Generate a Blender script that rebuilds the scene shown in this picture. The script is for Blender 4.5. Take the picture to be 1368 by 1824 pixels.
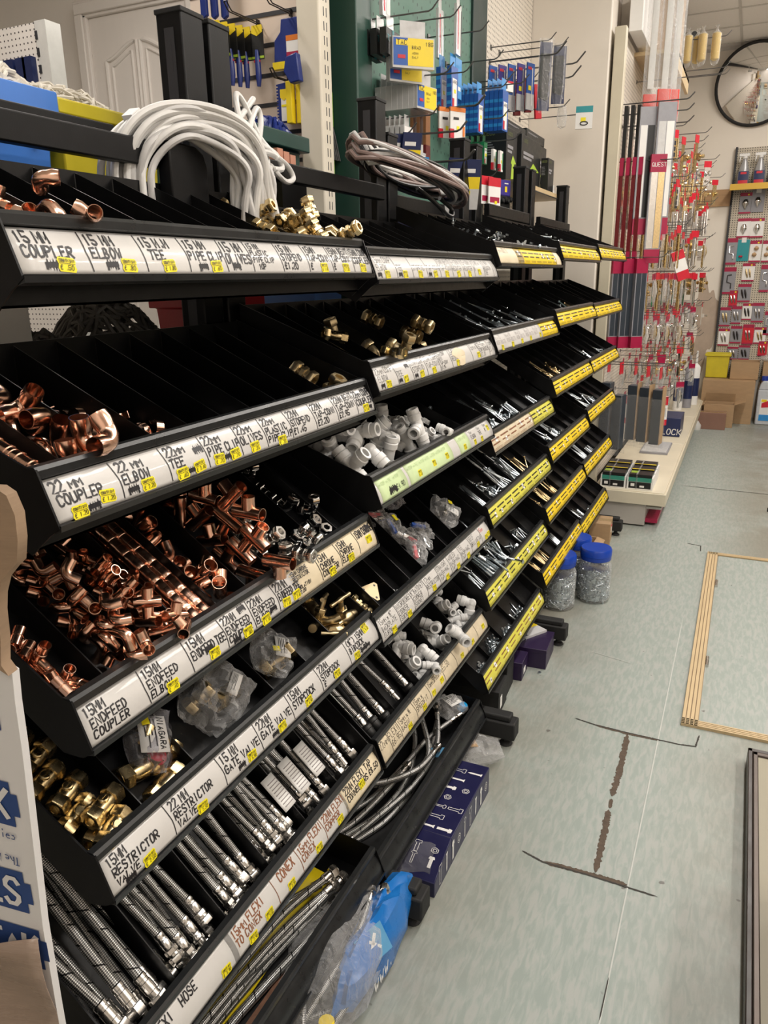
import bpy, bmesh, math, random
from mathutils import Vector, Matrix, Quaternion, noise as mnoise
random.seed(7)
for _o in list(bpy.data.objects): bpy.data.objects.remove(_o)
SC = bpy.context.scene
COL = SC.collection
PI = math.pi
# ------------------------------------------------------------------ camera, light, exposure
CAM_F, CAM_H = 1356.43, 1.6956
CR = Vector((0.907293, 0.420252, -0.014367)); CU = Vector((-0.111317, 0.272994, 0.955554)); CF = Vector((-0.405496, 0.865368, -0.294467))
cam = bpy.data.cameras.new('camera'); camo = bpy.data.objects.new('camera', cam); COL.objects.link(camo)
cam.sensor_fit = 'VERTICAL'; cam.sensor_height = 36.0; cam.lens = CAM_F / 1824 * 36.0; cam.clip_start = .02
camo.matrix_world = Matrix(((CR.x, CU.x, -CF.x, 0), (CR.y, CU.y, -CF.y, 0), (CR.z, CU.z, -CF.z, CAM_H), (0, 0, 0, 1)))
SC.camera = camo
W = bpy.data.worlds.new('world'); SC.world = W; W.use_nodes = True
W.node_tree.nodes['Background'].inputs[0].default_value = (1.0, .95, .88, 1)
W.node_tree.nodes['Background'].inputs[1].default_value = .10
SC.view_settings.view_transform = 'Standard'; SC.view_settings.look = 'None'; SC.view_settings.gamma = 1.0
SC.view_settings.use_curve_mapping = False
SC.view_settings.exposure = -0.10
CEIL = 4.05
LAMPS = [(.55, .9), (.55, 2.7), (.55, 4.5), (.55, 6.3), (.55, 8.1), (-2.6, 3.2), (-2.6, 1.4), (.55, -1.0), (2.4, 1.8), (2.4, 4.6)]
LAMP_W = {0: 30, 1: 38, 2: 40, 3: 40, 4: 42, 5: 38, 6: 38, 7: 24, 8: 66, 9: 50}
for _i, (_x, _y) in enumerate(LAMPS):
    L = bpy.data.lights.new('tube_light', 'AREA'); L.shape = 'RECTANGLE'; L.size = .28; L.size_y = 1.35
    L.energy = LAMP_W[_i]; L.color = (1.0, .94, .87)
    lo = bpy.data.objects.new('tube_light', L); COL.objects.link(lo); lo.location = (_x, _y, CEIL - .09)

# ------------------------------------------------------------------ materials
MATS = {}
def nd(nt, t, **k):
    n = nt.nodes.new(t)
    for a, b in k.items():
        if a == 'ins':
            for i, v in b.items(): n.inputs[i].default_value = v
        else: setattr(n, a, b)
    return n
def pm(name, col, rough=.5, metal=0.0, var=.10, scale=25, bump=0.0, bscale=180, coat=0.0, rvar=.12, spec=.5, stretch=(1, 1, 1)):
    if name in MATS: return MATS[name]
    m = bpy.data.materials.new(name); m.use_nodes = True; nt = m.node_tree; b = nt.nodes['Principled BSDF']
    tc = nd(nt, 'ShaderNodeTexCoord'); mp = nd(nt, 'ShaderNodeMapping'); mp.inputs['Scale'].default_value = stretch
    nt.links.new(tc.outputs['Object'], mp.inputs[0])
    nz = nd(nt, 'ShaderNodeTexNoise', ins={'Scale': scale, 'Detail': 5.0, 'Roughness': .6}); nt.links.new(mp.outputs[0], nz.inputs['Vector'])
    mx = nd(nt, 'ShaderNodeMix', data_type='RGBA')
    mx.inputs[6].default_value = tuple(max(0, c * (1 - var * 1.6)) for c in col) + (1,)
    mx.inputs[7].default_value = tuple(min(1, c * (1 + var * 1.6)) for c in col) + (1,)
    nt.links.new(nz.outputs['Fac'], mx.inputs[0]); nt.links.new(mx.outputs[2], b.inputs['Base Color'])
    mr = nd(nt, 'ShaderNodeMapRange', ins={3: max(.03, rough - rvar), 4: min(1, rough + rvar)})
    nt.links.new(nz.outputs['Fac'], mr.inputs[0]); nt.links.new(mr.outputs[0], b.inputs['Roughness'])
    b.inputs['Metallic'].default_value = metal; b.inputs['Coat Weight'].default_value = coat
    b.inputs['Specular IOR Level'].default_value = spec
    if bump:
        n2 = nd(nt, 'ShaderNodeTexNoise', ins={'Scale': bscale, 'Detail': 3.0}); nt.links.new(mp.outputs[0], n2.inputs['Vector'])
        bp = nd(nt, 'ShaderNodeBump', ins={'Strength': bump, 'Distance': .002}); nt.links.new(n2.outputs['Fac'], bp.inputs['Height'])
        nt.links.new(bp.outputs[0], b.inputs['Normal'])
    MATS[name] = m; return m
def film(name, tint=(1, 1, 1), body=.14, rough=.12, scale=35):
    """clear crinkled plastic: see-through with soft glossy creases"""
    if name in MATS: return MATS[name]
    m = bpy.data.materials.new(name); m.use_nodes = True; nt = m.node_tree; b = nt.nodes['Principled BSDF']; out = nt.nodes['Material Output']
    b.inputs['Base Color'].default_value = (.75 * tint[0], .75 * tint[1], .75 * tint[2], 1); b.inputs['Roughness'].default_value = rough
    b.inputs['Specular IOR Level'].default_value = 1.0
    tc = nd(nt, 'ShaderNodeTexCoord'); nz = nd(nt, 'ShaderNodeTexNoise', ins={'Scale': scale, 'Detail': 4.0, 'Distortion': 1.2})
    nt.links.new(tc.outputs['Object'], nz.inputs['Vector'])
    bp = nd(nt, 'ShaderNodeBump', ins={'Strength': .8, 'Distance': .01}); nt.links.new(nz.outputs['Fac'], bp.inputs['Height']); nt.links.new(bp.outputs[0], b.inputs['Normal'])
    lw = nd(nt, 'ShaderNodeLayerWeight', ins={'Blend': .35}); nt.links.new(bp.outputs[0], lw.inputs['Normal'])
    mr = nd(nt, 'ShaderNodeMapRange', ins={1: 0.0, 2: 1.0, 3: body, 4: min(1, body + .5)}); nt.links.new(lw.outputs['Facing'], mr.inputs[0])
    tr = nd(nt, 'ShaderNodeBsdfTransparent'); tr.inputs[0].default_value = (.96 * tint[0], .96 * tint[1], .96 * tint[2], 1)
    ms = nd(nt, 'ShaderNodeMixShader'); nt.links.new(mr.outputs[0], ms.inputs[0]); nt.links.new(tr.outputs[0], ms.inputs[1]); nt.links.new(b.outputs[0], ms.inputs[2])
    nt.links.new(ms.outputs[0], out.inputs[0]); MATS[name] = m; return m
def mth(nt, op, a, b=None):
    n = nd(nt, 'ShaderNodeMath', operation=op)
    for i, v in enumerate((a, b)):
        if v is None: continue
        if isinstance(v, (int, float)): n.inputs[i].default_value = v
        else: nt.links.new(v, n.inputs[i])
    return n.outputs[0]
def braid_mat():
    m = bpy.data.materials.new('braided_steel'); m.use_nodes = True; nt = m.node_tree; b = nt.nodes['Principled BSDF']
    uv = nd(nt, 'ShaderNodeUVMap'); sp = nd(nt, 'ShaderNodeSeparateXYZ'); nt.links.new(uv.outputs[0], sp.inputs[0])
    u6 = mth(nt, 'MULTIPLY', sp.outputs[0], 6 * 2 * PI); v6 = mth(nt, 'MULTIPLY', sp.outputs[1], 900)
    s1 = mth(nt, 'SINE', mth(nt, 'ADD', u6, v6)); s2 = mth(nt, 'SINE', mth(nt, 'SUBTRACT', u6, v6))
    pr = mth(nt, 'MULTIPLY', s1, s2); mr = nd(nt, 'ShaderNodeMapRange', ins={1: -.5, 2: .6, 3: 0.0, 4: 1.0}); nt.links.new(pr, mr.inputs[0])
    u1 = mth(nt, 'MULTIPLY', sp.outputs[0], 2 * PI); v1 = mth(nt, 'MULTIPLY', sp.outputs[1], 150)
    fl = mth(nt, 'MULTIPLY', mth(nt, 'GREATER_THAN', mth(nt, 'SINE', mth(nt, 'ADD', u1, v1)), .962), mth(nt, 'GREATER_THAN', mth(nt, 'SINE', mth(nt, 'ADD', mth(nt, 'MULTIPLY', u1, 2.0), mth(nt, 'MULTIPLY', v1, .37))), -.1))
    mx = nd(nt, 'ShaderNodeMix', data_type='RGBA'); mx.inputs[6].default_value = (.10, .10, .10, 1); mx.inputs[7].default_value = (.82, .81, .79, 1)
    nt.links.new(mr.outputs[0], mx.inputs[0])
    m2 = nd(nt, 'ShaderNodeMix', data_type='RGBA'); nt.links.new(mth(nt, 'MULTIPLY', fl, .93), m2.inputs[0]); nt.links.new(mx.outputs[2], m2.inputs[6]); m2.inputs[7].default_value = (.01, .01, .01, 1)
    nt.links.new(m2.outputs[2], b.inputs['Base Color']); b.inputs['Metallic'].default_value = .9; b.inputs['Roughness'].default_value = .34
    bp = nd(nt, 'ShaderNodeBump', ins={'Strength': .6, 'Distance': .001}); nt.links.new(mr.outputs[0], bp.inputs['Height']); nt.links.new(bp.outputs[0], b.inputs['Normal'])
    MATS['braided_steel'] = m
braid_mat()
pm('black_tray', (.0045, .0045, .005), .36, 0, .5, 60, .04, 500, rvar=.12, spec=.3)
pm('black_metal', (.0055, .0055, .006), .42, .0, .4, 40, .05, 400, spec=.22)
pm('black_lip', (.016, .017, .018), .30, 0, .3, 30, .03, 300)
pm('black_rubber', (.012, .012, .012), .7, 0, .4, 50, .1, 200)
pm('copper', (.95, .55, .41), .20, 1, .12, 60, .02, 90, rvar=.10)
pm('copper_dull', (.62, .36, .27), .36, 1, .2, 50, .02, 90)
pm('brass', (.68, .54, .30), .27, 1, .12, 60, .03, 150)
pm('brass_dull', (.62, .50, .30), .36, 1, .2, 60, .05, 200)
pm('gold_screw', (.72, .55, .30), .32, 1, .2, 90)
pm('chrome', (.86, .86, .86), .10, 1, .05, 40, 0, rvar=.05)
pm('nickel', (.66, .64, .61), .24, 1, .12, 60, .02, 200)
pm('zinc', (.62, .68, .72), .30, 1, .15, 90, .02, 300)
pm('white_plastic', (.80, .80, .79), .34, 0, .04, 20, .01, 100)
pm('white_dull', (.66, .65, .62), .55, 0, .08, 20)
pm('label_white', (.60, .585, .565), .34, 0, .06, 14, .02, 60, coat=.2)
pm('label_beige', (.72, .62, .44), .42, 0, .15, 14, .02, 60)
pm('label_green', (.58, .72, .40), .38, 0, .14, 16, .02, 60)
pm('label_lime', (.66, .62, .08), .40, 0, .12, 16, .02, 60)
pm('label_yellow', (.82, .58, .01), .45, 0, .06, 16, .02, 60)
pm('label_tan', (.62, .53, .38), .55, 0, .2, 20, .02, 60)
pm('sticker_yellow', (.93, .80, .01), .45, 0, .05, 60)
pm('ink', (.012, .011, .014), .45, 0, .2, 100)
pm('ink_grey', (.28, .25, .25), .5, 0, .2, 100)
pm('ink_brown', (.24, .09, .04), .5, 0, .2, 100)
pm('ink_red', (.65, .05, .04), .5, 0, .2, 100)
pm('ink_green', (.36, .48, .22), .5, 0, .2, 100)
pm('paper_white', (.86, .85, .83), .5, 0, .03, 20)

# ------------------------------------------------------------------ mesh builder
class MB:
    def __init__(s): s.v = []; s.f = []; s.mi = []; s.uv = {}; s.M = Matrix.Identity(4); s.m = 0; s.sm = []
    def P(s, p): s.v.append(tuple(s.M @ Vector(p))); return len(s.v) - 1
    def F(s, idx, smooth=True, uv=None):
        s.f.append(tuple(idx)); s.mi.append(s.m); s.sm.append(smooth)
        if uv: s.uv[len(s.f) - 1] = uv
        return s
    def poly(s, pts): return s.F([s.P(p) for p in pts], False)
    def box(s, x0, x1, y0, y1, z0, z1):
        i = [s.P(p) for p in ((x0, y0, z0), (x1, y0, z0), (x1, y1, z0), (x0, y1, z0), (x0, y0, z1), (x1, y0, z1), (x1, y1, z1), (x0, y1, z1))]
        for q in ((3, 2, 1, 0), (4, 5, 6, 7), (0, 1, 5, 4), (1, 2, 6, 5), (2, 3, 7, 6), (3, 0, 4, 7)): s.F([i[k] for k in q], False)
        return s
    def cbox(s, c, d): return s.box(c[0] - d[0] / 2, c[0] + d[0] / 2, c[1] - d[1] / 2, c[1] + d[1] / 2, c[2] - d[2] / 2, c[2] + d[2] / 2)
    def prism(s, poly, a, b, axis=1):
        """2-D polygon extruded along an axis; (p,q) are the other two axes in order"""
        def mk(p, t): return (p[0], t, p[1]) if axis == 1 else ((t, p[0], p[1]) if axis == 0 else (p[0], p[1], t))
        A = [s.P(mk(p, a)) for p in poly]; B = [s.P(mk(p, b)) for p in poly]; n = len(poly)
        s.F(A[::-1], False); s.F(B, False)
        for k in range(n): s.F((A[k], A[(k + 1) % n], B[(k + 1) % n], B[k]), False)
        return s
    def sweep(s, path, r, seg=10, caps=True, inner=None, closed=False, flat=1.0):
        """round tube along a path (r a number or a list); inner = bore radius gives a hollow tube"""
        path = [Vector(p) for p in path]; n = len(path)
        R = r if isinstance(r, (list, tuple)) else [r] * n
        T = []
        for i in range(n):
            a = path[(i - 1) % n] if (closed or i > 0) else path[i]; b = path[(i + 1) % n] if (closed or i < n - 1) else path[i]
            t = b - a; T.append(t.normalized() if t.length > 1e-9 else (T[-1] if T else Vector((0, 0, 1))))
        u = T[0].orthogonal().normalized(); fr = []
        for i in range(n):
            u = (u - T[i] * u.dot(T[i])); u = u.normalized() if u.length > 1e-9 else T[i].orthogonal().normalized(); fr.append((u.copy(), T[i].cross(u)))
        def rings(RR):
            out = []
            for i in range(n):
                uu, vv = fr[i]
                out.append([s.P(path[i] + (uu * math.cos(2 * PI * k / seg) + vv * math.sin(2 * PI * k / seg) * flat) * RR[i]) for k in range(seg)])
            return out
        O = rings(R); ln = [0.0]
        for i in range(1, n): ln.append(ln[-1] + (path[i] - path[i - 1]).length)
        if closed: ln.append(ln[-1] + (path[0] - path[-1]).length)
        for i in range(n if closed else n - 1):
            j = (i + 1) % n
            for k in range(seg):
                k2 = (k + 1) % seg
                s.F((O[i][k], O[i][k2], O[j][k2], O[j][k]), True, ((k / seg, ln[i]), ((k + 1) / seg, ln[i]), ((k + 1) / seg, ln[i + 1]), (k / seg, ln[i + 1])))
        if closed: return s
        if inner:
            I = rings([inner] * n if isinstance(inner, (int, float)) else inner)
            for i in range(n - 1):
                for k in range(seg): k2 = (k + 1) % seg; s.F((I[i][k2], I[i][k], I[i + 1][k], I[i + 1][k2]))
            for k in range(seg):
                k2 = (k + 1) % seg; s.F((O[0][k2], O[0][k], I[0][k], I[0][k2])); s.F((O[-1][k], O[-1][k2], I[-1][k2], I[-1][k]))
        elif caps:
            s.F(O[0][::-1], False); s.F(O[-1], False)
        return s
    def lathe(s, prof, seg=16, axis='z'):
        """profile (radius, height) turned about an axis"""
        rg = []
        for r, h in prof:
            row = []
            for k in range(seg):
                a = 2 * PI * k / seg; c, q = r * math.cos(a), r * math.sin(a)
                row.append(s.P((c, q, h) if axis == 'z' else ((h, c, q) if axis == 'x' else (q, h, c))))
            rg.append(row)
        for i in range(len(prof) - 1):
            for k in range(seg): k2 = (k + 1) % seg; s.F((rg[i][k], rg[i][k2], rg[i + 1][k2], rg[i + 1][k]))
        if prof[0][0] > 1e-6: s.F(rg[0][::-1], False)
        if prof[-1][0] > 1e-6: s.F(rg[-1], False)
        return s
    def hexnut(s, r, h0, h1, axis='x', bore=None):
        e = (h1 - h0) * .12
        s.lathe([(r * .9, h0), (r, h0 + e), (r, h1 - e), (r * .9, h1)] + ([(bore, h1), (bore, h1 - .004), (0, h1 - .004)] if bore else []), 6, axis); return s
    def grid(s, fn, nu, nv, thick=None):
        I = [[s.P(fn(i / nu, j / nv)) for j in range(nv + 1)] for i in range(nu + 1)]
        for i in range(nu):
            for j in range(nv):
                s.F((I[i][j], I[i + 1][j], I[i + 1][j + 1], I[i][j + 1]), True, ((i / nu, j / nv), ((i + 1) / nu, j / nv), ((i + 1) / nu, (j + 1) / nv), (i / nu, (j + 1) / nv)))
        return s
    def mesh(s, name, mats, ang=40):
        me = bpy.data.meshes.new(name); me.from_pydata(s.v, [], s.f)
        for m in (mats if isinstance(mats, (list, tuple)) else [mats]): me.materials.append(MATS[m] if isinstance(m, str) else m)
        me.polygons.foreach_set('material_index', s.mi); me.polygons.foreach_set('use_smooth', s.sm)
        if s.uv:
            ul = me.uv_layers.new(name='UVMap')
            for fi, uv in s.uv.items():
                st = me.polygons[fi].loop_start
                for k, c in enumerate(uv): ul.data[st + k].uv = c
        me.update(); me.set_sharp_from_angle(angle=math.radians(ang)); return me
    def obj(s, name, mats, parent=None, bevel=0, ang=40, solid=0, **tags):
        """build ONE mesh object; vertices are world coordinates when the parent is an unrotated thing made by thing()"""
        if parent is not None and parent.name in ORG and ORG[parent.name] is not None:
            o3 = ORG[parent.name]; s.v = [(x - o3[0], y - o3[1], z - o3[2]) for x, y, z in s.v]
        org = None
        if parent is None and s.v:
            xs, ys, zs = zip(*s.v); org = ((min(xs) + max(xs)) / 2, (min(ys) + max(ys)) / 2, min(zs))
            s.v = [(x - org[0], y - org[1], z - org[2]) for x, y, z in s.v]
        o = bpy.data.objects.new(name, s.mesh(name, mats, ang)); COL.objects.link(o)
        if parent is not None: o.parent = parent
        if org: o.location = org
        ORG[o.name] = org if parent is None else ORG.get(parent.name)
        if solid: md = o.modifiers.new('solid', 'SOLIDIFY'); md.thickness = solid; md.offset = 0
        if bevel: md = o.modifiers.new('bevel', 'BEVEL'); md.width = bevel; md.segments = 2; md.limit_method = 'ANGLE'; md.angle_limit = math.radians(50)
        tag(o, **tags); return o
ORG = {}
def tag(o, label=None, cat=None, group=None, kind=None):
    if label: o['label'] = label
    if cat: o['category'] = cat
    if group: o['group'] = group
    if kind: o['kind'] = kind
    return o
def thing(name, loc=(0, 0, 0), label=None, cat=None, group=None, kind=None, rot=None):
    o = bpy.data.objects.new(name, None); COL.objects.link(o); o.location = loc; o.empty_display_size = .05
    if rot: o.rotation_euler = rot
    ORG[o.name] = None if rot else tuple(loc)
    return tag(o, label, cat, group, kind)
def dup(o, loc=None, rot=None, quat=None, label=None, group=None, parent=None):
    c = o.copy(); COL.objects.link(c); c.parent = parent
    if loc is not None: c.location = loc
    if rot is not None: c.rotation_mode = 'XYZ'; c.rotation_euler = rot
    if quat is not None: c.rotation_mode = 'QUATERNION'; c.rotation_quaternion = quat
    if label: c['label'] = label
    if group: c['group'] = group
    ORG[c.name] = None
    for ch in list(o.children): dup(ch, parent=c)
    return c
def rotx(a): return Matrix.Rotation(a, 4, 'X')
def roty(a): return Matrix.Rotation(a, 4, 'Y')
def rotz(a): return Matrix.Rotation(a, 4, 'Z')
def tr(x, y, z): return Matrix.Translation((x, y, z))
ORD = ['top', 'second', 'third', 'fourth', 'fifth', 'bottom']
BAY = ['nearest', 'second', 'middle', 'fourth', 'farthest']

# ------------------------------------------------------------------ marker-pen stroke lettering
FONT = {'A': '00 25 40|12 32', 'B': '00 06 26 35 34 23 03|23 32 31 20 00', 'C': '45 36 16 05 01 10 30 41', 'D': '00 06 26 44 42 20 00', 'E': '46 06 00 40|03 33', 'F': '46 06 00|03 33',
 'G': '45 36 16 05 01 10 30 41 43 23', 'H': '00 06|40 46|03 43', 'I': '20 26', 'J': '46 42 31 10 01', 'K': '00 06|46 02|13 40', 'L': '06 00 40', 'M': '00 06 22 46 40', 'N': '00 06 40 46',
 'O': '16 04 02 10 30 42 44 36 16', 'P': '00 06 36 45 44 33 03', 'Q': '16 04 02 10 30 42 44 36 16|22 50', 'R': '00 06 36 45 44 33 03|13 40', 'S': '45 36 16 05 04 42 41 30 10 01', 'T': '06 46|26 20',
 'U': '06 01 10 30 41 46', 'V': '06 20 46', 'W': '06 10 24 30 46', 'X': '00 46|06 40', 'Y': '06 23 46|23 20', 'Z': '06 46 00 40', '0': '16 04 02 10 30 42 44 36 16', '1': '15 26 20', '2': '05 16 36 45 44 00 40',
 '3': '05 16 36 45 34 23|23 32 41 30 10 01', '4': '30 36 02 42', '5': '46 06 03 33 42 41 30 10 01', '6': '46 14 01 10 30 42 33 03', '7': '06 46 10', '8': '23 14 05 16 36 45 34 23 12 01 10 30 41 32 23',
 '9': '41 30 46 36 16 05 04 13 43', '.': '20 21', '-': '03 43', '/': '00 46', '"': '15 16|35 36', '(': '36 14 12 30', ')': '16 34 32 10', '£': '45 36 26 15 11 00 40|03 33', 'm': '00 04 22 44 40', 'n': '00 04|03 14 34 43 40',
 '&': '40 05 16 26 35 01 10 20 42', '½': '04 16 12|00 46|33 43 30 50', 'i': '20 23|25 26', 'o': '13 02 01 10 30 41 42 33 13', 'x': '00 43|03 40', ',': '20 1-', 'e': '02 42 33 13 02 01 10 40', 'l': '20 26', 'r': '00 03|02 13 33', 's': '33 03 42 30 00', 'c': '43 13 01 10 40', 'h': '00 06|03 23 40', 't': '26 20|04 44'}
def text_strokes(txt, h, wfac=.62):
    """list of polylines (x to the right, y up), and the total width; capital height h"""
    out = []; x = 0.0; cw = h * wfac
    for ch in txt:
        if ch in FONT:
            small = ch in 'mn'
            for st in FONT[ch].split('|'):
                out.append([(x + (int(p[0]) / 4) * cw * (1.15 if small else 1), (int(p[1]) if p[1] != '-' else -1) / 6 * h) for p in st.split()])
        x += cw * (1.45 if ch != '.' else 1.0) if ch != ' ' else cw * .9
    return out, x - cw * .45
def ribbon(mb, pts, w, surf):
    """flat ribbon along 2-D points, mapped to a surface function (x,y) -> point"""
    if len(pts) < 2: return
    P = [pts[0]]
    for a, b in zip(pts[:-1], pts[1:]):
        k = max(1, int(math.hypot(b[0] - a[0], b[1] - a[1]) / .007)) if math.hypot(b[0] - a[0], b[1] - a[1]) < .2 else 1
        P += [(a[0] + (b[0] - a[0]) * i / k, a[1] + (b[1] - a[1]) * i / k) for i in range(1, k + 1)]
    pts = P; n = len(pts); L = []; Rr = []
    for i in range(n):
        a = pts[max(0, i - 1)]; b = pts[min(n - 1, i + 1)]; dx, dy = b[0] - a[0], b[1] - a[1]; d = math.hypot(dx, dy) or 1
        nx, ny = -dy / d * w / 2, dx / d * w / 2
        ex = 0
        if i == 0: ex = -1
        if i == n - 1: ex = 1
        px, py = pts[i][0] + ex * dx / d * w * .3, pts[i][1] + ex * dy / d * w * .3
        L.append(mb.P(surf(px + nx, py + ny))); Rr.append(mb.P(surf(px - nx, py - ny)))
    for i in range(n - 1): mb.F((L[i], Rr[i], Rr[i + 1], L[i + 1]), False)
def write(mb, txt, x, y, h, surf, pen=None, maxw=None, wfac=.62, jit=.03, slant=.08, rnd=random, center=False):
    st, w = text_strokes(txt, h, wfac)
    k = 1.0
    if maxw and w > maxw: k = maxw / w
    if center: x -= w * k / 2
    pen = pen or h * .13
    for s in st:
        pts = []
        for i, (px, py) in enumerate(s):
            jx, jy = rnd.uniform(-jit, jit) * h, rnd.uniform(-jit, jit) * h
            pts.append((x + (px + slant * py) * k + jx, y + py + jy))
        ribbon(mb, pts, pen, surf)
    return w * k
# ------------------------------------------------------------------ room
def peg_mat(name, col, pitch=.025, hole=.0035, holecol=(.03, .03, .03), u='Y', v='Z', elong=1.0):
    m = pm(name, col, .5, 0, .05, 6); nt = m.node_tree; b = nt.nodes['Principled BSDF']
    tc = nd(nt, 'ShaderNodeTexCoord'); sp = nd(nt, 'ShaderNodeSeparateXYZ'); nt.links.new(tc.outputs['Object'], sp.inputs[0])
    fx = mth(nt, 'SUBTRACT', mth(nt, 'FRACT', mth(nt, 'MULTIPLY', sp.outputs[u], 1 / pitch)), .5)
    fy = mth(nt, 'MULTIPLY', mth(nt, 'SUBTRACT', mth(nt, 'FRACT', mth(nt, 'MULTIPLY', sp.outputs[v], 1 / pitch)), .5), 1 / elong)
    d = mth(nt, 'SQRT', mth(nt, 'ADD', mth(nt, 'MULTIPLY', fx, fx), mth(nt, 'MULTIPLY', fy, fy)))
    h = mth(nt, 'LESS_THAN', d, hole / pitch)
    src = b.inputs['Base Color'].links[0].from_socket
    mx = nd(nt, 'ShaderNodeMix', data_type='RGBA'); nt.links.new(h, mx.inputs[0]); nt.links.new(src, mx.inputs[6]); mx.inputs[7].default_value = holecol + (1,)
    nt.links.new(mx.outputs[2], b.inputs['Base Color']); return m
def floor_mat():
    m = pm('floor_vinyl', (.40, .45, .43), .42, 0, .05, 3, .03, 300); nt = m.node_tree; b = nt.nodes['Principled BSDF']
    tc = nd(nt, 'ShaderNodeTexCoord')
    mp = nd(nt, 'ShaderNodeMapping'); mp.inputs['Scale'].default_value = (26, 5.5, 1); mp.inputs['Rotation'].default_value = (0, 0, .12); nt.links.new(tc.outputs['Object'], mp.inputs[0])
    n1 = nd(nt, 'ShaderNodeTexNoise', ins={'Scale': 2.6, 'Detail': 3.5, 'Roughness': .55, 'Distortion': .6}); nt.links.new(mp.outputs[0], n1.inputs['Vector'])
    r1 = nd(nt, 'ShaderNodeValToRGB'); r1.color_ramp.elements[0].position = .40; r1.color_ramp.elements[1].position = .60
    r1.color_ramp.elements[0].color = (.325, .378, .352, 1); r1.color_ramp.elements[1].color = (.412, .438, .415, 1)
    e = r1.color_ramp.elements.new(.50); e.color = (.362, .410, .384, 1)
    nt.links.new(n1.outputs['Fac'], r1.inputs[0])
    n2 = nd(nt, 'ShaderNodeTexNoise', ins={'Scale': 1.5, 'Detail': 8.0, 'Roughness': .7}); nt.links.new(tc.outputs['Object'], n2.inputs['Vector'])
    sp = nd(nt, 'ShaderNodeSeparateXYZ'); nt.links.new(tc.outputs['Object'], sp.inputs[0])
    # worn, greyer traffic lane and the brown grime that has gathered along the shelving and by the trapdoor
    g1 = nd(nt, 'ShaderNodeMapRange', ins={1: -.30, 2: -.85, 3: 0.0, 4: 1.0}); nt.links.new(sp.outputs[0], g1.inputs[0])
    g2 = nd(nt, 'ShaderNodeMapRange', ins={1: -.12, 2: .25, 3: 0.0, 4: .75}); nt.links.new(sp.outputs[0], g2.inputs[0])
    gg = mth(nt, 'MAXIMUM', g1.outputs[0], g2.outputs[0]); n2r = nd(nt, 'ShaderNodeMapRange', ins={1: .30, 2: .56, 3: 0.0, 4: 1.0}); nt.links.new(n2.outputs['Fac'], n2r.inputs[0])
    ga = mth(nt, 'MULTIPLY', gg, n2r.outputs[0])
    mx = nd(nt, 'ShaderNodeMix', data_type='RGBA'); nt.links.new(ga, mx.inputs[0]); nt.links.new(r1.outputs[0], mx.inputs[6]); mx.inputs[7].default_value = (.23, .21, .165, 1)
    # scattered small dark specks
    n3 = nd(nt, 'ShaderNodeTexNoise', ins={'Scale': 16.0, 'Detail': 2.0}); nt.links.new(tc.outputs['Object'], n3.inputs['Vector'])
    s3 = nd(nt, 'ShaderNodeMapRange', ins={1: .735, 2: .76, 3: 0.0, 4: .75}); nt.links.new(n3.outputs['Fac'], s3.inputs[0])
    m3 = nd(nt, 'ShaderNodeMix', data_type='RGBA'); nt.links.new(s3.outputs[0], m3.inputs[0]); nt.links.new(mx.outputs[2], m3.inputs[6]); m3.inputs[7].default_value = (.10, .09, .08, 1)
    nt.links.new(m3.outputs[2], b.inputs['Base Color'])
    return m
floor_mat()
pm('wall_paint', (.86, .80, .74), .6, 0, .04, 2.5, .03, 120)
pm('wall_far_paint', (.86, .80, .71), .6, 0, .05, 1.2, .03, 120)
pm('wall_bare', (.50, .40, .32), .8, 0, .25, 5, .3, 40)
pm('column_paint', (.82, .76, .68), .5, 0, .05, 3, .05, 60)
pm('door_white', (.86, .80, .75), .45, 0, .03, 8, .02, 200, stretch=(1, 1, .1))
pm('ceiling_tile', (.90, .87, .83), .8, 0, .04, 40, .1, 200)
pm('ceiling_bar', (.62, .60, .56), .5)
pm('dark_trim', (.03, .03, .035), .5)
pm('crack_brown', (.11, .08, .058), .85, 0, .35, 60, .5, 120)
pm('crack_dark', (.05, .045, .04), .8)
pm('seam_light', (.56, .58, .55), .5)
pm('ply_wood', (.62, .47, .27), .45, 0, .15, 8, .03, 60, stretch=(6, .4, 6))
pm('ply_dark', (.30, .21, .12), .5, 0, .2, 20, stretch=(6, .4, 6))
pm('timber', (.42, .25, .12), .5, 0, .25, 6, .05, 60, stretch=(.4, 6, 6))
pm('diffuser', (.9, .9, .88), .5)
peg_mat('peg_cream', (.80, .74, .65), .025, .0038, (.10, .08, .06), elong=1.5)
peg_mat('peg_green', (.10, .22, .17), .05, .0035, (.01, .02, .02), elong=1.9)
peg_mat('peg_far', (.58, .52, .42), .025, .0055, (.04, .03, .02), u='X')
peg_mat('peg_left', (.82, .77, .72), .025, .004, (.06, .05, .05), u='X')
FAR = 10.2
def structure(name, mb, mats, **k): return mb.obj(name, mats, kind='structure', **k)
def world_obj(mb, name, mats, **k):
    o = structure(name, mb, mats, **k); return o
mb = MB(); mb.box(-7, 3.2, -2.2, FAR, -.1, 0); floor = mb.obj('floor', 'floor_vinyl', kind='structure')
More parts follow.
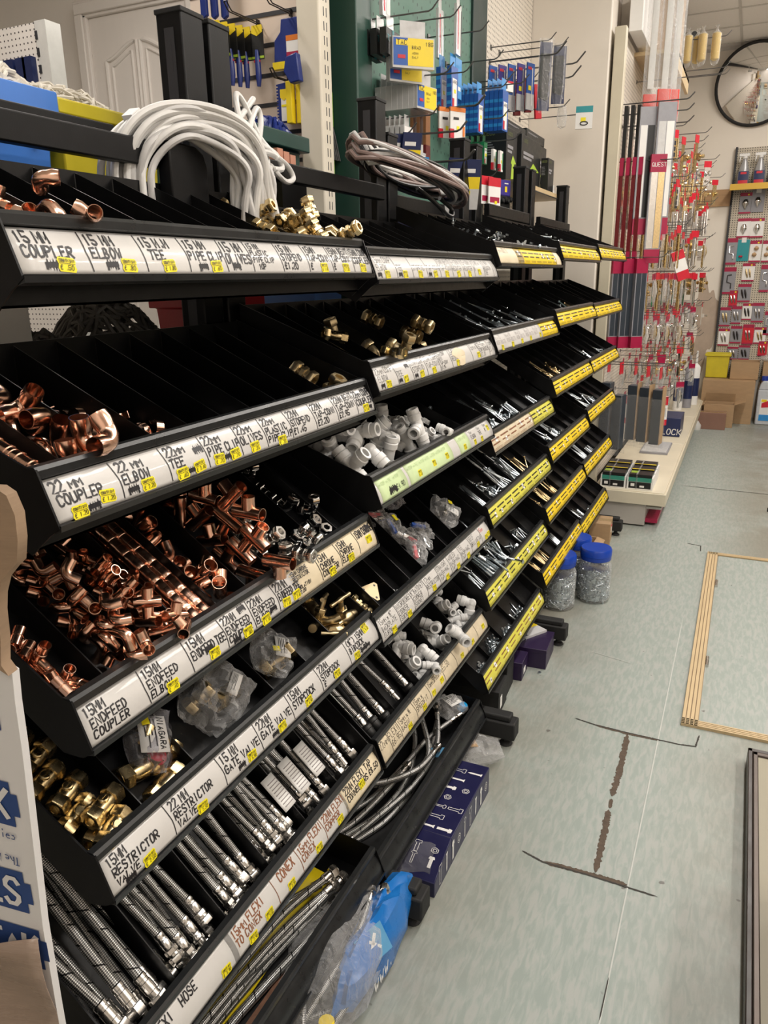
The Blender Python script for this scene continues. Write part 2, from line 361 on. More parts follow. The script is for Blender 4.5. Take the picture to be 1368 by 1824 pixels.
# keep the floor's texture space in world coordinates
def _recentre(o):
    l = o.location.copy(); o.data.transform(Matrix.Translation(l)); o.location = (0, 0, 0); ORG[o.name] = (0, 0, 0)
_recentre(floor)
mb = MB(); mb.box(-1.6, 3.2, FAR, FAR + .12, 0, CEIL); structure('wall_far', mb, 'wall_far_paint')
mb = MB(); mb.box(-1.25, -1.05, 5.62, FAR, 0, CEIL); structure('wall_left', mb, 'wall_paint')
mb = MB(); mb.box(-1.62, -.955, 5.42, 5.62, 0, CEIL); structure('wall_column', mb, 'column_paint', bevel=.01)
mb = MB(); mb.box(-7, -1.62, 4.75, 4.87, 0, CEIL); wb = structure('wall_back', mb, 'wall_paint')
mb = MB(); mb.box(3.2, 3.3, -2.2, FAR, 0, CEIL); structure('wall_right', mb, 'wall_paint')
mb = MB(); mb.box(-7, 3.2, -2.3, -2.2, 0, CEIL); structure('wall_behind', mb, 'wall_paint')
mb = MB(); mb.box(-7.1, -7, -2.2, 4.75, 0, CEIL); structure('wall_side', mb, 'wall_paint')
# suspended ceiling: tiles with their bars
mb = MB(); mb.box(-7, 3.2, -2.2, FAR, CEIL, CEIL + .05); cl = structure('ceiling', mb, 'ceiling_tile')
mb = MB()
for k in range(18): mb.box(-7 + k * .6, -6.976 + k * .6, -2.2, FAR, CEIL - .006, CEIL)
for k in range(21): mb.box(-7, 3.2, -2.0 + k * .6, -1.976 + k * .6, CEIL - .0065, CEIL)
mb.obj('ceiling_grid', 'ceiling_bar', parent=cl)
mb = MB(); mb.box(-1.05, -1.0, 5.62, FAR, CEIL - .07, CEIL); structure('trim_1', mb, 'dark_trim')
mb = MB(); mb.box(-1.0, 3.2, FAR - .02, FAR, CEIL - .03, CEIL); structure('trim_2', mb, 'ceiling_bar')
mb = MB(); mb.box(-.99, -.30, FAR - .025, FAR, 2.42, 2.60); structure('trim_3', mb, 'timber')
mb = MB()
def bare(u, v):
    a = 2 * PI * u; r = v * (1 + .25 * math.sin(3 * a + 1) + .12 * math.sin(7 * a)); return (-.46 + .13 * r * math.cos(a), FAR - .003, 1.10 + .50 * r * math.sin(a))
mb.grid(bare, 40, 3); mb.obj('bare_plaster', 'wall_bare', parent=None, kind='structure')
for i, (x, y) in enumerate(LAMPS):
    t = thing('ceiling_light', (x, y, CEIL), f'long white fluorescent ceiling light fitting, number {i + 1} in the ceiling', 'ceiling light', 'ceiling lights out of view')
    t['label'] = 'long white fluorescent ceiling light fitting above the shop floor'
    mb = MB(); mb.box(x - .17, x + .17, y - .75, y + .75, CEIL - .07, CEIL - .007); mb.obj('housing', 'white_dull', t)
# door in the back wall (Y = 4.75)
DY = 4.75
def door():
    x0, x1, z1 = -4.46, -3.56, 3.48
    d = thing('door_1', (x0, DY, 0), kind='structure')
    mb = MB(); mb.box(x0 + .02, x1 - .02, DY - .05, DY - .004, .0, z1 - .02); mb.obj('leaf', 'door_white', d, bevel=.004)
    mb = MB()
    for a, b, c, e in ((x0 - .09, x0 + .02, 0, z1), (x1 - .02, x1 + .09, 0, z1)):
        mb.box(a, b, DY - .075, DY, c, e); mb.box(a + .02, b - .02, DY - .095, DY - .075, c, e)
    mb.box(x0 - .09, x1 + .09, DY - .075, DY, z1 - .02, z1 + .09); mb.box(x0 - .07, x1 + .07, DY - .095, DY - .075, z1, z1 + .07)
    mb.obj('door_frame', 'door_white', d, bevel=.006)
    for s, (a, b) in enumerate(((x0 + .15, x0 + .435), (x1 - .435, x1 - .15))):
        def top(x):
            k = (x - a) / (b - a); k = k if s == 0 else 1 - k
            return z1 - .30 + .10 * (k * k * (3 - 2 * k))
        for off, w, dep in ((0, .030, .014), (.05, .018, .020)):
            pts = [(a + off, DY - .052, 1.2)] + [(a + off + (b - a - 2 * off) * i / 10, DY - .052, top(a + off + (b - a - 2 * off) * i / 10) - off) for i in range(11)] + [(b - off, DY - .052, 1.2)]
            mb = MB(); mb.sweep(pts, w * .5, 8); mb.obj('panel_moulding', 'door_white', d)
door()

# ------------------------------------------------------------------ floor: worn joints, trapdoor, mat board
rnd = random.Random(3)
def strip_crack(name, pts, w, mat, z=.0012, jag=.35):
    mb = MB(); n = 26; P = []
    for a, b in zip(pts[:-1], pts[1:]):
        for i in range(n): P.append((a[0] + (b[0] - a[0]) * i / n, a[1] + (b[1] - a[1]) * i / n))
    P.append(pts[-1]); L = []; R = []
    for i, p in enumerate(P):
        a = P[max(0, i - 1)]; b = P[min(len(P) - 1, i + 1)]; dx, dy = b[0] - a[0], b[1] - a[1]; d = math.hypot(dx, dy)
        e = w * (min(1, i / 4 + .15, (len(P) - 1 - i) / 4 + .15)) / 2
        l = e * (1 + rnd.uniform(-jag, jag)); r = e * (1 + rnd.uniform(-jag, jag))
        L.append(mb.P((p[0] - dy / d * l, p[1] + dx / d * l, z))); R.append(mb.P((p[0] + dy / d * r, p[1] - dx / d * r, z)))
    for i in range(len(P) - 1): mb.F((R[i], R[i + 1], L[i + 1], L[i]), False)
    return mb.obj(name, mat, parent=floor)
strip_crack('worn_joint', [(-.243, 2.70), (-.236, 2.45), (-.239, 2.30)], .020, 'crack_brown')
strip_crack('worn_joint', [(-.238, 2.285), (-.236, 2.235)], .012, 'crack_brown')
strip_crack('worn_joint', [(-.238, 2.225), (-.232, 2.10), (-.228, 1.925)], .019, 'crack_brown')
strip_crack('worn_joint', [(-.37, 2.714), (-.24, 2.702), (-.12, 2.706)], .013, 'crack_brown')
strip_crack('worn_joint', [(-.38, 1.906), (-.24, 1.913), (-.135, 1.913)], .015, 'crack_brown')
strip_crack('floor_crack', [(-.45, 2.73), (-.37, 2.714), (-.24, 2.708), (-.06, 2.706), (.0, 2.716), (.008, 2.80)], .006, 'crack_dark', .0018)
strip_crack('floor_crack', [(-.45, 1.925), (-.38, 1.904), (-.23, 1.906), (-.05, 1.902)], .005, 'crack_dark', .0018)
strip_crack('floor_crack', [(-.20, 5.10), (-.115, 5.08), (-.11, 4.97)], .006, 'crack_dark', .0018, .1)
strip_crack('floor_crack', [(-.35, 6.6), (.6, 6.55)], .008, 'crack_dark', .0018, .1)
strip_crack('floor_seam', [(-.132, 3.9), (-.132, 2.4), (-.134, 1.2)], .004, 'seam_light', .0016, .1)
strip_crack('floor_seam', [(-.134, 1.58), (-.135, 1.45)], .003, 'crack_dark', .002, .1)
strip_crack('floor_seam', [(-.5, 3.33), (-.30, 3.28)], .003, 'seam_light', .002, .1)
t = thing('trapdoor', (.35, 3.9, 0), 'trapdoor in the grey-green floor edged with pale ribbed wooden strips', 'trapdoor')
X0, X1, Y0, Y1 = -.062, .80, 2.845, 4.955
mb = MB(); mb.box(X0 + .06, X1 - .05, Y0 + .05, Y1 - .03, .0005, .004); mb.obj('hatch_panel', 'floor_vinyl', t)
def ribbed(p, q, w, side):
    mb = MB(); p = Vector(p); q = Vector(q); d = (q - p).normalized(); nn = Vector((-d.y, d.x, 0)) * side; n = 4
    for k in range(n):
        a = w * k / n + .0008; b = w * (k + 1) / n - .0028
        poly = [p + nn * a, q + nn * a, q + nn * b, p + nn * b]
        ia = [mb.P((v.x, v.y, .0005)) for v in poly]; ib = [mb.P((v.x, v.y, .0125)) for v in poly]
        mb.F(ib, False)
        for j in range(4): mb.F((ia[j], ia[(j + 1) % 4], ib[(j + 1) % 4], ib[j]), False)
    mb.m = 1; poly = [p, q, q + nn * w, p + nn * w]; mb.poly([(v.x, v.y, .0075) for v in poly])
    return mb.obj('edge_strip', ['ply_wood', 'ply_dark'], t)
ribbed((X0, Y0, 0), (X0 - .006, Y1, 0), .062, -1); ribbed((X0, Y0, 0), (X1, Y0, 0), .046, 1); ribbed((X0, Y1, 0), (X1, Y1, 0), .04, -1); ribbed((X1, Y0, 0), (X1, Y1, 0), .06, 1)
for y in (3.42, 4.42):
    mb = MB(); mb.M = tr(X0 + .066, y, .008); mb.lathe([(.009, -.045), (.009, .045)], 10, 'y'); mb.lathe([(.0095, -.002), (.0095, .002)], 10, 'y'); mb.obj('hinge', 'nickel', t)
t = thing('display_plinth', (.50, 1.9, 0), 'low cream display board with a dark edge at the right of the floor', 'plinth')
mb = MB(); mb.box(.205, .9, .6, 2.645, .006, .058); mb.obj('board', pm('board_cream', (.36, .33, .25), .5, 0, .08, 4, .03, 100), t)
mb = MB(); mb.box(.172, .188, .58, 2.69, 0, .062); mb.box(.172, .93, 2.668, 2.69, 0, .062); mb.box(.90, .93, .58, 2.69, 0, .062); mb.obj('dark_edging', pm('edge_dark', (.035, .025, .022), .35, 0, .3, 20), t, bevel=.003)
mb = MB(); mb.box(.188, .2045, .6, 2.667, 0, .0645); mb.box(.188, .9, 2.6455, 2.667, 0, .0645); mb.obj('metal_edging', pm('edge_metal', (.10, .08, .07), .35, .6, .3, 20), t, bevel=.003)
t = thing('shadow_carton', (.62, 1.2, .065), 'unseen brown carton added on the low cream board to shade the floor', 'carton')  # added out of view to cast a shadow on the floor left of the plinth
mb = MB(); mb.box(.30, .85, .75, 1.95, .059, .50); mb.obj('carton_body', pm('kraft', (.44, .29, .16), .7, 0, .1, 12, .05, 80, stretch=(1, 1, 4)), t)
# small black corner of a fan foot that peeks in at the right
mb = MB(); mb.prism([(.285, 6.06), (.40, 5.95), (.55, 6.2), (.42, 6.32)], .001, .03, 2); mb.prism([(.31, 6.07), (.38, 6.0), (.40, 6.1)], .03, .055, 2)
mb.obj('black_stand_foot', 'black_rubber', label='small black stand foot on the floor at the right edge', cat='stand')
# ------------------------------------------------------------------ bin shelving: uprights, beams, trays, labels
PITCH = .9; YB0 = .6125
PX = -1.13
def upright(y, foot, foot_front=True, label='', zt=2.215):
    t = thing('upright_post', (PX, y, 0), label, 'shelf upright', 'uprights of the bin shelving')
    mb = MB(); mb.box(PX - .032, PX + .032, y - .036, y + .036, .02, zt); mb.obj('post', 'black_metal', t, bevel=.004)
    mb = MB()
    for k in range(22):
        z = zt - .08 - k * .05 * 2; mb.box(PX - .004, PX + .004, y - .0375, y - .0345, z - .03, z + .03)
    mb.box(PX - .012, PX + .012, y - .0372, y - .0362, .3, zt - .03)
    mb.obj('slot_strip', 'dark_trim', t)
    mb = MB(); mb.box(PX - .034, PX + .034, y - .038, y + .038, zt - .004, zt + .006); mb.obj('end_cap', 'black_rubber', t, bevel=.002)
    if foot:
        mb = MB(); mb.box(PX + .02, -.615, y - .033, y + .033, .035, .105); mb.box(PX + .02, -.635, y - .024, y + .024, .105, .128); mb.obj('foot', 'black_rubber', t, bevel=.006)
        mb = MB(); mb.M = tr(-.655, y, 0); mb.lathe([(.024, 0), (.026, .004), (.020, .012), (.012, .016), (.012, .036)], 16); mb.obj('foot_pad', 'black_rubber', t)
for y, f, lb in ((1.455, False, 'black upright post left of the pair beside the white cable coil'), (1.545, True, 'black upright post right of the pair beside the white cable coil'),
                 (2.365, False, 'black upright post in front of the dark green post'), (2.455, True, 'black upright post just right of the one before the green post'), (3.185, False, 'black upright post below the blue hanging packs, nearer of the pair'), (3.345, True, 'black upright post below the blue hanging packs, farther of the pair'),
                 (4.12, False, 'black upright post in front of the black boxes, nearer of the pair'), (4.26, True, 'black upright post in front of the black boxes, farther of the pair'),
                 (5.10, True, 'farthest black upright post, against the cream column'), (.66, True, 'nearest black upright post, by the white printed carton')):
    upright(y, f, label=lb, zt=2.06 if y < 1 else (2.13 if 2.4 < y < 2.5 else 2.215))
def beam(x, y0, y1, z0, z1, lb, t=.025):
    mb = MB(); mb.box(x - t / 2, x + t / 2, y0, y1, z0, z1)
    mb.obj('cross_beam', 'black_metal', bevel=.003, label=lb, cat='cross beam', group='cross beams of the bin shelving')
beam(-1.08, .3, 1.41, 1.905, 1.952, 'black cross beam in front of the blue and yellow tubs')
mb = MB(); mb.prism([(1.27, 1.83), (1.385, 1.83), (1.385, 1.915), (1.375, 1.938), (1.352, 1.949), (1.27, 1.951)], -1.066, -1.035, 0)
mb.obj('beam_bracket', 'black_metal', bevel=.003, label='black rounded bracket at the beam end inside the white cable coil', cat='bracket')
beam(-1.185, .3, 1.28, 1.955, 1.99, 'black rear cross beam lying behind the one before the blue tub')
beam(-1.08, 1.60, 2.32, 1.925, 1.968, 'black cross beam under the mixed cable bundle')
beam(-1.08, 3.40, 4.08, 1.945, 1.995, 'black cross beam below the pink and purple packs')
beam(-1.08, 4.31, 5.06, 1.955, 1.995, 'farthest black cross beam, before the cream column')
beam(-1.185, 2.50, 3.14, 1.93, 1.975, 'black cross beam behind the sealed yellow and navy packs')
for k in range(5): beam(-1.19, YB0 + k * PITCH + .08, YB0 + k * PITCH + .82, .42, .47, f'low black cross beam at the back of the {BAY[k]} bay')

#            L1      L2      L3      L4     L5     L6   strip bottom heights (m) and tray pitch (rise over run)
ZB = {0: (1.704, 1.418, 1.108, .864, .494, .178), 1: (1.691, 1.4535, 1.1925, .8406, .496, .128), 2: (1.7325, 1.462, 1.126, .8685, .56, .224),
      3: (1.762, 1.487, 1.195, .899, .612, .296), 4: (1.777, 1.4805, 1.1925, .921, .618, .2556)}
SL = {0: (.38, .42, .68, .72, .92, .15), 1: (.38, .42, .42, .78, .92, .15), 2: (.40, .42, .6, .7, .8, .8), 3: (.40, .42, .58, .6, .7, .7), 4: (.40, .42, .58, .6, .7, .7)}
NB = {0: (10, 10, 10, 7, 6, 1), 1: (9, 9, 6, 9, 5, 1), 2: (10, 6, 6, 6, 6, 5), 3: (8, 6, 6, 6, 6, 6), 4: (8, 5, 5, 5, 5, 5)}
DEP = {0: .080, 1: .080, 2: .052, 3: .060, 4: .08, 5: .07}
def dep(u, l): return DEP[l] if u < 2 else .028
XF = -.76; XBK = -1.07
YL = [YB0 + k * PITCH + .006 for k in range(5)]; YR = [YB0 + (k + 1) * PITCH - .012 for k in range(5)]
TRAYS = {}
STRIP_H = .050
def strip_surf(u, l, off):
    zb = ZB[u][l]; y0 = YL[u]
    def f(s, q):
        t = q / STRIP_H; tt = max(-.2, min(1.2, t)); bul = .0055 * math.sin(PI * max(0, min(1, tt)))
        return (-.722 - .026 * tt + bul + off * .9, y0 + s, zb + STRIP_H * tt + off * .45)
    return f
def zfloor(u, l, x):
    return ZB[u][l] + .047 - dep(u, l) + SL[u][l] * (XF - x)
def tray(u, l, desc):
    zb = ZB[u][l]; sl = SL[u][l]; y0, y1 = YL[u], YR[u]; dp = dep(u, l)
    t = thing('bin_tray', (-.9, (y0 + y1) / 2, zb), f'black sloping bin tray, {ORD[l]} tier of the {BAY[u]} bay, {desc}', 'bin tray', 'bin trays of the shelving')
    TRAYS[u, l] = t
    run = XF - XBK; zt = zb + .047; zk = zt + sl * run; th = .003
    mb = MB()
    fl = [(XF, zt - dp), (XBK, zk - dp)]
    mb.prism([(XF + .004, zt - dp - th), (XBK, zk - dp - th), (XBK, zk - dp), (XF + .004, zt - dp)], y0, y1)          # sloping floor
    mb.prism([(XBK, zk - dp - th), (XBK - th, zk - dp - th), (XBK - th, zk + .008), (XBK, zk + .008)], y0, y1)         # back
    mb.prism([(XF, zt + .002), (XF + .004, zt + .002), (XF + .004, zt - dp - th), (XF, zt - dp - th)], y0, y1)         # front wall
    mb.obj('pan', 'black_tray', t)
    for ye in (y0, y1):
        mb = MB(); a, b = (ye - .0015, ye + .0015)
        mb.prism([(-.742, zb + .066), (-.756, zb + .067), (XBK - th, zk + .012), (XBK - th, zk - dp - .004), (XF - .01, zt - dp - .012), (-.735, zb - .016), (-.716, zb - .004)], a, b)
        mb.obj('end_panel', 'black_metal', t)
    n = NB[u][l]
    for k in range(1, n):
        y = y0 + (y1 - y0) * k / n; mb = MB()
        e = .012 if l < 2 else .004
        mb.prism([(XF - .002, zt - e), (XF - .002, zt - dp), (XBK + .002, zk - dp), (XBK + .002, zk + .004)], y - .001, y + .001)
        mb.obj('divider', 'black_tray', t)
    mb = MB(); f = strip_surf(u, l, -.0015); g = strip_surf(u, l, 0)
    prof = [f(0, STRIP_H * k / 6) for k in range(-1, 8)]
    mb.prism([(p[0], p[2]) for p in prof] + [(-.752, zb + .060), (-.752, zb + .052), (-.735, zb - .008)], y0 + .001, y1 - .001); mb.obj('label_holder', 'black_lip', t)
    mb = MB(); mb.prism([(-.760, zb + .064), (-.758, zb + .0685), (-.746, zb + .0685), (-.742, zb + .064), (-.742, zb + .0545), (-.746, zb + .052), (-.760, zb + .052)], y0, y1); mb.obj('lip', 'black_lip', t)
    mb = MB(); mb.prism([(-.7155, zb - .0085), (-.7145, zb - .0005), (-.718, zb - .0005), (-.730, zb - .012)], y0, y1); mb.obj('lower_rim', 'black_lip', t)
    return t
def strip(u, l, s0, s1, mat, q0=0.0, q1=STRIP_H, off=.0006, curl=0, label=None):
    """one paper label strip from s0 to s1 metres along the tray"""
    f = strip_surf(u, l, off); mb = MB(); n = 10; w = max(1, int((s1 - s0) / .03))
    def fn(a, b):
        s = s0 + (s1 - s0) * a; q = q0 + (q1 - q0) * b; p = f(s, q)
        c = curl * max(0, 1 - (s - s0) / .03) if curl else 0
        return (p[0] + c * (1 - b) * .01, p[1], p[2])
    mb.grid(fn, w, n)
    return mb.obj('label_strip', mat, TRAYS[u, l], solid=.0006, label=label)
STK = random.Random(11)
def sticker(par, u, l, s, q, price=None, w=.027, h=.0165, head=True, rot=0, mat='sticker_yellow'):
    f0 = strip_surf(u, l, .0018); f1 = strip_surf(u, l, .0026); mb = MB(); c, sn = math.cos(rot), math.sin(rot)
    def F(fun): return lambda x, y: fun(s + x * c - y * sn, q + x * sn + y * c)
    a = F(f0); b = F(f1); e = h * .22
    ol = [(-w / 2 + e * .6, -h / 2), (w / 2 - e * .6, -h / 2), (w / 2, -h / 2 + e), (w / 2 - e * .4, 0), (w / 2, h / 2 - e), (w / 2 - e * .6, h / 2), (-w / 2 + e * .6, h / 2), (-w / 2, h / 2 - e), (-w / 2 + e * .4, 0), (-w / 2, -h / 2 + e)]
    cen = mb.P(a(0, 0)); ii = [mb.P(a(*p)) for p in ol]
    for k in range(len(ii)): mb.F((cen, ii[k], ii[(k + 1) % len(ii)]), False)
    mb.m = 1
    if head:
        write(mb, 'COUNTY DIY', -w * .40, h * .16, h * .20, b, h * .045, w * .80, jit=0)
        ribbon(mb, [(-w * .42, h * .06), (w * .42, h * .06)], h * .03, b)
    if price: write(mb, '£', -w * .40, -h * .36, h * .30, b, h * .05, jit=0); write(mb, price, -w * .10, -h * .36, h * .32, b, h * .05, w * .48, jit=0)
    return mb.obj('price_sticker', [mat, 'ink'], par)
def blot(mb, f, s, q, w, h, rnd):
    pts = []
    n = 9
    for k in range(n): pts.append((s - w / 2 + w * k / (n - 1), q + (h / 2 if k % 2 else -h / 2) * rnd.uniform(.7, 1.1)))
    ribbon(mb, pts, w * .22, f); ribbon(mb, [(s - w / 2, q), (s + w / 2, q + h * .05)], h * .55, f)
def hand_label(u, l, s0, s1, cells, mat='label_white', ink='ink', pen=None, q0=0, q1=STRIP_H, label=None, big=1.0, faint=False, seps=True):
    """cells: (text lines separated by '/', [stickers (x fraction, y fraction, price)], [blots], weight)"""
    par = strip(u, l, s0, s1, mat, q0, q1, label=label); f = strip_surf(u, l, .0016); rnd = random.Random(u * 31 + l * 7 + int(s0 * 100))
    mb = MB(); tot = sum(c[3] if len(c) > 3 else 1 for c in cells); x = s0
    if q0 == 0: x += .006
    tw = s1 - x
    for ci, c in enumerate(cells):
        w = tw * (c[3] if len(c) > 3 else 1) / tot; lines = c[0].split('/') if c[0] else []; n = len(lines)
        H = STRIP_H; top = .93 * H; avail = .86 * H if not c[1] else .62 * H
        if n >= 3: avail = .84 * H
        lh = min(.0175 * big, avail / max(n, 1)); h = lh * .76
        for i, ln in enumerate(lines):
            if not ln: continue
            write(mb, ln, x + w * .05 + rnd.uniform(0, .02) * w, top - lh * (i + 1) + lh * .2, h, f, pen or max(.0013, h * .22), w * .90, jit=.05, slant=.10, rnd=rnd)
        for b in (c[2] if len(c) > 2 else []): blot(mb, f, x + w * b[0], H * b[1], .017, .011, rnd)
        if seps and ci < len(cells) - 1:
            j = rnd.uniform(-.002, .002); ribbon(mb, [(x + w + j, H * .96), (x + w - j, H * .5), (x + w + j * .5, H * .06)], .0017, f)
        for st in c[1]: sticker(par, u, l, x + w * st[0], H * st[1], st[2], rot=rnd.uniform(-.1, .1), w=min(.027, w * .55) * (st[3] if len(st) > 3 else 1))
        x += w
    if mb.f: mb.obj('handwriting', ink, par)
    return par
def print_label(u, l, s0, s1, mat='label_yellow', n=6, seed=0, q0=0, q1=STRIP_H, white=True, ink='ink', label=None, rows=2):
    """printed yellow ticket strip: cells with two unreadable printed lines and little white price tickets"""
    par = strip(u, l, s0, s1, mat, q0, q1, label=label); f = strip_surf(u, l, .0016); f2 = strip_surf(u, l, .0020); rnd = random.Random(seed * 13 + u * 5 + l)
    mb = MB(); w = (s1 - s0) / n; H = STRIP_H
    for k in range(n):
        x = s0 + w * k
        for r in range(rows):
            y = H * (.70 - .26 * r); xx = x + w * .08; e = x + w * (.9 if r == 0 else rnd.uniform(.55, .9))
            while xx < e:
                ww = min(rnd.uniform(.005, .013), e - xx); mb.poly([f(xx, y), f(xx + ww, y), f(xx + ww, y + H * .085), f(xx, y + H * .085)]); xx += ww + .0022
        for q in range(2):
            y = H * (.20 - .08 * q); mb.poly([f(x + w * .08, y), f(x + w * .9, y), f(x + w * .9, y + H * .02), f(x + w * .08, y + H * .02)])
        if k: mb.poly([f(x, H * .05), f(x + .0008, H * .05), f(x + .0008, H * .95), f(x, H * .95)])
    mb.obj('printing', ink, par)
    if white:
        for k in range(n):
            if rnd.random() < .75:
                x = s0 + w * (k + rnd.uniform(.25, .75)); y = H * rnd.uniform(.35, .75); m2 = MB(); a = rnd.uniform(.007, .011); b = rnd.uniform(.006, .009)
                m2.poly([f2(x - a, y - b), f2(x + a, y - b), f2(x + a, y + b), f2(x - a, y + b)]); m2.m = 1
                f3 = strip_surf(u, l, .0026); m2.poly([f3(x - a * .5, y - b * .3), f3(x + a * .5, y - b * .3), f3(x + a * .5, y + b * .3), f3(x - a * .5, y + b * .3)])
                m2.obj('price_ticket', ['paper_white', 'ink_grey'], par)
    return par
S = lambda p, x=.55, y=.20: (x, y, p)
DESC = {(0, 0): 'labelled from 15 MM COUPLER', (0, 1): 'labelled from 22 MM COUPLER', (0, 2): 'labelled from 15MM ENDFEED', (0, 3): 'labelled RESTRICTOR VALVE to BIBCOCK', (0, 4): 'holding standing braided hoses', (0, 5): 'unlabelled trough of long hoses',
        (1, 0): 'white label starting ELBOW', (1, 1): 'white label with a torn patch', (1, 2): 'green label, white fittings', (1, 3): 'labelled BACKPLATE to SELF DRILLING', (1, 4): 'stained label, white fittings and hoses', (1, 5): 'unlabelled trough of looped hoses',
        (2, 0): 'half cream half yellow label', (2, 1): 'white and yellow label', (2, 2): 'tan label with lime end', (2, 3): 'lime yellow label', (2, 4): 'lime yellow label, thick coach screws', (2, 5): 'long yellowed label, nuts'}
for u in range(5):
    for l in range(6): tray(u, l, DESC.get((u, l), ('bright yellow printed label')))
LW = PITCH - .018
hand_label(0, 0, 0, LW, [('15 MM/COUPLER', [S('.50', .62)], [(.42, .2)], 1.15), ('15 MM/ELBOW', [S('.80', .66)], [(.36, .22)], 1.1), ('15 M.M/ TEE', [S('1.80', .5)]), ('15 MM/PIPE CLIP', [S('.60', .7)], [(.35, .2)]), ('15 MM/OLIVES', [], [(.35, .22)], .8), ('15 MM/PLASTIC/PIPE CLIP/  10P', []),
    ('15 MM/STOPEND/£1.20', []), ('15MM/TAP-CONN/£', [S('1.40', .62)]), ('15MM BENT/TAP-CONN/£', [S('2.20', .6)]), ('15MM COMP/COUPLER', [S('1.30', .5)], [], .9)], label='white handwritten label strip')
hand_label(0, 1, 0, LW, [('22 mm/COUPLER', [S('1.20', .3, .12), S('1.20', .75, .26)], [(.52, .14)], 1.25), ('22 mm/ELBOW', [S('2.20', .5)], [(.2, .2)], 1.1), ('22mm/TEE', [S('.60', .28, .16), S('2.40', .74, .2)], [(.52, .16), (.85, .66)]), ('22mm/PIPE CLIP', [S('.70', .3), S('.70', .78)], [(.54, .2)]), ('22mm/OLIVES', [S('.35', .5)], [], .85),
    ('22mm/PLASTIC/PIPE CLIP', [S('.30', .55, .1)], [], .95), ('22MM/STOPEND/£1.45', []), ('22MM/TAP-CONN/£2.20', []), ('22MM BENT/TAP-CONN/£2.95', []), ('22mm COMP/COUPLER', [S('2.65', .5)], [(.72, .2)], .9)], label='white handwritten label strip')
hand_label(0, 2, 0, LW * .62, [('15MM/ENDFEED/COUPLER', [], [], 1.4), ('15MM/ENDFEED/ELBOW', [S('.40', .5, .12)], [], 1.25), ('15MM/ENDFEED TEE', [S('.70', .6, .2)], [(.5, .42)], 1.15), ('22MM/ENDFEED/COUPLER', [S('.80', .7, .14)], [(.3, .12), (.8, .86)]), ('22MM/ENDFEED/ELBOW', [S('1.10', .4, .12)], [(.75, .3)]), ('22MM/ENDFEED TEE', [S('1.40', .3, .2), S('2.40', .75, .22)], [])], label='white handwritten label strip')
hand_label(0, 2, LW * .60, LW * 1.0, [('15MM CHROME/RESTRICTOR//ISOLATION/£2.00', [], [], 1.15), ('15MM/CHROME/COUPLER', [S('4.25', .5, .14)]), ('15MM/CHROME/ELBOW', [S('5.25', .5, .16)]), ('15MM CHROME', [S('1.60', .6, .4)], [(.8, .82)])], 'label_beige', q0=-.002, q1=.053, label='beige handwritten label strip taped over the right part')
hand_label(0, 3, 0, LW, [('15MM/RESTRICTOR/VALVE', [S('2.50', .55, .12)], [(.25, .1)], 1.2), ('22 MM/RESTRICTOR/VALVE', [S('5.50', .5, .12)], [], 1.2), ('15 MM/GATE VALVE', [S('5.90', .7, .22)], [(.42, .22)]), ('22MM/GATE VALVE', [S('7.70', .62, .22)], [(.4, .2)]), ('15MM/STOPCOCK', [S('6.90', .5, .22)], [], 1.05), ('22MM/STOPCOCK/£     0', [S('9.90', .5, .22)], [], 1.15), ('(½") 15MM/BIBCOCK/     £8.80', [S('8.50', .72, .84), S('9.50', .22, .18)], [(.45, .2), (.6, .2)], 1.3)], label='white handwritten label strip')
hand_label(0, 4, 0, LW * .30, [('1" FLEXI   HOSE/£3.90', [S('3.90', .85, .2)], [])], big=1.5, label='white handwritten label strip')
hand_label(0, 4, LW * .285, LW * .80, [('15mm FLEXI/TO CONEX', [S('2.90', .36, .12), S('2.65', .75, .2)], [], 1.4), ('  CONEX', [S('3.20', .5, .2)], [], .9), ('15mm FLEXI/CONEX', [S('4.60', .65, .2)], [], 1), ('22MM FLEXI/COPPER', [S('5.20', .6, .2)], [], 1)], ink='ink_brown', label='white label strip with rusty brown writing')
hand_label(0, 4, LW * .79, LW, [('22MM FLEXI TAP/CONNECTORS £8.50', [S('8.50', .45, .45)], [])], 'label_beige', label='yellowed handwritten label strip')
hand_label(1, 0, .004, LW * 1.0, [('15mm COMP/ELBOW', [S('2.10', .5)], [(.12, .2)], 1.15), ('/TEE', [S('2.60', .5)], [(.2, .2)]), ('/STOPEND', [S('1.90', .5)]), ('/TAP-CONN', [S('1.90', .6)], [(.2, .2)]), ('15MM BENT/TAP-CONN', [S('2.90', .5)]), ('15-12MM/REDUCER', [S('1.50', .5)]), ('15-10MM/REDUCER', [S('1.40', .5)]), ('15 MM x/½', [S('1.90', .5, .3)]), ('15-8MM/REDUCER/TEE', [], []), ('', [], [], .4)], pen=.0011, label='white handwritten label strip')
hand_label(1, 1, .004, LW, [('22mm COMP/ELBOW', [S('3.70', .5)], [(.2, .2)], 1.15), ('/TEE', [S('4.60', .5)], [(.15, .2), (.8, .75)]), ('22mm COMP/STOPEND', [S('3.10', .6)], [(.2, .2)]), ('22mm COMP/TAP-CONN', [S('2.70', .5)]), ('22mm COMP/BENT/TAP-CONN/£2.95', []), ('22-15mm COMP/REDUCER', [S('2.20', .5)]), ('', [], [], .9), ('15mm x ½', [S('1.80', .8, .3)], [], .8), ('22-15mm/COMP REDUCER/£2.70', []), ('15mm/£3.40', [], [], .6)], pen=.0011, label='white handwritten label strip')
mb = MB(); f = strip_surf(1, 1, .003)
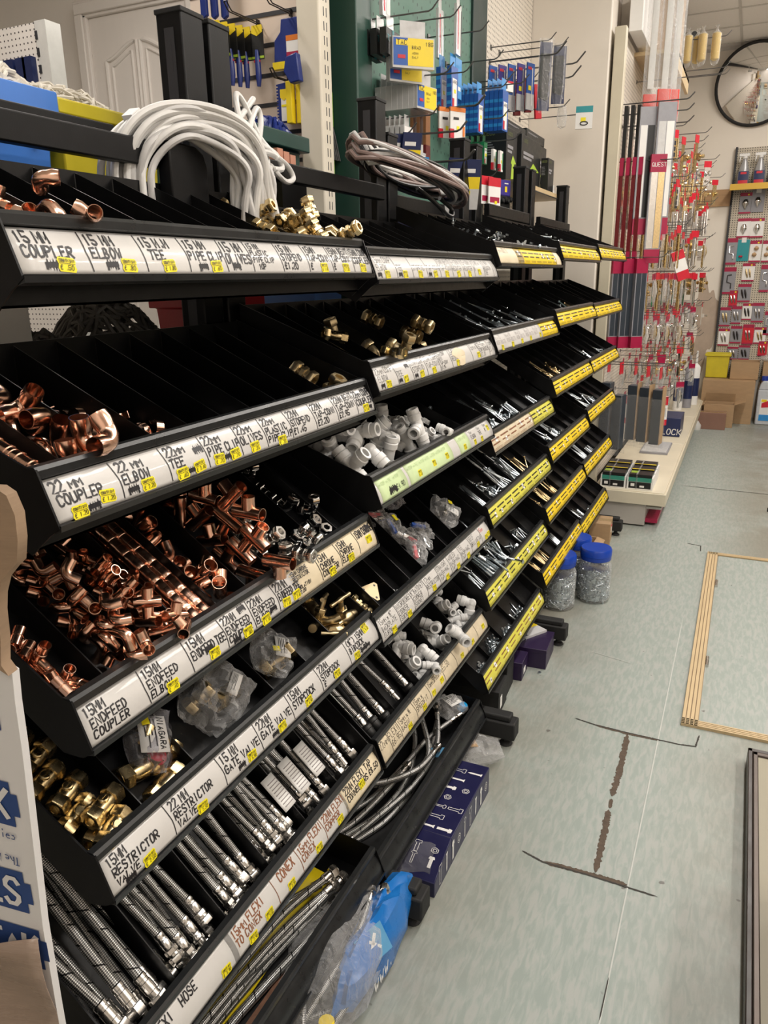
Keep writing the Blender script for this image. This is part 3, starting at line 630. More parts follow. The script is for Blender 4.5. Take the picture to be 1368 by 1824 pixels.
mb.grid(lambda a, b: (lambda p: (p[0] + .003 * math.sin(9 * a) * b, p[1], p[2]))(f(.555 + (.04 + .012 * math.sin(2 * PI * a * 3)) * b * math.cos(2 * PI * a), .024 + .024 * b * math.sin(2 * PI * a))), 30, 3)
mb.obj('torn_patch', 'label_beige', TRAYS[1, 1])
hand_label(1, 2, .002, LW, [('', [], [])], seps=False, label='white backing label strip')
for a, b, st, bl in ((.018, .17, None, 1), (.185, .50, [(.22, .35, '1.60'), (.55, .42, '1.90'), (.86, .4, '2.20')], 0), (.56, .655, [(.5, .3, '2.60')], 0)):
    p = strip(1, 2, a, b, 'label_green', .001, .049, .0012, label='pale green label piece'); mb = MB(); f = strip_surf(1, 2, .0026); rr = random.Random(5)
    for i in range(int((b - a) / .04)): write(mb, 'mm ' + rr.choice(['ELBOW', 'TEE', 'STOP']), a + .006 + i * .04, .036, .006, f, .0007, .034, jit=.05)
    mb.obj('handwriting', 'ink_green', p)
    if bl:
        mb = MB(); write(mb, '£4.90', a + .085, .012, .012, f, .0016, .06, rnd=rr); blot(mb, f, a + .065, .018, .036, .014, rr); mb.obj('handwriting', 'ink', p)
    for q in st or []:
        f0 = strip_surf(1, 2, .003); sticker(p, 1, 2, a + (b - a) * q[0], .05 * q[1], q[2], w=.024)
p = strip(1, 2, .66, LW - .002, 'label_white', .0005, .0495, .0012); mb = MB(); f = strip_surf(1, 2, .0024)
for x, a, b in ((.675, '15mm', 'ELBOW'), (.75, '15mm', 'TEE'), (.81, '15mm', '½')): write(mb, a, x, .038, .007, f, .0009); write(mb, b, x, .024, .010, f, .0014, .05)
mb.obj('handwriting', 'ink', p)
for x, q in ((.70, .012), (.765, .010), (.845, .030)): sticker(p, 1, 2, x, q, '1.20', w=.022)
hand_label(1, 3, .006, LW, [('15mm x ½"/BACKPLATE/ELBOW', [S('4.40', .6, .12)], [], 1.1), ('MICROBORE/COOKER/SOCKET', [S('9.90', .6, .14)]), ('½"BAYONET/COOKER/SOCKET', [], []), ('12mm/RESTRICTOR', [S('3.30', .5, .2)]), ('STRAIGHT/WASH-MAC/TAP', [S('4.90', .6, .1)]), ('ANGLED/WASH-MAC/TAP', [S('5.90', .6, .1)]), ('TEE/WASH-MAC/TAP', [S('5.40', .6, .14)]), ('SELF/DRILLING TAP', [S('6.60', .6, .2)], [], 1.1), ('', [S('2.90', .5, .2), S('2.90', .8, .26)], [], .9)], pen=.0011, label='white handwritten label strip')
mb = MB(); f = strip_surf(1, 3, .0024); write(mb, '15mm', LW - .085, .034, .010, f, .0014, .05); mb.obj('red_handwriting', 'ink_red', TRAYS[1, 3])
hand_label(1, 4, .0, LW, [('22mm', [], [], .5), ('FLEXI/£6.95', [], [], .6), ('15mm x ½/BASIN', [S('5.90', .5, .2)]), ('15mm x ¾/SPEEDFIT', [S('3.20', .5, .2)]), ('15mm SPEEDFIT/', [S('2.20', .2, .3), S('2.40', .8, .4)], [], 1.1), ('£5.50', [], []), ('', [S('3.90', .5, .3)]), ('', [S('4.20', .5, .3)]), ('', [S('4.50', .6, .4)])], 'label_tan', pen=.0014, label='stained tan handwritten label strip')
hand_label(2, 0, .0, .30, [('6mm BOLTS', [], [], 1)], 'label_beige', pen=.0011, label='cream handwritten label piece'); print_label(2, 0, .22, .80, n=7, seed=1, label='yellow printed label strip'); strip(2, 0, .79, LW, 'label_beige', label='cream torn label end')
hand_label(2, 1, .0, LW * .70, [('M6 x 20/ROOF BOLTS', [S('.20', .5, .14)]), ('M6 x 40/ROOF BOLTS', [S('.25', .5, .16)]), ('M6 x 50/ROOF BOLTS', [S('.30', .5, .18)]), ('M6 x 70/ROOF BOLTS', [S('.35', .5, .2)]), ('M6 x 80/BOLTS', [S('.40', .7, .25)])], ink='ink_grey', seps=False, pen=.0011, label='white handwritten label strip')
print_label(2, 1, LW * .70, LW, n=5, seed=2, label='yellow printed label strip')
print_label(2, 2, .0, LW * .62, 'label_tan', n=5, seed=3, ink='ink_brown', label='tan printed label strip'); print_label(2, 2, LW * .6, LW, 'label_lime', n=4, seed=4, label='lime printed label strip')
for l in (3, 4): print_label(2, l, .0, LW, 'label_lime', n=9, seed=l, label='lime yellow printed label strip')
print_label(2, 5, .0, LW, 'label_lime', n=8, seed=9, ink='ink_brown', label='yellowed printed label strip')
for u in (3, 4):
    for l in range(6): print_label(u, l, .0, LW, 'label_yellow', n=(8 if l == 0 else 6), seed=u * 7 + l, label='bright yellow printed label strip')
# ------------------------------------------------------------------ fittings: one mesh set per kind
pm('white_fitting', (.74, .74, .73), .34, 0, .04, 30, .01, 100)
PROTO = {}     # name -> list of (part name, mesh, material)
def proto(name, *parts): PROTO[name] = [(pn, mb.mesh(pn, mt), mt) for pn, mb, mt in parts]
def arc(r, a0, a1, n, c=(0, 0)): return [(c[0] + r * math.cos(a0 + (a1 - a0) * k / n), c[1] + r * math.sin(a0 + (a1 - a0) * k / n), 0) for k in range(n + 1)]
def tubelet(r, L, dimple=0, bulge=0, seg=16):
    mb = MB(); zs = [(-L / 2, r), (-L * .30, r)] + ([(-L * .27, r + bulge), (-L * .2, r + bulge), (-L * .17, r)] if bulge else []) + ([(-.0012, r), (0, r - dimple), (.0012, r)] if dimple else []) + ([(L * .17, r), (L * .2, r + bulge), (L * .27, r + bulge)] if bulge else []) + [(L * .30, r), (L / 2, r)]
    mb.sweep([(z, 0, 0) for z, _ in zs], [q for _, q in zs], seg, inner=r - .0009); return mb
def elbow(r, leg, R, seg=16, bulge=0, obl=.0):
    c = (-R, R)                                    # quarter bend in the x-y plane
    p = [(-R - leg, 0, 0), (-R - leg * .5, 0, 0)] + [(-R + R * math.sin(a), R - R * math.cos(a), 0) for a in [PI / 2 * k / 8 for k in range(9)]] + [(0, R + leg * .5, 0), (0, R + leg, 0)]
    p = [(x + R * .6, y - R * .6, z) for x, y, z in p]
    rr = [r] * len(p)
    if bulge: rr[1] = r + bulge; rr[-2] = r + bulge
    rr[2:-2] = [r * .97] * (len(p) - 4)
    mb = MB(); mb.sweep(p, rr, seg, inner=r - .0009); return mb
def tee(r, run, br, seg=16):
    mb = MB(); mb.sweep([(-run / 2, 0, 0), (-run * .2, 0, 0), (-run * .16, 0, 0), (run * .16, 0, 0), (run * .2, 0, 0), (run / 2, 0, 0)], [r, r, r * .97, r * .97, r, r], seg, inner=r - .0009)
    mb.sweep([(0, r * .55, 0), (0, r + (br - r) * .4, 0), (0, br, 0)], [r * 1.02, r * .98, r], seg, inner=r - .0009); return mb
proto('coupler15', ('copper_coupler', tubelet(.0090, .034, .0006, .0011), 'copper'))
proto('coupler15e', ('copper_coupler', tubelet(.0088, .030, .0012), 'copper'))
proto('coupler22', ('copper_coupler', tubelet(.0126, .040, .0012, .0013), 'copper'))
proto('coupler22e', ('copper_coupler', tubelet(.0124, .036, .0009), 'copper'))
proto('elbow15', ('copper_elbow', elbow(.0090, .013, .011), 'copper'))
proto('elbow15s', ('copper_elbow', elbow(.0092, .014, .011, bulge=.0012), 'copper'))
proto('elbow22', ('copper_elbow', elbow(.0126, .018, .016), 'copper'))
proto('elbow22s', ('copper_elbow', elbow(.0134, .022, .020, bulge=.0015), 'copper'))
proto('tee15', ('copper_tee', tee(.0090, .042, .022), 'copper'))
proto('tee22', ('copper_tee', tee(.0126, .060, .031), 'copper'))
mb = MB()                                            # copper saddle clip: band with two drilled ears
mb.grid(lambda a, b: (lambda s: ((.0135 * math.cos(PI * s), (b - .5) * .012, .0135 * math.sin(PI * s))))(a), 10, 1)
for sgn in (-1, 1): mb.box(*sorted((sgn * .0135, sgn * .026)), -.006, .006, -.0006, .0008)
proto('saddle', ('pipe_clip', mb, 'copper'))
def compnut(mb, x0, x1, r, bore):
    e = (x1 - x0) * .12; mb.sweep([(x0, 0, 0), (x0 + e, 0, 0), (x1 - e, 0, 0), (x1, 0, 0)], [r * .92, r, r, r * .92], 6, inner=bore); mb.sweep([(x0 - .0006, 0, 0), (x1 + .0006, 0, 0)], r * .80, 14, inner=bore)
def comp(k, mat, name, L=.046):
    b = MB(); b.lathe([(.010 * k, -L * .32), (.0105 * k, -L * .14), (.0105 * k, L * .14), (.010 * k, L * .32)], 14, 'x'); b.hexnut(.0135 * k, -.004 * k, .004 * k, 'x')
    n1 = MB(); compnut(n1, -L / 2, -L * .22, .0148 * k, .0078 * k); n2 = MB(); compnut(n2, L * .22, L / 2, .0148 * k, .0078 * k)
    proto(name, ('body', b, mat), ('compression_nut', n1, mat), ('compression_nut', n2, mat))
comp(1.0, 'brass', 'comp15'); comp(1.35, 'brass_dull', 'comp22', .058); comp(1.0, 'nickel', 'comp15c', .044); comp(1.0, 'chrome', 'valve15c', .05)
def compelbow(k, mat, name):
    b = elbow(.0105 * k, .008 * k, .012 * k); L = .012 * k
    n1 = MB(); n1.M = tr(-.0295 * k * .6 - .004 * k, -.0072 * k, 0); compnut(n1, -.007 * k, .007 * k, .0148 * k, .0078 * k)
    n2 = MB(); n2.M = tr(.0072 * k, .0295 * k * .6 + .004 * k, 0) @ rotz(PI / 2); compnut(n2, -.007 * k, .007 * k, .0148 * k, .0078 * k)
    proto(name, ('body', b, mat), ('compression_nut', n1, mat), ('compression_nut', n2, mat))
compelbow(1.0, 'chrome', 'celbow'); compelbow(1.3, 'brass_dull', 'belbow22')
mb = MB(); mb.lathe([(.0095, -.03), (.0095, -.012), (.012, -.008), (.012, .012), (.009, .016), (.009, .026)], 14, 'x'); n1 = MB(); compnut(n1, -.034, -.018, .0165, .009); n2 = MB(); n2.hexnut(.0145, .010, .028, 'x', .008)
proto('tapconn', ('body', mb, 'brass'), ('compression_nut', n1, 'brass'), ('compression_nut', n2, 'brass'))
def valve(k, name):
    L = .055 * k; b = MB(); b.lathe([(.0095 * k, -L * .4), (.0105 * k, -L * .22), (.0118 * k, -L * .12), (.0118 * k, L * .12), (.0105 * k, L * .22), (.0095 * k, L * .4)], 16, 'x')
    n1 = MB(); compnut(n1, -L / 2, -L * .22, .0146 * k, .0078 * k); n2 = MB(); compnut(n2, L * .22, L / 2, .0146 * k, .0078 * k)
    s = MB(); s.lathe([(.0066 * k, .0), (.0066 * k, .0135 * k), (.0054 * k, .0145 * k), (0, .0145 * k)], 14); s.box(-.0045 * k, .0045 * k, -.0007 * k, .0007 * k, .0142 * k, .0150 * k)
    proto(name, ('body', b, 'brass'), ('compression_nut', n1, 'brass'), ('compression_nut', n2, 'brass'), ('slotted_screw', s, 'brass'))
valve(1.22, 'valve15'); valve(1.45, 'valve22')
mb = MB(); mb.sweep([(-.003, 0, 0), (.003, 0, 0)], .0105, 16, inner=.0085); proto('olive', ('copper_ring', mb, 'copper'))
mb = MB(); mb.sweep([(-.005, 0, 0), (-.003, 0, 0), (.003, 0, 0), (.005, 0, 0)], [.0125, .0138, .0138, .0125], 6, inner=.0095); proto('cring', ('chrome_ring', mb, 'chrome'))
def wfit(k, name, kind):
    def leg(mb, x0, x1):
        a = lambda t: x0 + (x1 - x0) * t
        mb.sweep([(a(0), 0, 0), (a(.30), 0, 0), (a(.34), 0, 0), (a(.62), 0, 0), (a(.66), 0, 0), (a(.72), 0, 0), (a(.74), 0, 0), (a(1), 0, 0)], [.0125 * k, .0128 * k, .0152 * k, .0155 * k, .0155 * k, .0125 * k, .0142 * k, .0138 * k], 18, inner=.0088 * k)
    mb = MB(); leg(mb, -.006 * k, -.044 * k)
    if kind == 'elbow': mb.M = rotz(-PI / 2); leg(mb, -.006 * k, -.044 * k); mb.M = Matrix(); mb.lathe([(0, -.013 * k), (.0125 * k, -.009 * k), (.0134 * k, 0), (.0125 * k, .009 * k), (0, .013 * k)], 14)
    else: leg(mb, .006 * k, .044 * k); mb.sweep([(-.01 * k, 0, 0), (.01 * k, 0, 0)], .0128 * k, 16)
    if kind == 'tee': mb.M = rotz(-PI / 2); leg(mb, -.006 * k, -.044 * k); mb.M = Matrix()
    mb.v = [(x + (.010 * k if kind == 'elbow' else 0), y - (.010 * k if kind != 'straight' else 0), z) for x, y, z in mb.v]
    proto(name, ('push_fit_' + kind, mb, 'white_fitting'))
wfit(1.22, 'w22e', 'elbow'); wfit(1.22, 'w22t', 'tee'); wfit(1.22, 'w22s', 'straight'); wfit(.9, 'w15e', 'elbow'); wfit(.9, 'w15t', 'tee'); wfit(.85, 'w15s', 'straight')
def bolt(name, L, r, hr, hh, mat, head='hex', thread=True):
    mb = MB(); n = 8; pts = []; rr = []
    if thread == 'coarse':
        m = 18
        for i in range(m): pts += [(-L / 2 + L * .72 * i / m, 0, 0), (-L / 2 + L * .72 * (i + .5) / m, 0, 0)]; rr += [r * .72 if i else r * .2, r * 1.08]
        pts += [(L * .23, 0, 0), (L / 2, 0, 0)]; rr += [r, r]
    else: pts = [(-L / 2, 0, 0), (-L / 2 + r * .6, 0, 0), (0, 0, 0), (L / 2, 0, 0)]; rr = [r * (.25 if head == 'csk' else .75), r, r, r]
    mb.sweep(pts, rr, n)
    if head == 'hex': mb.lathe([(hr, L / 2), (hr, L / 2 + hh)], 6, 'x')
    elif head == 'dome': mb.lathe([(hr, L / 2), (hr * .85, L / 2 + hh * .6), (hr * .3, L / 2 + hh), (0, L / 2 + hh)], 10, 'x')
    elif head == 'csk': mb.lathe([(r, L / 2 - hh), (hr, L / 2), (hr, L / 2 + .0006), (hr * .35, L / 2 + .0006), (0, L / 2 - .0012)], 10, 'x')
    nm = {'hex': 'hex_bolt', 'dome': 'coach_bolt', 'csk': 'wood_screw'}[head] if thread != 'coarse' else 'coach_screw'
    proto(name, (nm, mb, mat))
bolt('b40', .042, .0032, .0066, .005, 'zinc'); bolt('b60', .062, .0032, .0066, .005, 'zinc'); bolt('b90', .095, .0036, .0075, .0055, 'zinc'); bolt('r120', .125, .0034, .0075, .004, 'zinc', 'dome'); bolt('d50', .052, .0034, .008, .0045, 'zinc', 'dome')
bolt('coach', .10, .0048, .0085, .006, 'zinc', 'hex', 'coarse'); bolt('g60', .062, .0026, .0056, .0035, 'gold_screw', 'csk'); bolt('g90', .10, .0030, .0062, .0035, 'gold_screw', 'csk'); bolt('z80', .085, .0028, .006, .0035, 'zinc', 'csk')
mb = MB(); mb.sweep([(-.003, 0, 0), (.003, 0, 0)], .0072, 6, inner=.0038); proto('nut', ('hex_nut', mb, 'zinc'))
mb = MB(); mb.lathe([(.006, -.004), (.005, .006)], 10); 
for s in (-1, 1): mb.prism([(s * .003, -.001), (s * .016, .008), (s * .017, .016), (s * .012, .016), (s * .003, .006)] if s > 0 else [(s * .003, .006), (s * .012, .016), (s * .017, .016), (s * .016, .008), (s * .003, -.001)], -.0012, .0012)
proto('wing', ('wing_nut', mb, 'zinc'))
mb = MB()
for k in range(3): mb.M = tr(0, 0, .0); 
mb.M = Matrix(); mb.sweep([(.0115 * math.cos(a), .0115 * math.sin(a), 0) for a in [PI * .1 + PI * 1.8 * k / 14 for k in range(15)]], .0022, 8, flat=2.2); mb.box(-.016, -.010, -.005, .005, -.005, .005)
proto('wclip', ('plastic_pipe_clip', mb, 'white_plastic'))
mb = MB(); mb.lathe([(0, -.0016), (.014, -.0016), (.015, 0), (.014, .0016), (0, .0016)], 18); proto('wdisc', ('white_plastic_cover', mb, 'white_plastic'))
NICE = {'coupler15': 'copper ringed coupler', 'coupler15e': 'plain copper endfeed coupler', 'coupler22': 'large copper ringed coupler', 'coupler22e': 'large copper endfeed coupler', 'elbow15': 'small copper endfeed elbow', 'elbow15s': 'copper ringed elbow', 'elbow22': 'large copper endfeed elbow', 'elbow22s': 'large copper ringed elbow', 'tee15': 'small copper tee', 'tee22': 'large copper tee', 'saddle': 'copper saddle pipe clip',
        'comp15': 'brass compression coupler', 'comp22': 'large dull brass compression coupler', 'comp15c': 'nickel compression coupler', 'valve15c': 'chrome compression coupler', 'celbow': 'chrome compression elbow', 'belbow22': 'brass compression elbow', 'tapconn': 'brass tap connector', 'valve15': 'brass restrictor valve', 'valve22': 'large brass restrictor valve', 'olive': 'copper ring', 'cring': 'chrome ring nut',
        'w22e': 'large white push-fit elbow', 'w22t': 'large white push-fit tee', 'w22s': 'large white push-fit coupler', 'w15e': 'small white push-fit elbow', 'w15t': 'small white push-fit tee', 'w15s': 'small white push-fit coupler', 'b40': 'short zinc hex bolt', 'b60': 'zinc hex bolt', 'b90': 'long zinc hex bolt', 'r120': 'long zinc coach bolt', 'd50': 'short zinc coach bolt', 'coach': 'thick zinc coach screw', 'g60': 'golden wood screw', 'g90': 'long golden wood screw', 'z80': 'zinc wood screw', 'nut': 'zinc hex nut', 'wing': 'zinc wing nut', 'wclip': 'white plastic pipe clip', 'wdisc': 'round white plastic cover'}
LONG = {'b90', 'r120', 'coach', 'g90', 'z80', 'g60', 'b60'}
# (bay, tier, bin) -> [(kind, how many)], how far up the slope they spread (0..1)
BINS = {
 (0, 0, 0): ([('coupler15', 20)], .6), (0, 0, 1): ([('elbow15s', 22)], .75), (0, 0, 2): ([('elbow15s', 3)], .3), (0, 0, 8): ([('comp15', 16)], .9), (0, 0, 9): ([('comp15', 36)], .98),
 (0, 1, 1): ([('elbow22s', 11)], .65), (0, 1, 2): ([('saddle', 26)], .95), (0, 1, 3): ([('saddle', 18)], .6), (0, 1, 5): ([('wdisc', 12)], .7), (0, 1, 7): ([('coupler15', 3)], .1), (0, 1, 9): ([('comp22', 6)], 1.0),
 (0, 2, 0): ([('coupler15e', 36)], .95), (0, 2, 1): ([('elbow15', 34)], .95), (0, 2, 2): ([('tee15', 26)], .95), (0, 2, 4): ([('elbow22', 8), ('tee22', 4)], .8), (0, 2, 5): ([('tee22', 17)], .98), (0, 2, 6): ([('comp15c', 12)], .9), (0, 2, 7): ([('valve15c', 3)], .2), (0, 2, 8): ([('celbow', 4), ('valve15c', 2)], .8), (0, 2, 9): ([('cring', 6)], .9),
 (1, 0, 3): ([('olive', 4)], .8), (1, 0, 4): ([('olive', 5)], .9), (1, 0, 6): ([('nut', 5)], .6),
 (1, 1, 1): ([('tapconn', 2)], .6), (1, 1, 2): ([('belbow22', 5)], .85), (1, 1, 3): ([('tapconn', 3)], .9), (1, 1, 4): ([('comp22', 3)], .5), (1, 1, 5): ([('comp22', 2)], .3), (1, 1, 6): ([('tapconn', 3)], .95),
 (1, 2, 0): ([('w22e', 12), ('w22t', 4)], .9), (1, 2, 1): ([('w22e', 7), ('w22s', 3)], .6), (1, 2, 2): ([('w22t', 4), ('w22s', 3)], .9), (1, 2, 3): ([('w15e', 6), ('w15t', 3)], .6), (1, 2, 4): ([('w15s', 3), ('d50', 6)], .6), (1, 2, 5): ([('d50', 8)], .8),
 (1, 3, 0): ([('comp15', 3), ('tapconn', 2)], .5), (1, 3, 2): ([('wclip', 7)], .6), (1, 3, 8): ([('b40', 6)], .5),
 (1, 4, 2): ([('w22e', 7), ('w15e', 3)], .6), (1, 4, 3): ([('w22t', 4), ('w15s', 4)], .6), (1, 4, 4): ([('w15t', 4), ('w22e', 3)], .6),
 (2, 0, 2): ([('wing', 10)], .9), (2, 0, 3): ([('wing', 16)], .9), (2, 0, 5): ([('b40', 14)], .7), (2, 0, 6): ([('nut', 12)], .8), (2, 0, 8): ([('nut', 8)], .7),
 (2, 1, 0): ([('b40', 12)], .8), (2, 1, 1): ([('b60', 22)], .8), (2, 1, 2): ([('b90', 14)], .9), (2, 1, 3): ([('r120', 10)], .9), (2, 1, 4): ([('r120', 12)], .9), (2, 1, 5): ([('r120', 9)], .9),
 (2, 2, 0): ([('d50', 12)], .8), (2, 2, 1): ([('b60', 20)], .8), (2, 2, 2): ([('b60', 14), ('d50', 6)], .8), (2, 2, 3): ([('b90', 5)], .4), (2, 2, 5): ([('z80', 4)], .4),
 (2, 3, 0): ([('r120', 8)], .9), (2, 3, 1): ([('b40', 18)], .8), (2, 3, 2): ([('r120', 12)], .9), (2, 3, 3): ([('r120', 12)], .9), (2, 3, 4): ([('g90', 6)], .7),
 (2, 4, 0): ([('z80', 10)], .8), (2, 4, 1): ([('coach', 16)], .8), (2, 4, 2): ([('coach', 14)], .8), (2, 4, 3): ([('nut', 8), ('b40', 6)], .4), (2, 4, 4): ([('b60', 8)], .6),
 (2, 5, 0): ([('nut', 22)], .6), (2, 5, 1): ([('wing', 16)], .7), (2, 5, 2): ([('nut', 26)], .7), (2, 5, 3): ([('b40', 10)], .5),
 (3, 0, 2): ([('g60', 8)], .9), (3, 0, 3): ([('r120', 9)], .9), (3, 0, 5): ([('nut', 10)], .9), (3, 1, 1): ([('r120', 8)], .9), (3, 1, 3): ([('r120', 8)], .8), (3, 1, 4): ([('g90', 4)], .9),
 (3, 2, 1): ([('g90', 12)], .9), (3, 2, 2): ([('g60', 16)], .8), (3, 3, 1): ([('b60', 8)], .7), (3, 3, 2): ([('b60', 20)], .8), (3, 4, 0): ([('g60', 10)], .8), (3, 4, 1): ([('g90', 10)], .8), (3, 4, 2): ([('g60', 12)], .8), (3, 5, 0): ([('g60', 10)], .8), (3, 5, 1): ([('g90', 10)], .8), (3, 5, 3): ([('z80', 8)], .6),
 (4, 0, 2): ([('nut', 8)], .8), (4, 2, 1): ([('b90', 12)], .9), (4, 2, 3): ([('d50', 8)], .5), (4, 3, 1): ([('b90', 10)], .9), (4, 3, 2): ([('b60', 16)], .8), (4, 4, 1): ([('r120', 8)], .9), (4, 4, 2): ([('b60', 6)], .5), (4, 5, 1): ([('b60', 10)], .7), (4, 5, 2): ([('nut', 18)], .8)}
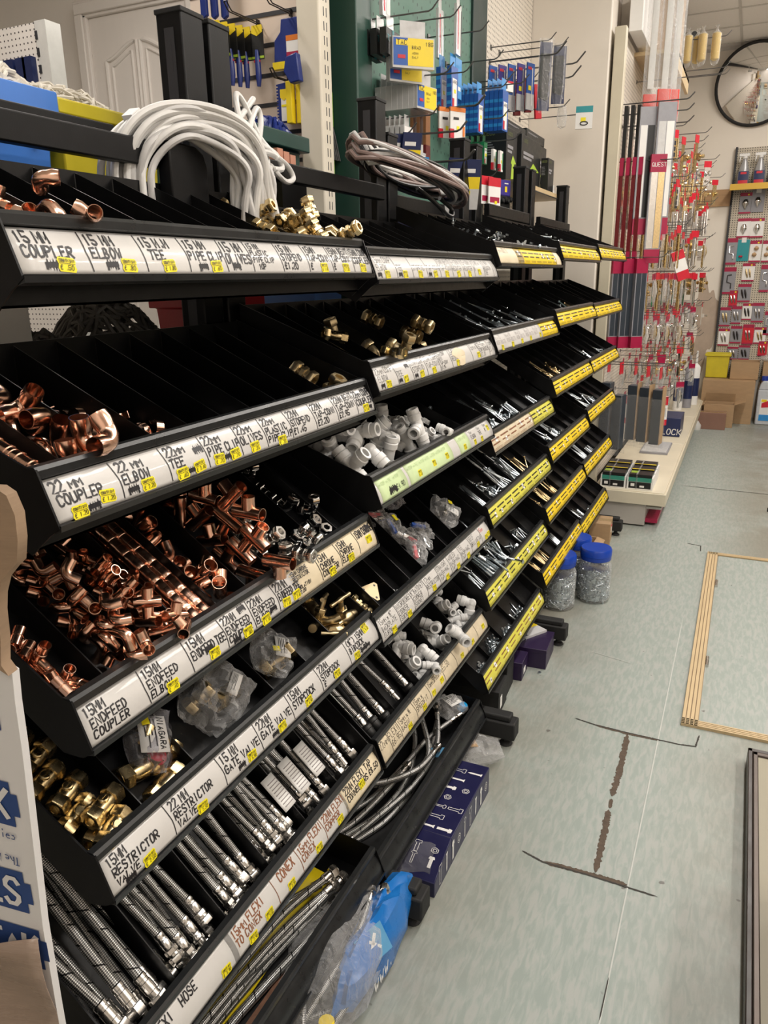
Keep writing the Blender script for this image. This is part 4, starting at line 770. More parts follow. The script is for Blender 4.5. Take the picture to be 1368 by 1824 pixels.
# resting places of the loose stock: kind number, x, y, z in mm within its tray, rotation quaternion in 1/99
BAKED = {
 (0, 0, 0): (0,321,48,-10,0,3,-7,99,0,255,48,21,9,92,-3,35,0,293,21,-3,52,-37,-48,59,0,203,35,31,51,57,50,39,0,268,39,6,83,30,27,37,0,329,19,-17,69,-10,-10,69,0,233,42,29,33,86,-11,34,0,280,12,12,2,35,5,-92,0,158,47,48,12,15,-27,93,0,249,20,23,22,45,-27,-81,0,314,21,0,26,62,72,10,0,219,14,51,33,-24,58,69,0,288,40,19,86,-11,23,41,0,329,30,13,18,68,-70,4,0,228,21,31,13,-45,31,82,0,309,27,22,42,-50,57,-48,0,183,35,39,38,67,57,27,0,267,12,38,38,-20,-79,-41,0,329,39,32,54,-42,23,-67,0,225,48,50,18,-31,52,76),
 (0, 0, 1): (0,317,134,-8,46,-86,-15,-8,0,197,134,37,37,84,29,-24,0,259,132,11,88,14,20,-39,0,136,134,60,35,-86,-33,5,0,237,133,40,37,-48,-12,78,0,315,128,17,28,-34,69,56,0,175,133,64,41,-59,-6,68,0,265,134,46,6,33,48,-80,0,100,131,80,68,-44,-47,-33,0,209,131,64,13,24,-88,-36,0,291,132,38,59,-43,66,-5,0,151,136,89,49,-60,-44,-43,0,249,134,74,38,86,27,-17,0,323,133,49,60,78,-6,-2,0,298,129,77,34,34,-70,50,0,122,130,105,24,-1,-83,-49,0,211,129,93,52,31,54,-57,0,356,133,72,19,87,39,-21,0,163,132,114,7,-37,89,20,0,291,132,112,8,-34,90,-23,0,75,135,94,1,-16,-49,85),
 (0, 0, 2): (0,317,251,17,64,-72,-22,-9,0,273,221,6,30,17,29,88,0,321,224,0,29,-48,-70,-41),
 (0, 0, 8): (0,324,740,15,68,-18,45,54,0,197,737,57,13,64,-74,9,0,266,751,22,50,64,-35,44,0,112,734,95,83,-6,-19,50,0,229,733,46,61,25,-39,-62,0,300,746,31,14,82,4,54,0,147,723,74,97,11,16,-4,0,279,722,42,95,1,-27,0,0,93,750,78,18,96,3,-18,0,211,749,79,97,4,18,-1,0,314,725,62,2,-90,9,40,0,255,738,61,50,50,-50,-48,0,223,721,86,6,97,1,-18,0,325,751,79,83,34,39,-16),
 (0, 0, 9): (0,319,837,3,49,-36,63,46,0,145,853,57,50,-34,-50,60,0,265,853,13,21,48,70,47,0,85,837,91,4,46,-7,87,0,198,856,36,39,59,-58,-39,0,296,860,13,29,68,-7,65,0,117,854,68,28,-54,-72,30,0,234,854,24,57,65,-29,-40,0,57,863,90,97,12,18,-1,0,164,850,78,70,-13,9,-68,0,272,853,41,65,-8,-8,74,0,96,862,102,82,-15,50,20,0,235,838,48,29,-95,-2,-7,0,314,839,43,97,16,-7,1,0,137,849,88,63,27,31,65,0,267,853,69,53,18,36,73,0,58,837,120,5,29,16,-93,0,174,854,52,29,-72,52,-32,0,313,866,54,5,-5,73,67,0,119,865,121,12,-50,-22,-82,0,240,850,85,72,47,6,48,0,44,853,138,29,64,69,-10,0,194,851,85,36,44,34,73,0,299,851,77,40,-40,-76,30,0,103,837,142,18,-14,77,58,0,212,867,71,52,21,75,-31,0,321,865,3,31,56,37,-66,0,158,855,106,48,53,-53,-43,0,259,837,107,7,48,-12,85,0,84,865,145,95,4,-28,1,0,222,849,107,44,51,50,52,0,351,838,81,88,42,-18,8,0,149,840,132,96,10,-20,6,0,244,865,131,48,28,-71,41,0,193,850,115,14,72,54,38),
 (0, 1, 1): (0,313,131,14,73,-66,6,-3,0,219,132,47,66,-73,-9,-2,0,309,132,74,0,7,64,75,0,145,132,80,44,43,-50,59,0,263,132,67,29,40,60,-61,0,306,106,48,4,1,67,72,0,200,121,115,23,66,64,29,0,348,121,85,5,85,7,-49,0,153,121,127,64,10,20,72,0,230,121,98,65,-16,-18,71),
 (0, 1, 2): (0,332,221,-3,60,34,-36,61,0,178,207,61,13,-13,68,69,0,280,220,11,72,-64,-17,14,0,98,213,76,67,-70,21,7,0,230,213,39,1,19,1,-97,0,299,221,1,34,-91,17,-5,0,142,221,64,98,7,-1,-16,0,241,234,16,14,14,-69,69,0,60,220,102,43,6,-85,-26,0,194,220,53,1,-26,-70,65,0,286,221,11,62,73,11,20,0,118,220,80,24,11,62,73,0,240,211,34,70,-67,-9,-18,0,316,220,15,40,10,58,-69,0,170,220,71,62,-36,-33,-60,0,255,220,23,24,-12,66,-69,0,81,209,98,5,-6,59,79,0,212,221,48,57,-69,-41,-8,0,312,221,29,42,7,56,-70,0,128,214,90,2,11,5,-98,0,260,234,37,70,69,-6,6,0,65,220,117,79,-48,-12,-33,0,192,226,82,98,-7,15,-3,0,275,216,37,90,14,38,-7,0,100,220,95,35,-10,50,77,0,221,217,60,92,-35,10,-7),
 (0, 1, 3): (0,324,320,18,19,66,47,53,0,231,320,26,16,24,-52,79,0,287,308,12,62,71,-28,-6,0,203,303,40,29,-5,-95,0,0,273,316,24,88,22,-39,13,0,314,325,20,60,29,0,73,0,229,308,45,9,-22,70,-66,0,294,320,20,66,51,-42,32,0,179,322,61,13,14,66,-71,0,255,307,28,19,29,19,-91,0,313,346,40,0,0,-37,92,0,212,309,55,6,16,-93,-29,0,283,331,37,96,-1,25,-5,0,318,307,30,87,27,-38,9,0,247,301,49,99,1,9,-1,0,291,298,34,81,-48,-26,-16,0,175,301,58,97,0,-20,0,0,262,320,52,25,19,8,94),
 (0, 1, 5): (0,324,485,-18,95,19,10,15,0,216,485,32,92,-19,-5,32,0,294,485,-5,30,55,-77,2,0,173,485,46,74,2,28,-60,0,235,485,20,3,65,-68,-29,0,325,481,-1,48,80,-32,-4,0,206,485,35,17,96,-16,10,0,300,485,-3,2,-68,-66,30,0,145,485,57,24,-11,-94,-17,0,260,485,10,33,-21,-90,-11,0,325,486,1,12,56,65,-47,0,182,485,46,28,-50,-80,-5),
 (0, 1, 7): (0,327,661,-6,48,-59,-40,-49,0,305,663,1,9,-54,13,81,0,321,693,35,78,-44,-37,-21),
 (0, 1, 9): (0,314,816,52,15,-84,-8,-49,0,127,844,77,78,58,16,-12,0,241,816,80,39,88,10,-23,0,68,844,101,8,18,-38,89,0,200,850,59,21,50,32,-76,0,280,849,26,65,51,-43,34),
 (0, 2, 0): (0,330,28,26,55,43,69,9,0,210,43,95,37,-59,-61,37,0,287,25,43,54,33,31,69,0,152,38,135,7,52,75,38,0,249,30,69,19,-22,-60,-73,0,310,12,27,94,-10,29,0,0,175,18,119,90,29,29,-4,0,272,19,53,20,-60,-74,15,0,136,22,146,36,-15,-82,39,0,221,18,97,23,89,-8,35,0,303,41,42,27,58,73,21,0,173,49,121,26,-14,-83,-45,0,253,11,70,9,90,4,-39,0,312,41,26,64,23,-26,-67,0,196,20,105,68,-3,-7,72,0,272,49,53,26,14,-83,45,0,183,34,130,8,-26,-55,-77,0,226,43,85,3,69,71,4,0,321,11,50,9,87,-4,46,0,210,20,117,14,79,-50,-29,0,296,29,68,69,-42,45,35,0,122,41,156,23,47,-84,-9,0,256,49,94,13,44,24,-84,0,297,49,66,14,-44,26,84,0,159,11,138,17,86,-9,45,0,236,11,87,32,17,81,-43,0,327,40,40,71,-33,14,59,0,271,11,78,27,-88,11,35,0,297,11,59,14,-26,-45,-83,0,166,42,147,32,58,-69,-26,0,272,40,73,23,92,7,-28,0,330,12,74,77,54,24,-17,0,240,37,97,11,-54,-82,-10,0,246,49,71,26,-12,-83,-45,0,324,49,57,85,50,3,-2,0,220,41,113,35,42,26,78),
 (0, 2, 1): (0,318,133,39,39,-30,-9,85,0,164,132,130,8,88,39,-21,0,272,137,64,67,-67,19,22,0,86,132,180,26,36,-88,-13,0,218,132,90,35,26,12,88,0,300,134,55,21,-74,-52,-35,0,125,132,154,88,-9,28,-35,0,253,132,84,44,-35,80,-15,0,54,133,209,41,16,-1,89,0,199,134,140,40,81,24,-31,0,294,129,84,82,-54,-3,-14,0,145,131,177,1,-38,84,-37,0,242,130,112,65,-47,-26,-52,0,343,132,69,91,2,1,-38,0,167,134,155,28,-30,35,83,0,293,132,107,91,-13,-1,-37,0,95,136,206,57,-77,-25,-5,0,203,132,117,90,-6,-12,-38,0,187,130,179,4,-38,74,53,0,322,132,122,3,37,-91,-9,0,65,128,230,35,37,-67,52,0,222,134,165,59,-71,-35,-3,0,335,128,96,48,49,-56,44,0,123,133,189,36,-28,8,87,0,269,134,129,41,-7,49,75,0,239,131,181,69,1,51,-49,0,365,133,91,27,16,57,74,0,122,134,221,17,16,56,-78,0,241,132,140,37,-42,82,-4,0,162,137,206,35,28,-56,68,0,308,132,143,90,11,7,-40),
 (0, 2, 2): (0,330,216,30,70,7,-70,7,0,202,253,118,18,-93,-5,-27,0,295,240,38,14,82,-48,-25,0,144,246,147,46,84,25,-3,0,226,240,85,24,-50,-80,16,0,317,253,39,64,-65,-27,-26,0,163,240,128,28,-28,9,-90,0,254,229,66,18,-73,-60,23,0,144,215,150,76,63,7,-6,0,236,253,117,14,78,-10,58,0,316,226,57,91,25,-3,31,0,191,229,131,56,29,22,73,0,266,241,81,64,28,-30,-64,0,247,227,117,42,32,9,-83,0,289,253,66,23,94,-5,22,0,197,229,151,71,36,-12,-58,0,258,253,101,1,90,0,41,0,210,229,135,7,61,71,33,0,297,216,75,79,59,-8,6,0,105,232,167,30,-1,-89,-30,0,330,240,80,59,43,55,38,0,357,229,69,42,22,41,77,0,204,224,100,42,82,33,-14,0,288,228,103,71,60,24,24),
 (0, 2, 4): (1,309,383,70,72,45,-50,-9,0,194,384,113,70,26,33,56,0,271,378,59,65,-19,20,-69,1,128,387,177,16,-42,29,83,0,225,381,99,41,7,90,6,0,322,384,33,46,47,63,40,0,169,384,142,71,-9,-31,61,0,247,382,84,57,30,-23,-71,1,92,398,201,1,-7,10,98,0,287,380,106,63,47,-6,-60,1,161,367,165,94,11,-29,3),
 (0, 2, 5): (0,308,486,58,67,-73,5,5,0,196,486,154,22,-24,64,69,0,287,484,101,69,63,24,-22,0,98,484,199,67,-63,-27,-26,0,221,484,114,71,68,-8,8,0,368,486,91,70,-70,0,0,0,152,484,163,54,49,-49,45,0,247,486,75,64,70,20,-21,0,62,484,225,66,-63,28,26,0,276,484,208,67,63,-27,25,0,320,485,132,21,-24,-67,-66,0,156,485,229,68,-71,1,-2,0,264,484,161,21,20,-69,65,0,212,486,196,5,-5,-67,-73,0,308,486,179,69,71,2,-2,0,81,486,243,63,66,26,-28),
 (0, 2, 6): (0,325,573,71,34,-65,-31,-59,0,167,573,145,83,-53,-12,-7,0,257,573,81,41,21,78,-40,0,94,573,194,31,-7,91,20,0,196,573,112,84,44,26,-13,0,284,573,52,22,92,7,-29,0,121,573,163,28,9,-90,29,0,233,573,97,59,65,-31,34,0,69,573,211,43,-83,-15,-29,0,226,573,138,67,73,3,-3,0,369,573,75,67,73,0,0,0,301,573,103,9,-30,28,90),
 (0, 2, 7): (0,313,661,46,74,-48,-38,-24,0,289,662,63,29,32,60,-66,0,333,661,85,1,26,-4,95),
 (0, 2, 8): (0,312,752,45,23,40,59,-64,1,167,750,132,70,-64,21,20,0,282,752,112,62,76,11,1,0,129,752,175,61,76,15,-5,0,222,747,112,33,-38,68,51,1,279,750,72,7,93,-2,33),
 (0, 2, 9): (0,327,845,20,88,-31,20,27,0,287,836,39,19,-42,35,80,0,308,840,24,3,46,5,-87,0,332,853,45,8,2,-96,-23,0,316,837,33,86,-18,-45,-10,0,326,865,22,17,68,-68,-17),
 (1, 0, 3): (0,328,346,-24,48,66,-33,45,0,264,351,0,29,-76,-20,-53,0,310,335,-17,8,56,11,-81,0,141,345,47,27,49,39,-71),
 (1, 0, 4): (0,328,432,-16,52,-14,9,-82,0,309,449,-17,54,15,78,-22,0,329,449,-20,30,-26,69,59,0,119,449,55,65,-49,-45,-34,0,301,432,-6,16,72,-33,-57),
 (1, 0, 6): (0,330,646,-25,71,40,-49,27,0,232,637,12,72,38,-50,26,0,317,650,-20,41,38,60,-56,0,281,669,-6,36,-43,52,63,0,291,655,-10,50,-26,72,38),
 (1, 1, 1): (0,361,133,74,60,-78,7,-5,0,205,135,109,60,-68,-20,35),
 (1, 1, 2): (0,302,245,18,70,68,10,-11,0,177,248,71,41,36,-46,68,0,329,247,77,64,73,17,-11,0,128,248,105,62,75,0,17,0,250,244,52,67,-66,24,20),
 (1, 1, 3): (0,300,346,1,9,-17,-60,-77,0,259,340,34,38,91,-5,6,0,313,346,38,44,77,22,-38),
 (1, 1, 4): (0,305,441,120,45,-86,8,15,0,157,441,131,93,29,16,-5,0,272,441,91,15,5,-94,28),
 (1, 1, 5): (0,318,539,14,52,-48,-51,-47,0,270,539,33,11,50,-19,82),
 (1, 1, 6): (0,319,648,-7,18,-63,72,-20,0,175,653,53,47,84,19,-15,0,279,668,20,4,2,91,38),
 (1, 2, 0): (0,305,75,31,14,69,-69,-14,0,138,31,143,70,68,-13,10,0,246,75,81,39,-58,58,-39,0,82,52,143,62,63,45,0,0,179,57,97,3,-62,8,77,1,299,31,87,28,-28,-64,-64,0,133,87,111,66,28,18,65,0,222,45,110,31,-55,-21,73,0,62,92,178,31,-61,-61,-37,0,195,33,177,65,-70,16,22,1,143,71,211,92,26,10,24,1,233,75,168,92,33,-9,-11,0,311,90,90,53,-68,-48,-7,0,145,84,160,43,35,-81,-14,1,278,88,140,3,10,28,-94),
 (1, 2, 1): (1,218,216,68,94,-9,20,-22,0,194,210,112,39,13,-5,90,1,282,240,46,17,-20,-80,-53,0,117,238,124,42,-89,-6,-11,0,257,225,131,6,39,-23,-88,1,310,197,69,56,25,72,-30,0,78,245,175,55,64,38,-36,0,285,217,103,82,-23,-50,-5,0,77,208,153,61,-31,52,48,0,171,219,152,98,-9,-3,4),
 (1, 2, 2): (0,279,360,67,48,-61,10,61,1,181,343,100,88,-28,35,11,0,245,373,97,58,-5,-61,-51,0,91,383,148,11,10,-79,-58,1,206,387,114,63,-32,-57,-39,0,317,372,109,11,-59,2,-79,1,133,366,103,58,73,32,3),
 (1, 2, 3): (1,308,528,52,2,-38,-91,7,0,214,543,74,18,-7,-72,-65,0,293,494,68,34,-7,88,29,1,170,520,94,16,-7,-17,96,1,247,515,66,56,-15,60,-54,0,315,503,22,95,5,21,19,0,207,485,88,8,10,-70,68,0,339,536,75,66,5,15,72,0,138,493,105,76,48,-6,-41),
 (1, 2, 4): (1,316,651,12,28,10,-50,80,1,238,632,45,32,-4,-74,58,0,300,633,27,59,-77,15,13,0,188,646,74,26,-16,-7,-94,1,288,675,33,31,-53,-60,50,1,333,674,8,51,-43,-47,56,1,258,654,37,38,-59,-61,33,1,296,677,21,81,43,26,26,0,189,689,74,18,9,-93,29),
 (1, 2, 5): (0,324,840,9,62,50,38,45,0,205,781,59,29,-1,-75,-58,0,313,821,20,84,1,-9,51,0,171,841,73,2,-55,-80,-20,0,292,830,22,90,13,16,36,0,322,792,23,32,-75,32,-46,0,248,809,41,95,5,15,22,0,294,798,22,55,-37,32,-66),
 (1, 3, 0): (1,325,38,33,38,59,67,-18,1,260,35,69,37,80,44,-12,0,313,81,26,57,-74,19,26,0,275,78,56,93,12,32,-3,0,295,29,40,55,-44,44,-54),
 (1, 3, 2): (0,327,257,10,30,-48,-66,48,0,300,221,26,26,-47,-81,20,0,306,252,21,28,-26,-91,10,0,324,279,23,93,-17,-28,-12,0,325,225,15,8,-65,-66,34,0,325,215,6,8,-80,-50,29,0,334,275,7,46,56,-49,-46),
 (1, 3, 8): (0,333,844,15,18,-66,-52,50,0,294,861,31,86,-37,31,-5,0,327,813,5,65,-38,33,-55,0,295,846,29,84,37,11,-37,0,319,840,11,41,-61,-57,35,0,334,819,-2,67,-8,-19,70),
 (1, 4, 2): (0,297,472,71,60,-62,-35,-33,0,237,448,89,44,-33,18,-80,1,353,405,74,5,96,24,-3,0,250,398,107,1,2,30,-94,0,283,406,62,57,19,-33,-71,0,316,399,21,80,8,54,21,1,202,475,126,72,21,50,-41,0,206,418,137,25,22,-20,-91),
 (1, 4, 3): (0,296,608,50,49,-4,-40,-76,1,255,618,64,65,-56,-7,49,0,269,618,99,59,-6,23,76,1,326,597,0,54,-45,-45,54,0,357,618,87,37,13,31,85),
 (1, 4, 4): (0,280,800,55,71,47,-3,-51,1,236,766,105,70,25,-11,-64,0,306,759,60,49,-83,-24,0,0,189,839,127,85,-14,33,-36,0,270,785,89,20,32,90,17,1,308,820,25,23,-37,-88,10,1,311,850,84,55,51,-35,54),
 (2, 0, 2): (0,331,222,30,70,-2,29,-64,0,191,218,84,54,-16,10,-81,0,303,221,41,19,-54,64,-50,0,119,203,114,29,54,64,43,0,217,198,75,47,-67,50,-24,0,319,198,36,42,65,27,55,0,163,210,97,46,-67,51,-25,0,279,201,51,51,-65,52,-16,0,103,221,121,53,66,49,12,0,215,225,78,80,11,57,4),
 (2, 0, 3): (0,353,342,64,99,0,0,8,0,198,341,84,67,64,27,-23,0,280,303,86,97,-1,17,-8,0,110,309,145,40,15,7,89,0,217,343,77,42,58,5,68,0,320,335,34,39,-30,5,-86,0,125,337,114,67,-26,62,-29,0,294,332,46,97,-9,10,11,0,105,345,119,6,-19,1,-97,0,200,304,115,14,48,66,54,0,295,345,43,14,-18,3,-96,0,152,331,103,27,-58,5,-76,0,246,330,65,73,-47,30,37,0,313,344,39,31,15,36,-86,0,176,334,94,70,8,59,36,0,273,341,54,26,23,-64,67),
 (2, 0, 5): (0,310,486,37,4,98,2,-15,0,228,476,70,8,22,-16,95,0,295,476,43,1,-23,-20,-94,0,193,482,90,90,36,6,20,0,268,483,63,65,72,8,19,0,318,495,50,25,-90,-6,-34,0,219,487,81,12,96,-19,4,0,318,485,46,23,-7,-56,-78,0,188,492,97,96,-9,-15,-13,0,247,494,62,16,-16,-52,-81,0,328,476,42,16,50,-20,81,0,169,485,94,6,-22,1,-96,0,276,490,53,21,-96,-4,10,0,337,467,67,47,14,8,86),
 (2, 0, 6): (0,204,577,111,80,-9,-57,-7,0,193,612,119,70,-17,-14,67,0,156,585,128,25,51,35,-73,0,295,580,79,47,66,-33,47,0,329,558,32,49,-51,44,-54,0,195,567,115,10,-56,15,79,0,145,594,132,5,57,7,-81,0,218,580,107,61,53,-43,38,0,360,570,66,36,86,32,13,0,192,579,119,40,0,-29,86),
 (2, 0, 8): (0,347,739,63,24,66,24,-66,0,215,783,74,64,-52,-43,-35,0,350,763,63,43,55,43,-55,0,179,757,120,46,67,-32,47,0,296,777,41,42,37,61,-54,0,349,712,66,40,-52,59,-45,0,280,756,85,41,-40,57,57),
 (2, 1, 0): (0,334,84,27,17,-65,-72,11,0,190,50,88,84,49,15,-7,0,294,93,45,14,77,-59,-13,0,161,78,100,57,65,-30,-37,0,264,55,57,38,-45,48,-63,0,321,91,33,9,-77,61,-7,0,184,89,90,74,58,28,15,0,275,50,52,79,-31,-12,50,0,165,46,98,57,63,-34,-39,0,228,80,72,29,9,-44,83,0,312,94,48,88,-42,13,8,0,200,69,84,98,0,17,1),
 (2, 1, 1): (0,306,183,39,1,22,0,97,0,208,197,81,48,-85,12,13,0,295,195,44,49,84,8,-16,0,129,252,114,84,50,18,-4,0,268,231,55,47,85,17,-10,0,304,182,52,87,-43,18,12,0,183,182,91,9,-20,-49,-83,0,264,258,57,17,14,-84,48,0,119,193,118,47,85,16,-11,0,309,233,50,44,38,-59,-54,0,303,212,41,85,47,12,-14,0,155,229,103,85,-47,12,14,0,317,227,43,61,39,48,47,0,334,227,37,68,7,21,69,0,224,225,74,29,5,-77,-55,0,268,247,55,54,-81,3,18,0,210,249,80,14,-19,-84,-47,0,296,231,56,46,13,-30,-81,0,327,222,44,72,17,14,64),
 (2, 1, 2): (0,287,330,48,48,85,11,-15,0,175,379,95,50,-83,3,19,0,281,342,51,18,11,-84,48,0,113,350,121,84,-50,18,4,0,216,353,78,6,21,-49,83,0,298,371,43,6,27,50,80,0,156,393,103,18,12,-84,48,0,286,330,60,98,1,15,2,0,114,405,121,2,22,-19,95,0,203,364,83,2,21,-11,96,0,296,359,47,19,-15,-96,1,0,151,330,105,22,2,-95,19,0,295,347,55,19,-10,-95,-16,0,300,383,46,29,-13,-89,29),
 (2, 1, 3): (0,275,550,53,97,-1,18,-3,0,171,549,97,92,-31,19,1,0,275,534,62,71,68,15,-1,0,137,543,116,24,95,-2,-15,0,210,512,81,20,7,-95,18,0,281,501,51,11,18,-57,78,0,157,494,103,92,31,18,-2,0,252,477,63,79,57,16,-9,0,118,531,119,58,78,6,-18,0,196,484,87,19,10,-92,29),
 (2, 1, 4): (0,276,677,53,96,-18,17,6,0,186,686,91,97,2,18,8,0,276,688,53,95,20,19,2,0,109,689,123,12,19,-79,55,0,212,635,80,5,22,-55,79,0,276,665,53,93,30,17,-6,0,148,654,106,5,-21,1,-97,0,276,653,53,96,18,17,-7,0,124,665,117,92,31,18,-1,0,276,700,69,96,17,17,-5,0,280,643,58,22,93,-9,-25,0,124,638,117,56,79,16,-11),
 (2, 1, 5): (0,276,786,53,57,79,13,-13,0,181,808,93,16,18,-92,28,0,276,774,53,79,57,14,-11,0,112,810,122,59,-77,2,21,0,211,805,80,91,32,21,6,0,282,806,50,22,-5,-77,-58,0,257,836,61,13,18,-79,56,0,277,851,53,58,-77,4,19,0,113,771,121,16,-14,-78,-57),
 (2, 2, 0): (0,327,56,34,40,41,-72,-36,0,279,63,63,41,-84,-13,28,0,305,85,48,38,82,-25,-30,0,156,31,137,37,0,-71,-58,0,290,50,57,80,-50,6,29,0,317,101,40,21,27,-15,92,0,313,66,61,75,6,-18,-62,0,301,36,50,34,-30,11,-87,0,120,62,159,82,-51,13,20,0,325,50,54,57,-53,40,-46,0,333,59,47,33,-58,-72,10,0,257,43,77,34,-82,43,-2),
 (2, 2, 1): (0,304,182,47,83,49,22,-10,0,246,242,82,84,-47,19,16,0,312,229,43,19,-22,-47,-82,0,192,183,114,83,-47,20,14,0,251,207,79,2,33,-54,76,0,305,250,47,37,88,18,-18,0,191,208,115,50,-81,5,25,0,280,189,62,3,29,-19,93,0,187,232,117,84,47,19,-15,0,250,231,79,2,-28,1,-95,0,304,239,47,49,-82,8,24,0,188,250,116,3,96,-9,-24,0,254,219,77,5,30,-49,80,0,304,215,47,83,48,21,-12,0,304,243,58,64,-72,4,23,0,321,207,47,31,-37,-83,-25,0,189,194,116,84,-46,18,17,0,280,201,62,48,83,13,-21,0,306,230,59,83,46,24,-15,0,231,257,91,48,83,12,-21),
 (2, 2, 2): (0,315,372,41,37,4,-73,-56,1,321,354,50,17,41,36,81,0,314,383,41,0,-34,54,-76,0,216,365,101,81,52,25,-3,1,281,378,69,34,60,42,57,1,333,359,36,26,-61,-73,-1,0,248,383,81,2,-31,-46,-82,1,283,397,61,31,91,2,-23,0,186,394,118,80,-51,27,1,0,248,348,81,44,84,25,-13,0,321,371,50,48,42,6,75,0,183,332,120,96,-1,24,-2,0,258,340,75,81,-50,14,21,1,333,391,56,63,-17,54,51,0,307,329,55,45,-82,13,30,0,317,406,61,85,49,-11,3,0,235,353,89,78,52,31,6,0,244,329,89,55,79,17,-19,0,304,337,47,24,-18,-58,-75,1,219,405,99,79,55,15,-17),
 (2, 2, 3): (0,289,533,57,96,-2,25,-6,0,298,478,52,4,28,1,95,0,290,518,56,22,93,-8,-26,0,299,501,51,28,-13,-94,3,0,298,552,52,14,25,-53,79),
 (2, 2, 5): (0,303,806,47,25,-14,-76,-56,0,303,778,47,22,-19,-51,-80,0,299,825,50,90,-32,26,0,0,304,850,47,29,-7,-75,-58),
 (2, 3, 0): (0,288,59,63,20,-26,-33,-88,0,274,89,73,58,75,10,-27,0,288,45,63,31,-10,-74,-57,0,236,62,100,16,93,13,-26,0,281,100,68,78,54,20,-20,0,287,31,76,26,-88,19,31,0,180,40,139,52,79,17,-23,0,281,112,68,18,-93,7,27),
 (2, 3, 1): (0,331,204,32,55,-27,15,-76,0,270,218,75,26,88,35,-12,0,312,217,46,81,6,12,55,0,252,212,88,75,28,28,50,0,264,182,79,26,-92,4,26,0,323,245,38,33,26,-14,89,0,287,214,63,42,33,-76,-36,0,295,250,58,29,-23,-90,-19,0,223,183,107,46,83,19,-20,0,269,200,80,13,54,-72,39,0,328,225,45,67,38,0,62,0,324,238,62,57,-37,60,-39,0,290,241,61,57,75,2,-30,0,323,197,48,22,35,-89,14,0,300,247,66,93,21,25,-7,0,321,207,51,31,15,-87,-32,0,291,239,74,97,19,-3,-4,0,296,205,65,25,77,56,-12),
 (2, 3, 2): (0,282,370,68,58,75,11,-27,0,219,347,111,19,27,-79,49,0,288,399,64,14,-28,-52,-78,0,176,347,142,1,32,-31,88,0,286,366,80,87,-33,20,29,0,287,345,64,4,-31,1,-94,0,183,399,137,27,16,-75,56,0,288,387,65,32,-7,-92,-18,0,190,375,132,27,-91,15,25,0,288,329,79,26,-19,-78,-52,0,281,332,68,30,-90,5,28,0,284,378,81,29,-89,-13,30),
 (2, 3, 3): (0,283,496,67,5,-31,2,-94,0,270,552,76,29,11,-90,28,0,281,540,68,56,77,17,-23,0,174,511,143,36,14,-86,-31,0,279,526,77,78,-55,17,17,0,282,501,81,83,46,25,-16,0,183,503,137,13,-91,-22,29,0,292,513,69,19,-31,-52,-76,0,289,548,74,22,24,-75,56,0,243,507,95,28,-19,-48,-80,0,287,489,76,39,84,10,-34,0,277,476,84,86,44,18,-8),
 (2, 3, 4): (0,298,696,55,31,-10,-74,-57,0,294,652,58,75,-58,28,10,0,315,693,53,49,20,-22,81,0,214,624,114,18,93,8,-27,0,299,629,55,10,-30,-17,-92,0,299,662,54,33,-4,-91,22),
 (2, 4, 0): (0,301,69,57,24,90,-3,-32,0,302,59,56,78,51,17,-29,0,301,84,57,94,0,31,0,0,235,100,110,58,-73,9,32,0,301,112,57,89,-30,30,8,0,302,37,57,93,-4,31,-12,0,307,46,52,20,31,-14,91,0,307,24,52,22,-28,-79,-48,0,248,68,100,79,38,38,26,0,306,100,53,26,-23,-78,-50),
 (2, 4, 1): (0,290,201,69,55,-76,12,30,0,227,247,119,18,-29,-48,-80,0,290,243,68,83,-44,22,24,0,194,211,145,12,34,4,92,0,276,212,80,33,-11,-79,-49,0,287,186,71,81,-47,25,19,0,197,185,142,47,-81,15,28,0,289,228,70,66,-67,16,27,0,189,229,149,93,-4,31,-12,0,299,244,79,3,35,-52,77,0,289,183,86,92,24,28,-6,0,335,234,83,24,3,-67,69,0,291,207,83,67,-65,12,32,0,302,229,79,38,3,-81,-41,0,305,257,87,84,-52,6,2),
 (2, 4, 2): (0,299,332,61,19,28,-50,78,0,210,332,132,81,47,28,-15,0,299,405,62,8,-34,-18,-91,0,194,365,146,31,-15,-76,-53,0,253,371,99,11,-92,23,27,0,306,392,68,34,-28,-80,-39,0,204,401,137,32,-13,-80,-48,0,281,372,76,38,4,-72,56,0,131,332,195,15,-30,-47,-80,0,289,342,85,30,92,-3,-22,0,295,380,76,87,24,33,-23,0,208,353,135,2,-35,21,-90,0,355,343,66,85,-49,6,-12,0,291,366,89,95,3,28,-1),
 (2, 4, 3): (0,332,492,31,34,82,-16,39,0,332,474,35,1,70,70,1,1,327,517,37,51,1,-44,72,0,332,486,40,55,-71,-26,-34,1,307,527,53,74,-48,39,-23,1,326,540,50,16,-76,42,-44,0,321,486,40,78,43,-38,21,0,332,551,31,67,58,-32,28,1,298,492,60,57,-56,-35,48,1,321,515,57,75,15,-7,-62,0,332,532,35,52,-47,47,-52,0,313,497,46,83,-33,-40,-16,1,334,520,46,67,-5,12,-72,0,332,539,35,63,32,32,62),
 (2, 4, 4): (0,316,659,46,38,11,-88,-23,0,282,670,73,27,-65,62,-30,0,317,649,45,39,14,-86,-27,0,273,655,80,62,-26,21,-69,0,306,623,53,46,82,18,-25,0,307,701,52,83,40,17,-31,0,306,722,53,45,82,20,-24,0,314,677,47,30,-19,-77,-51),
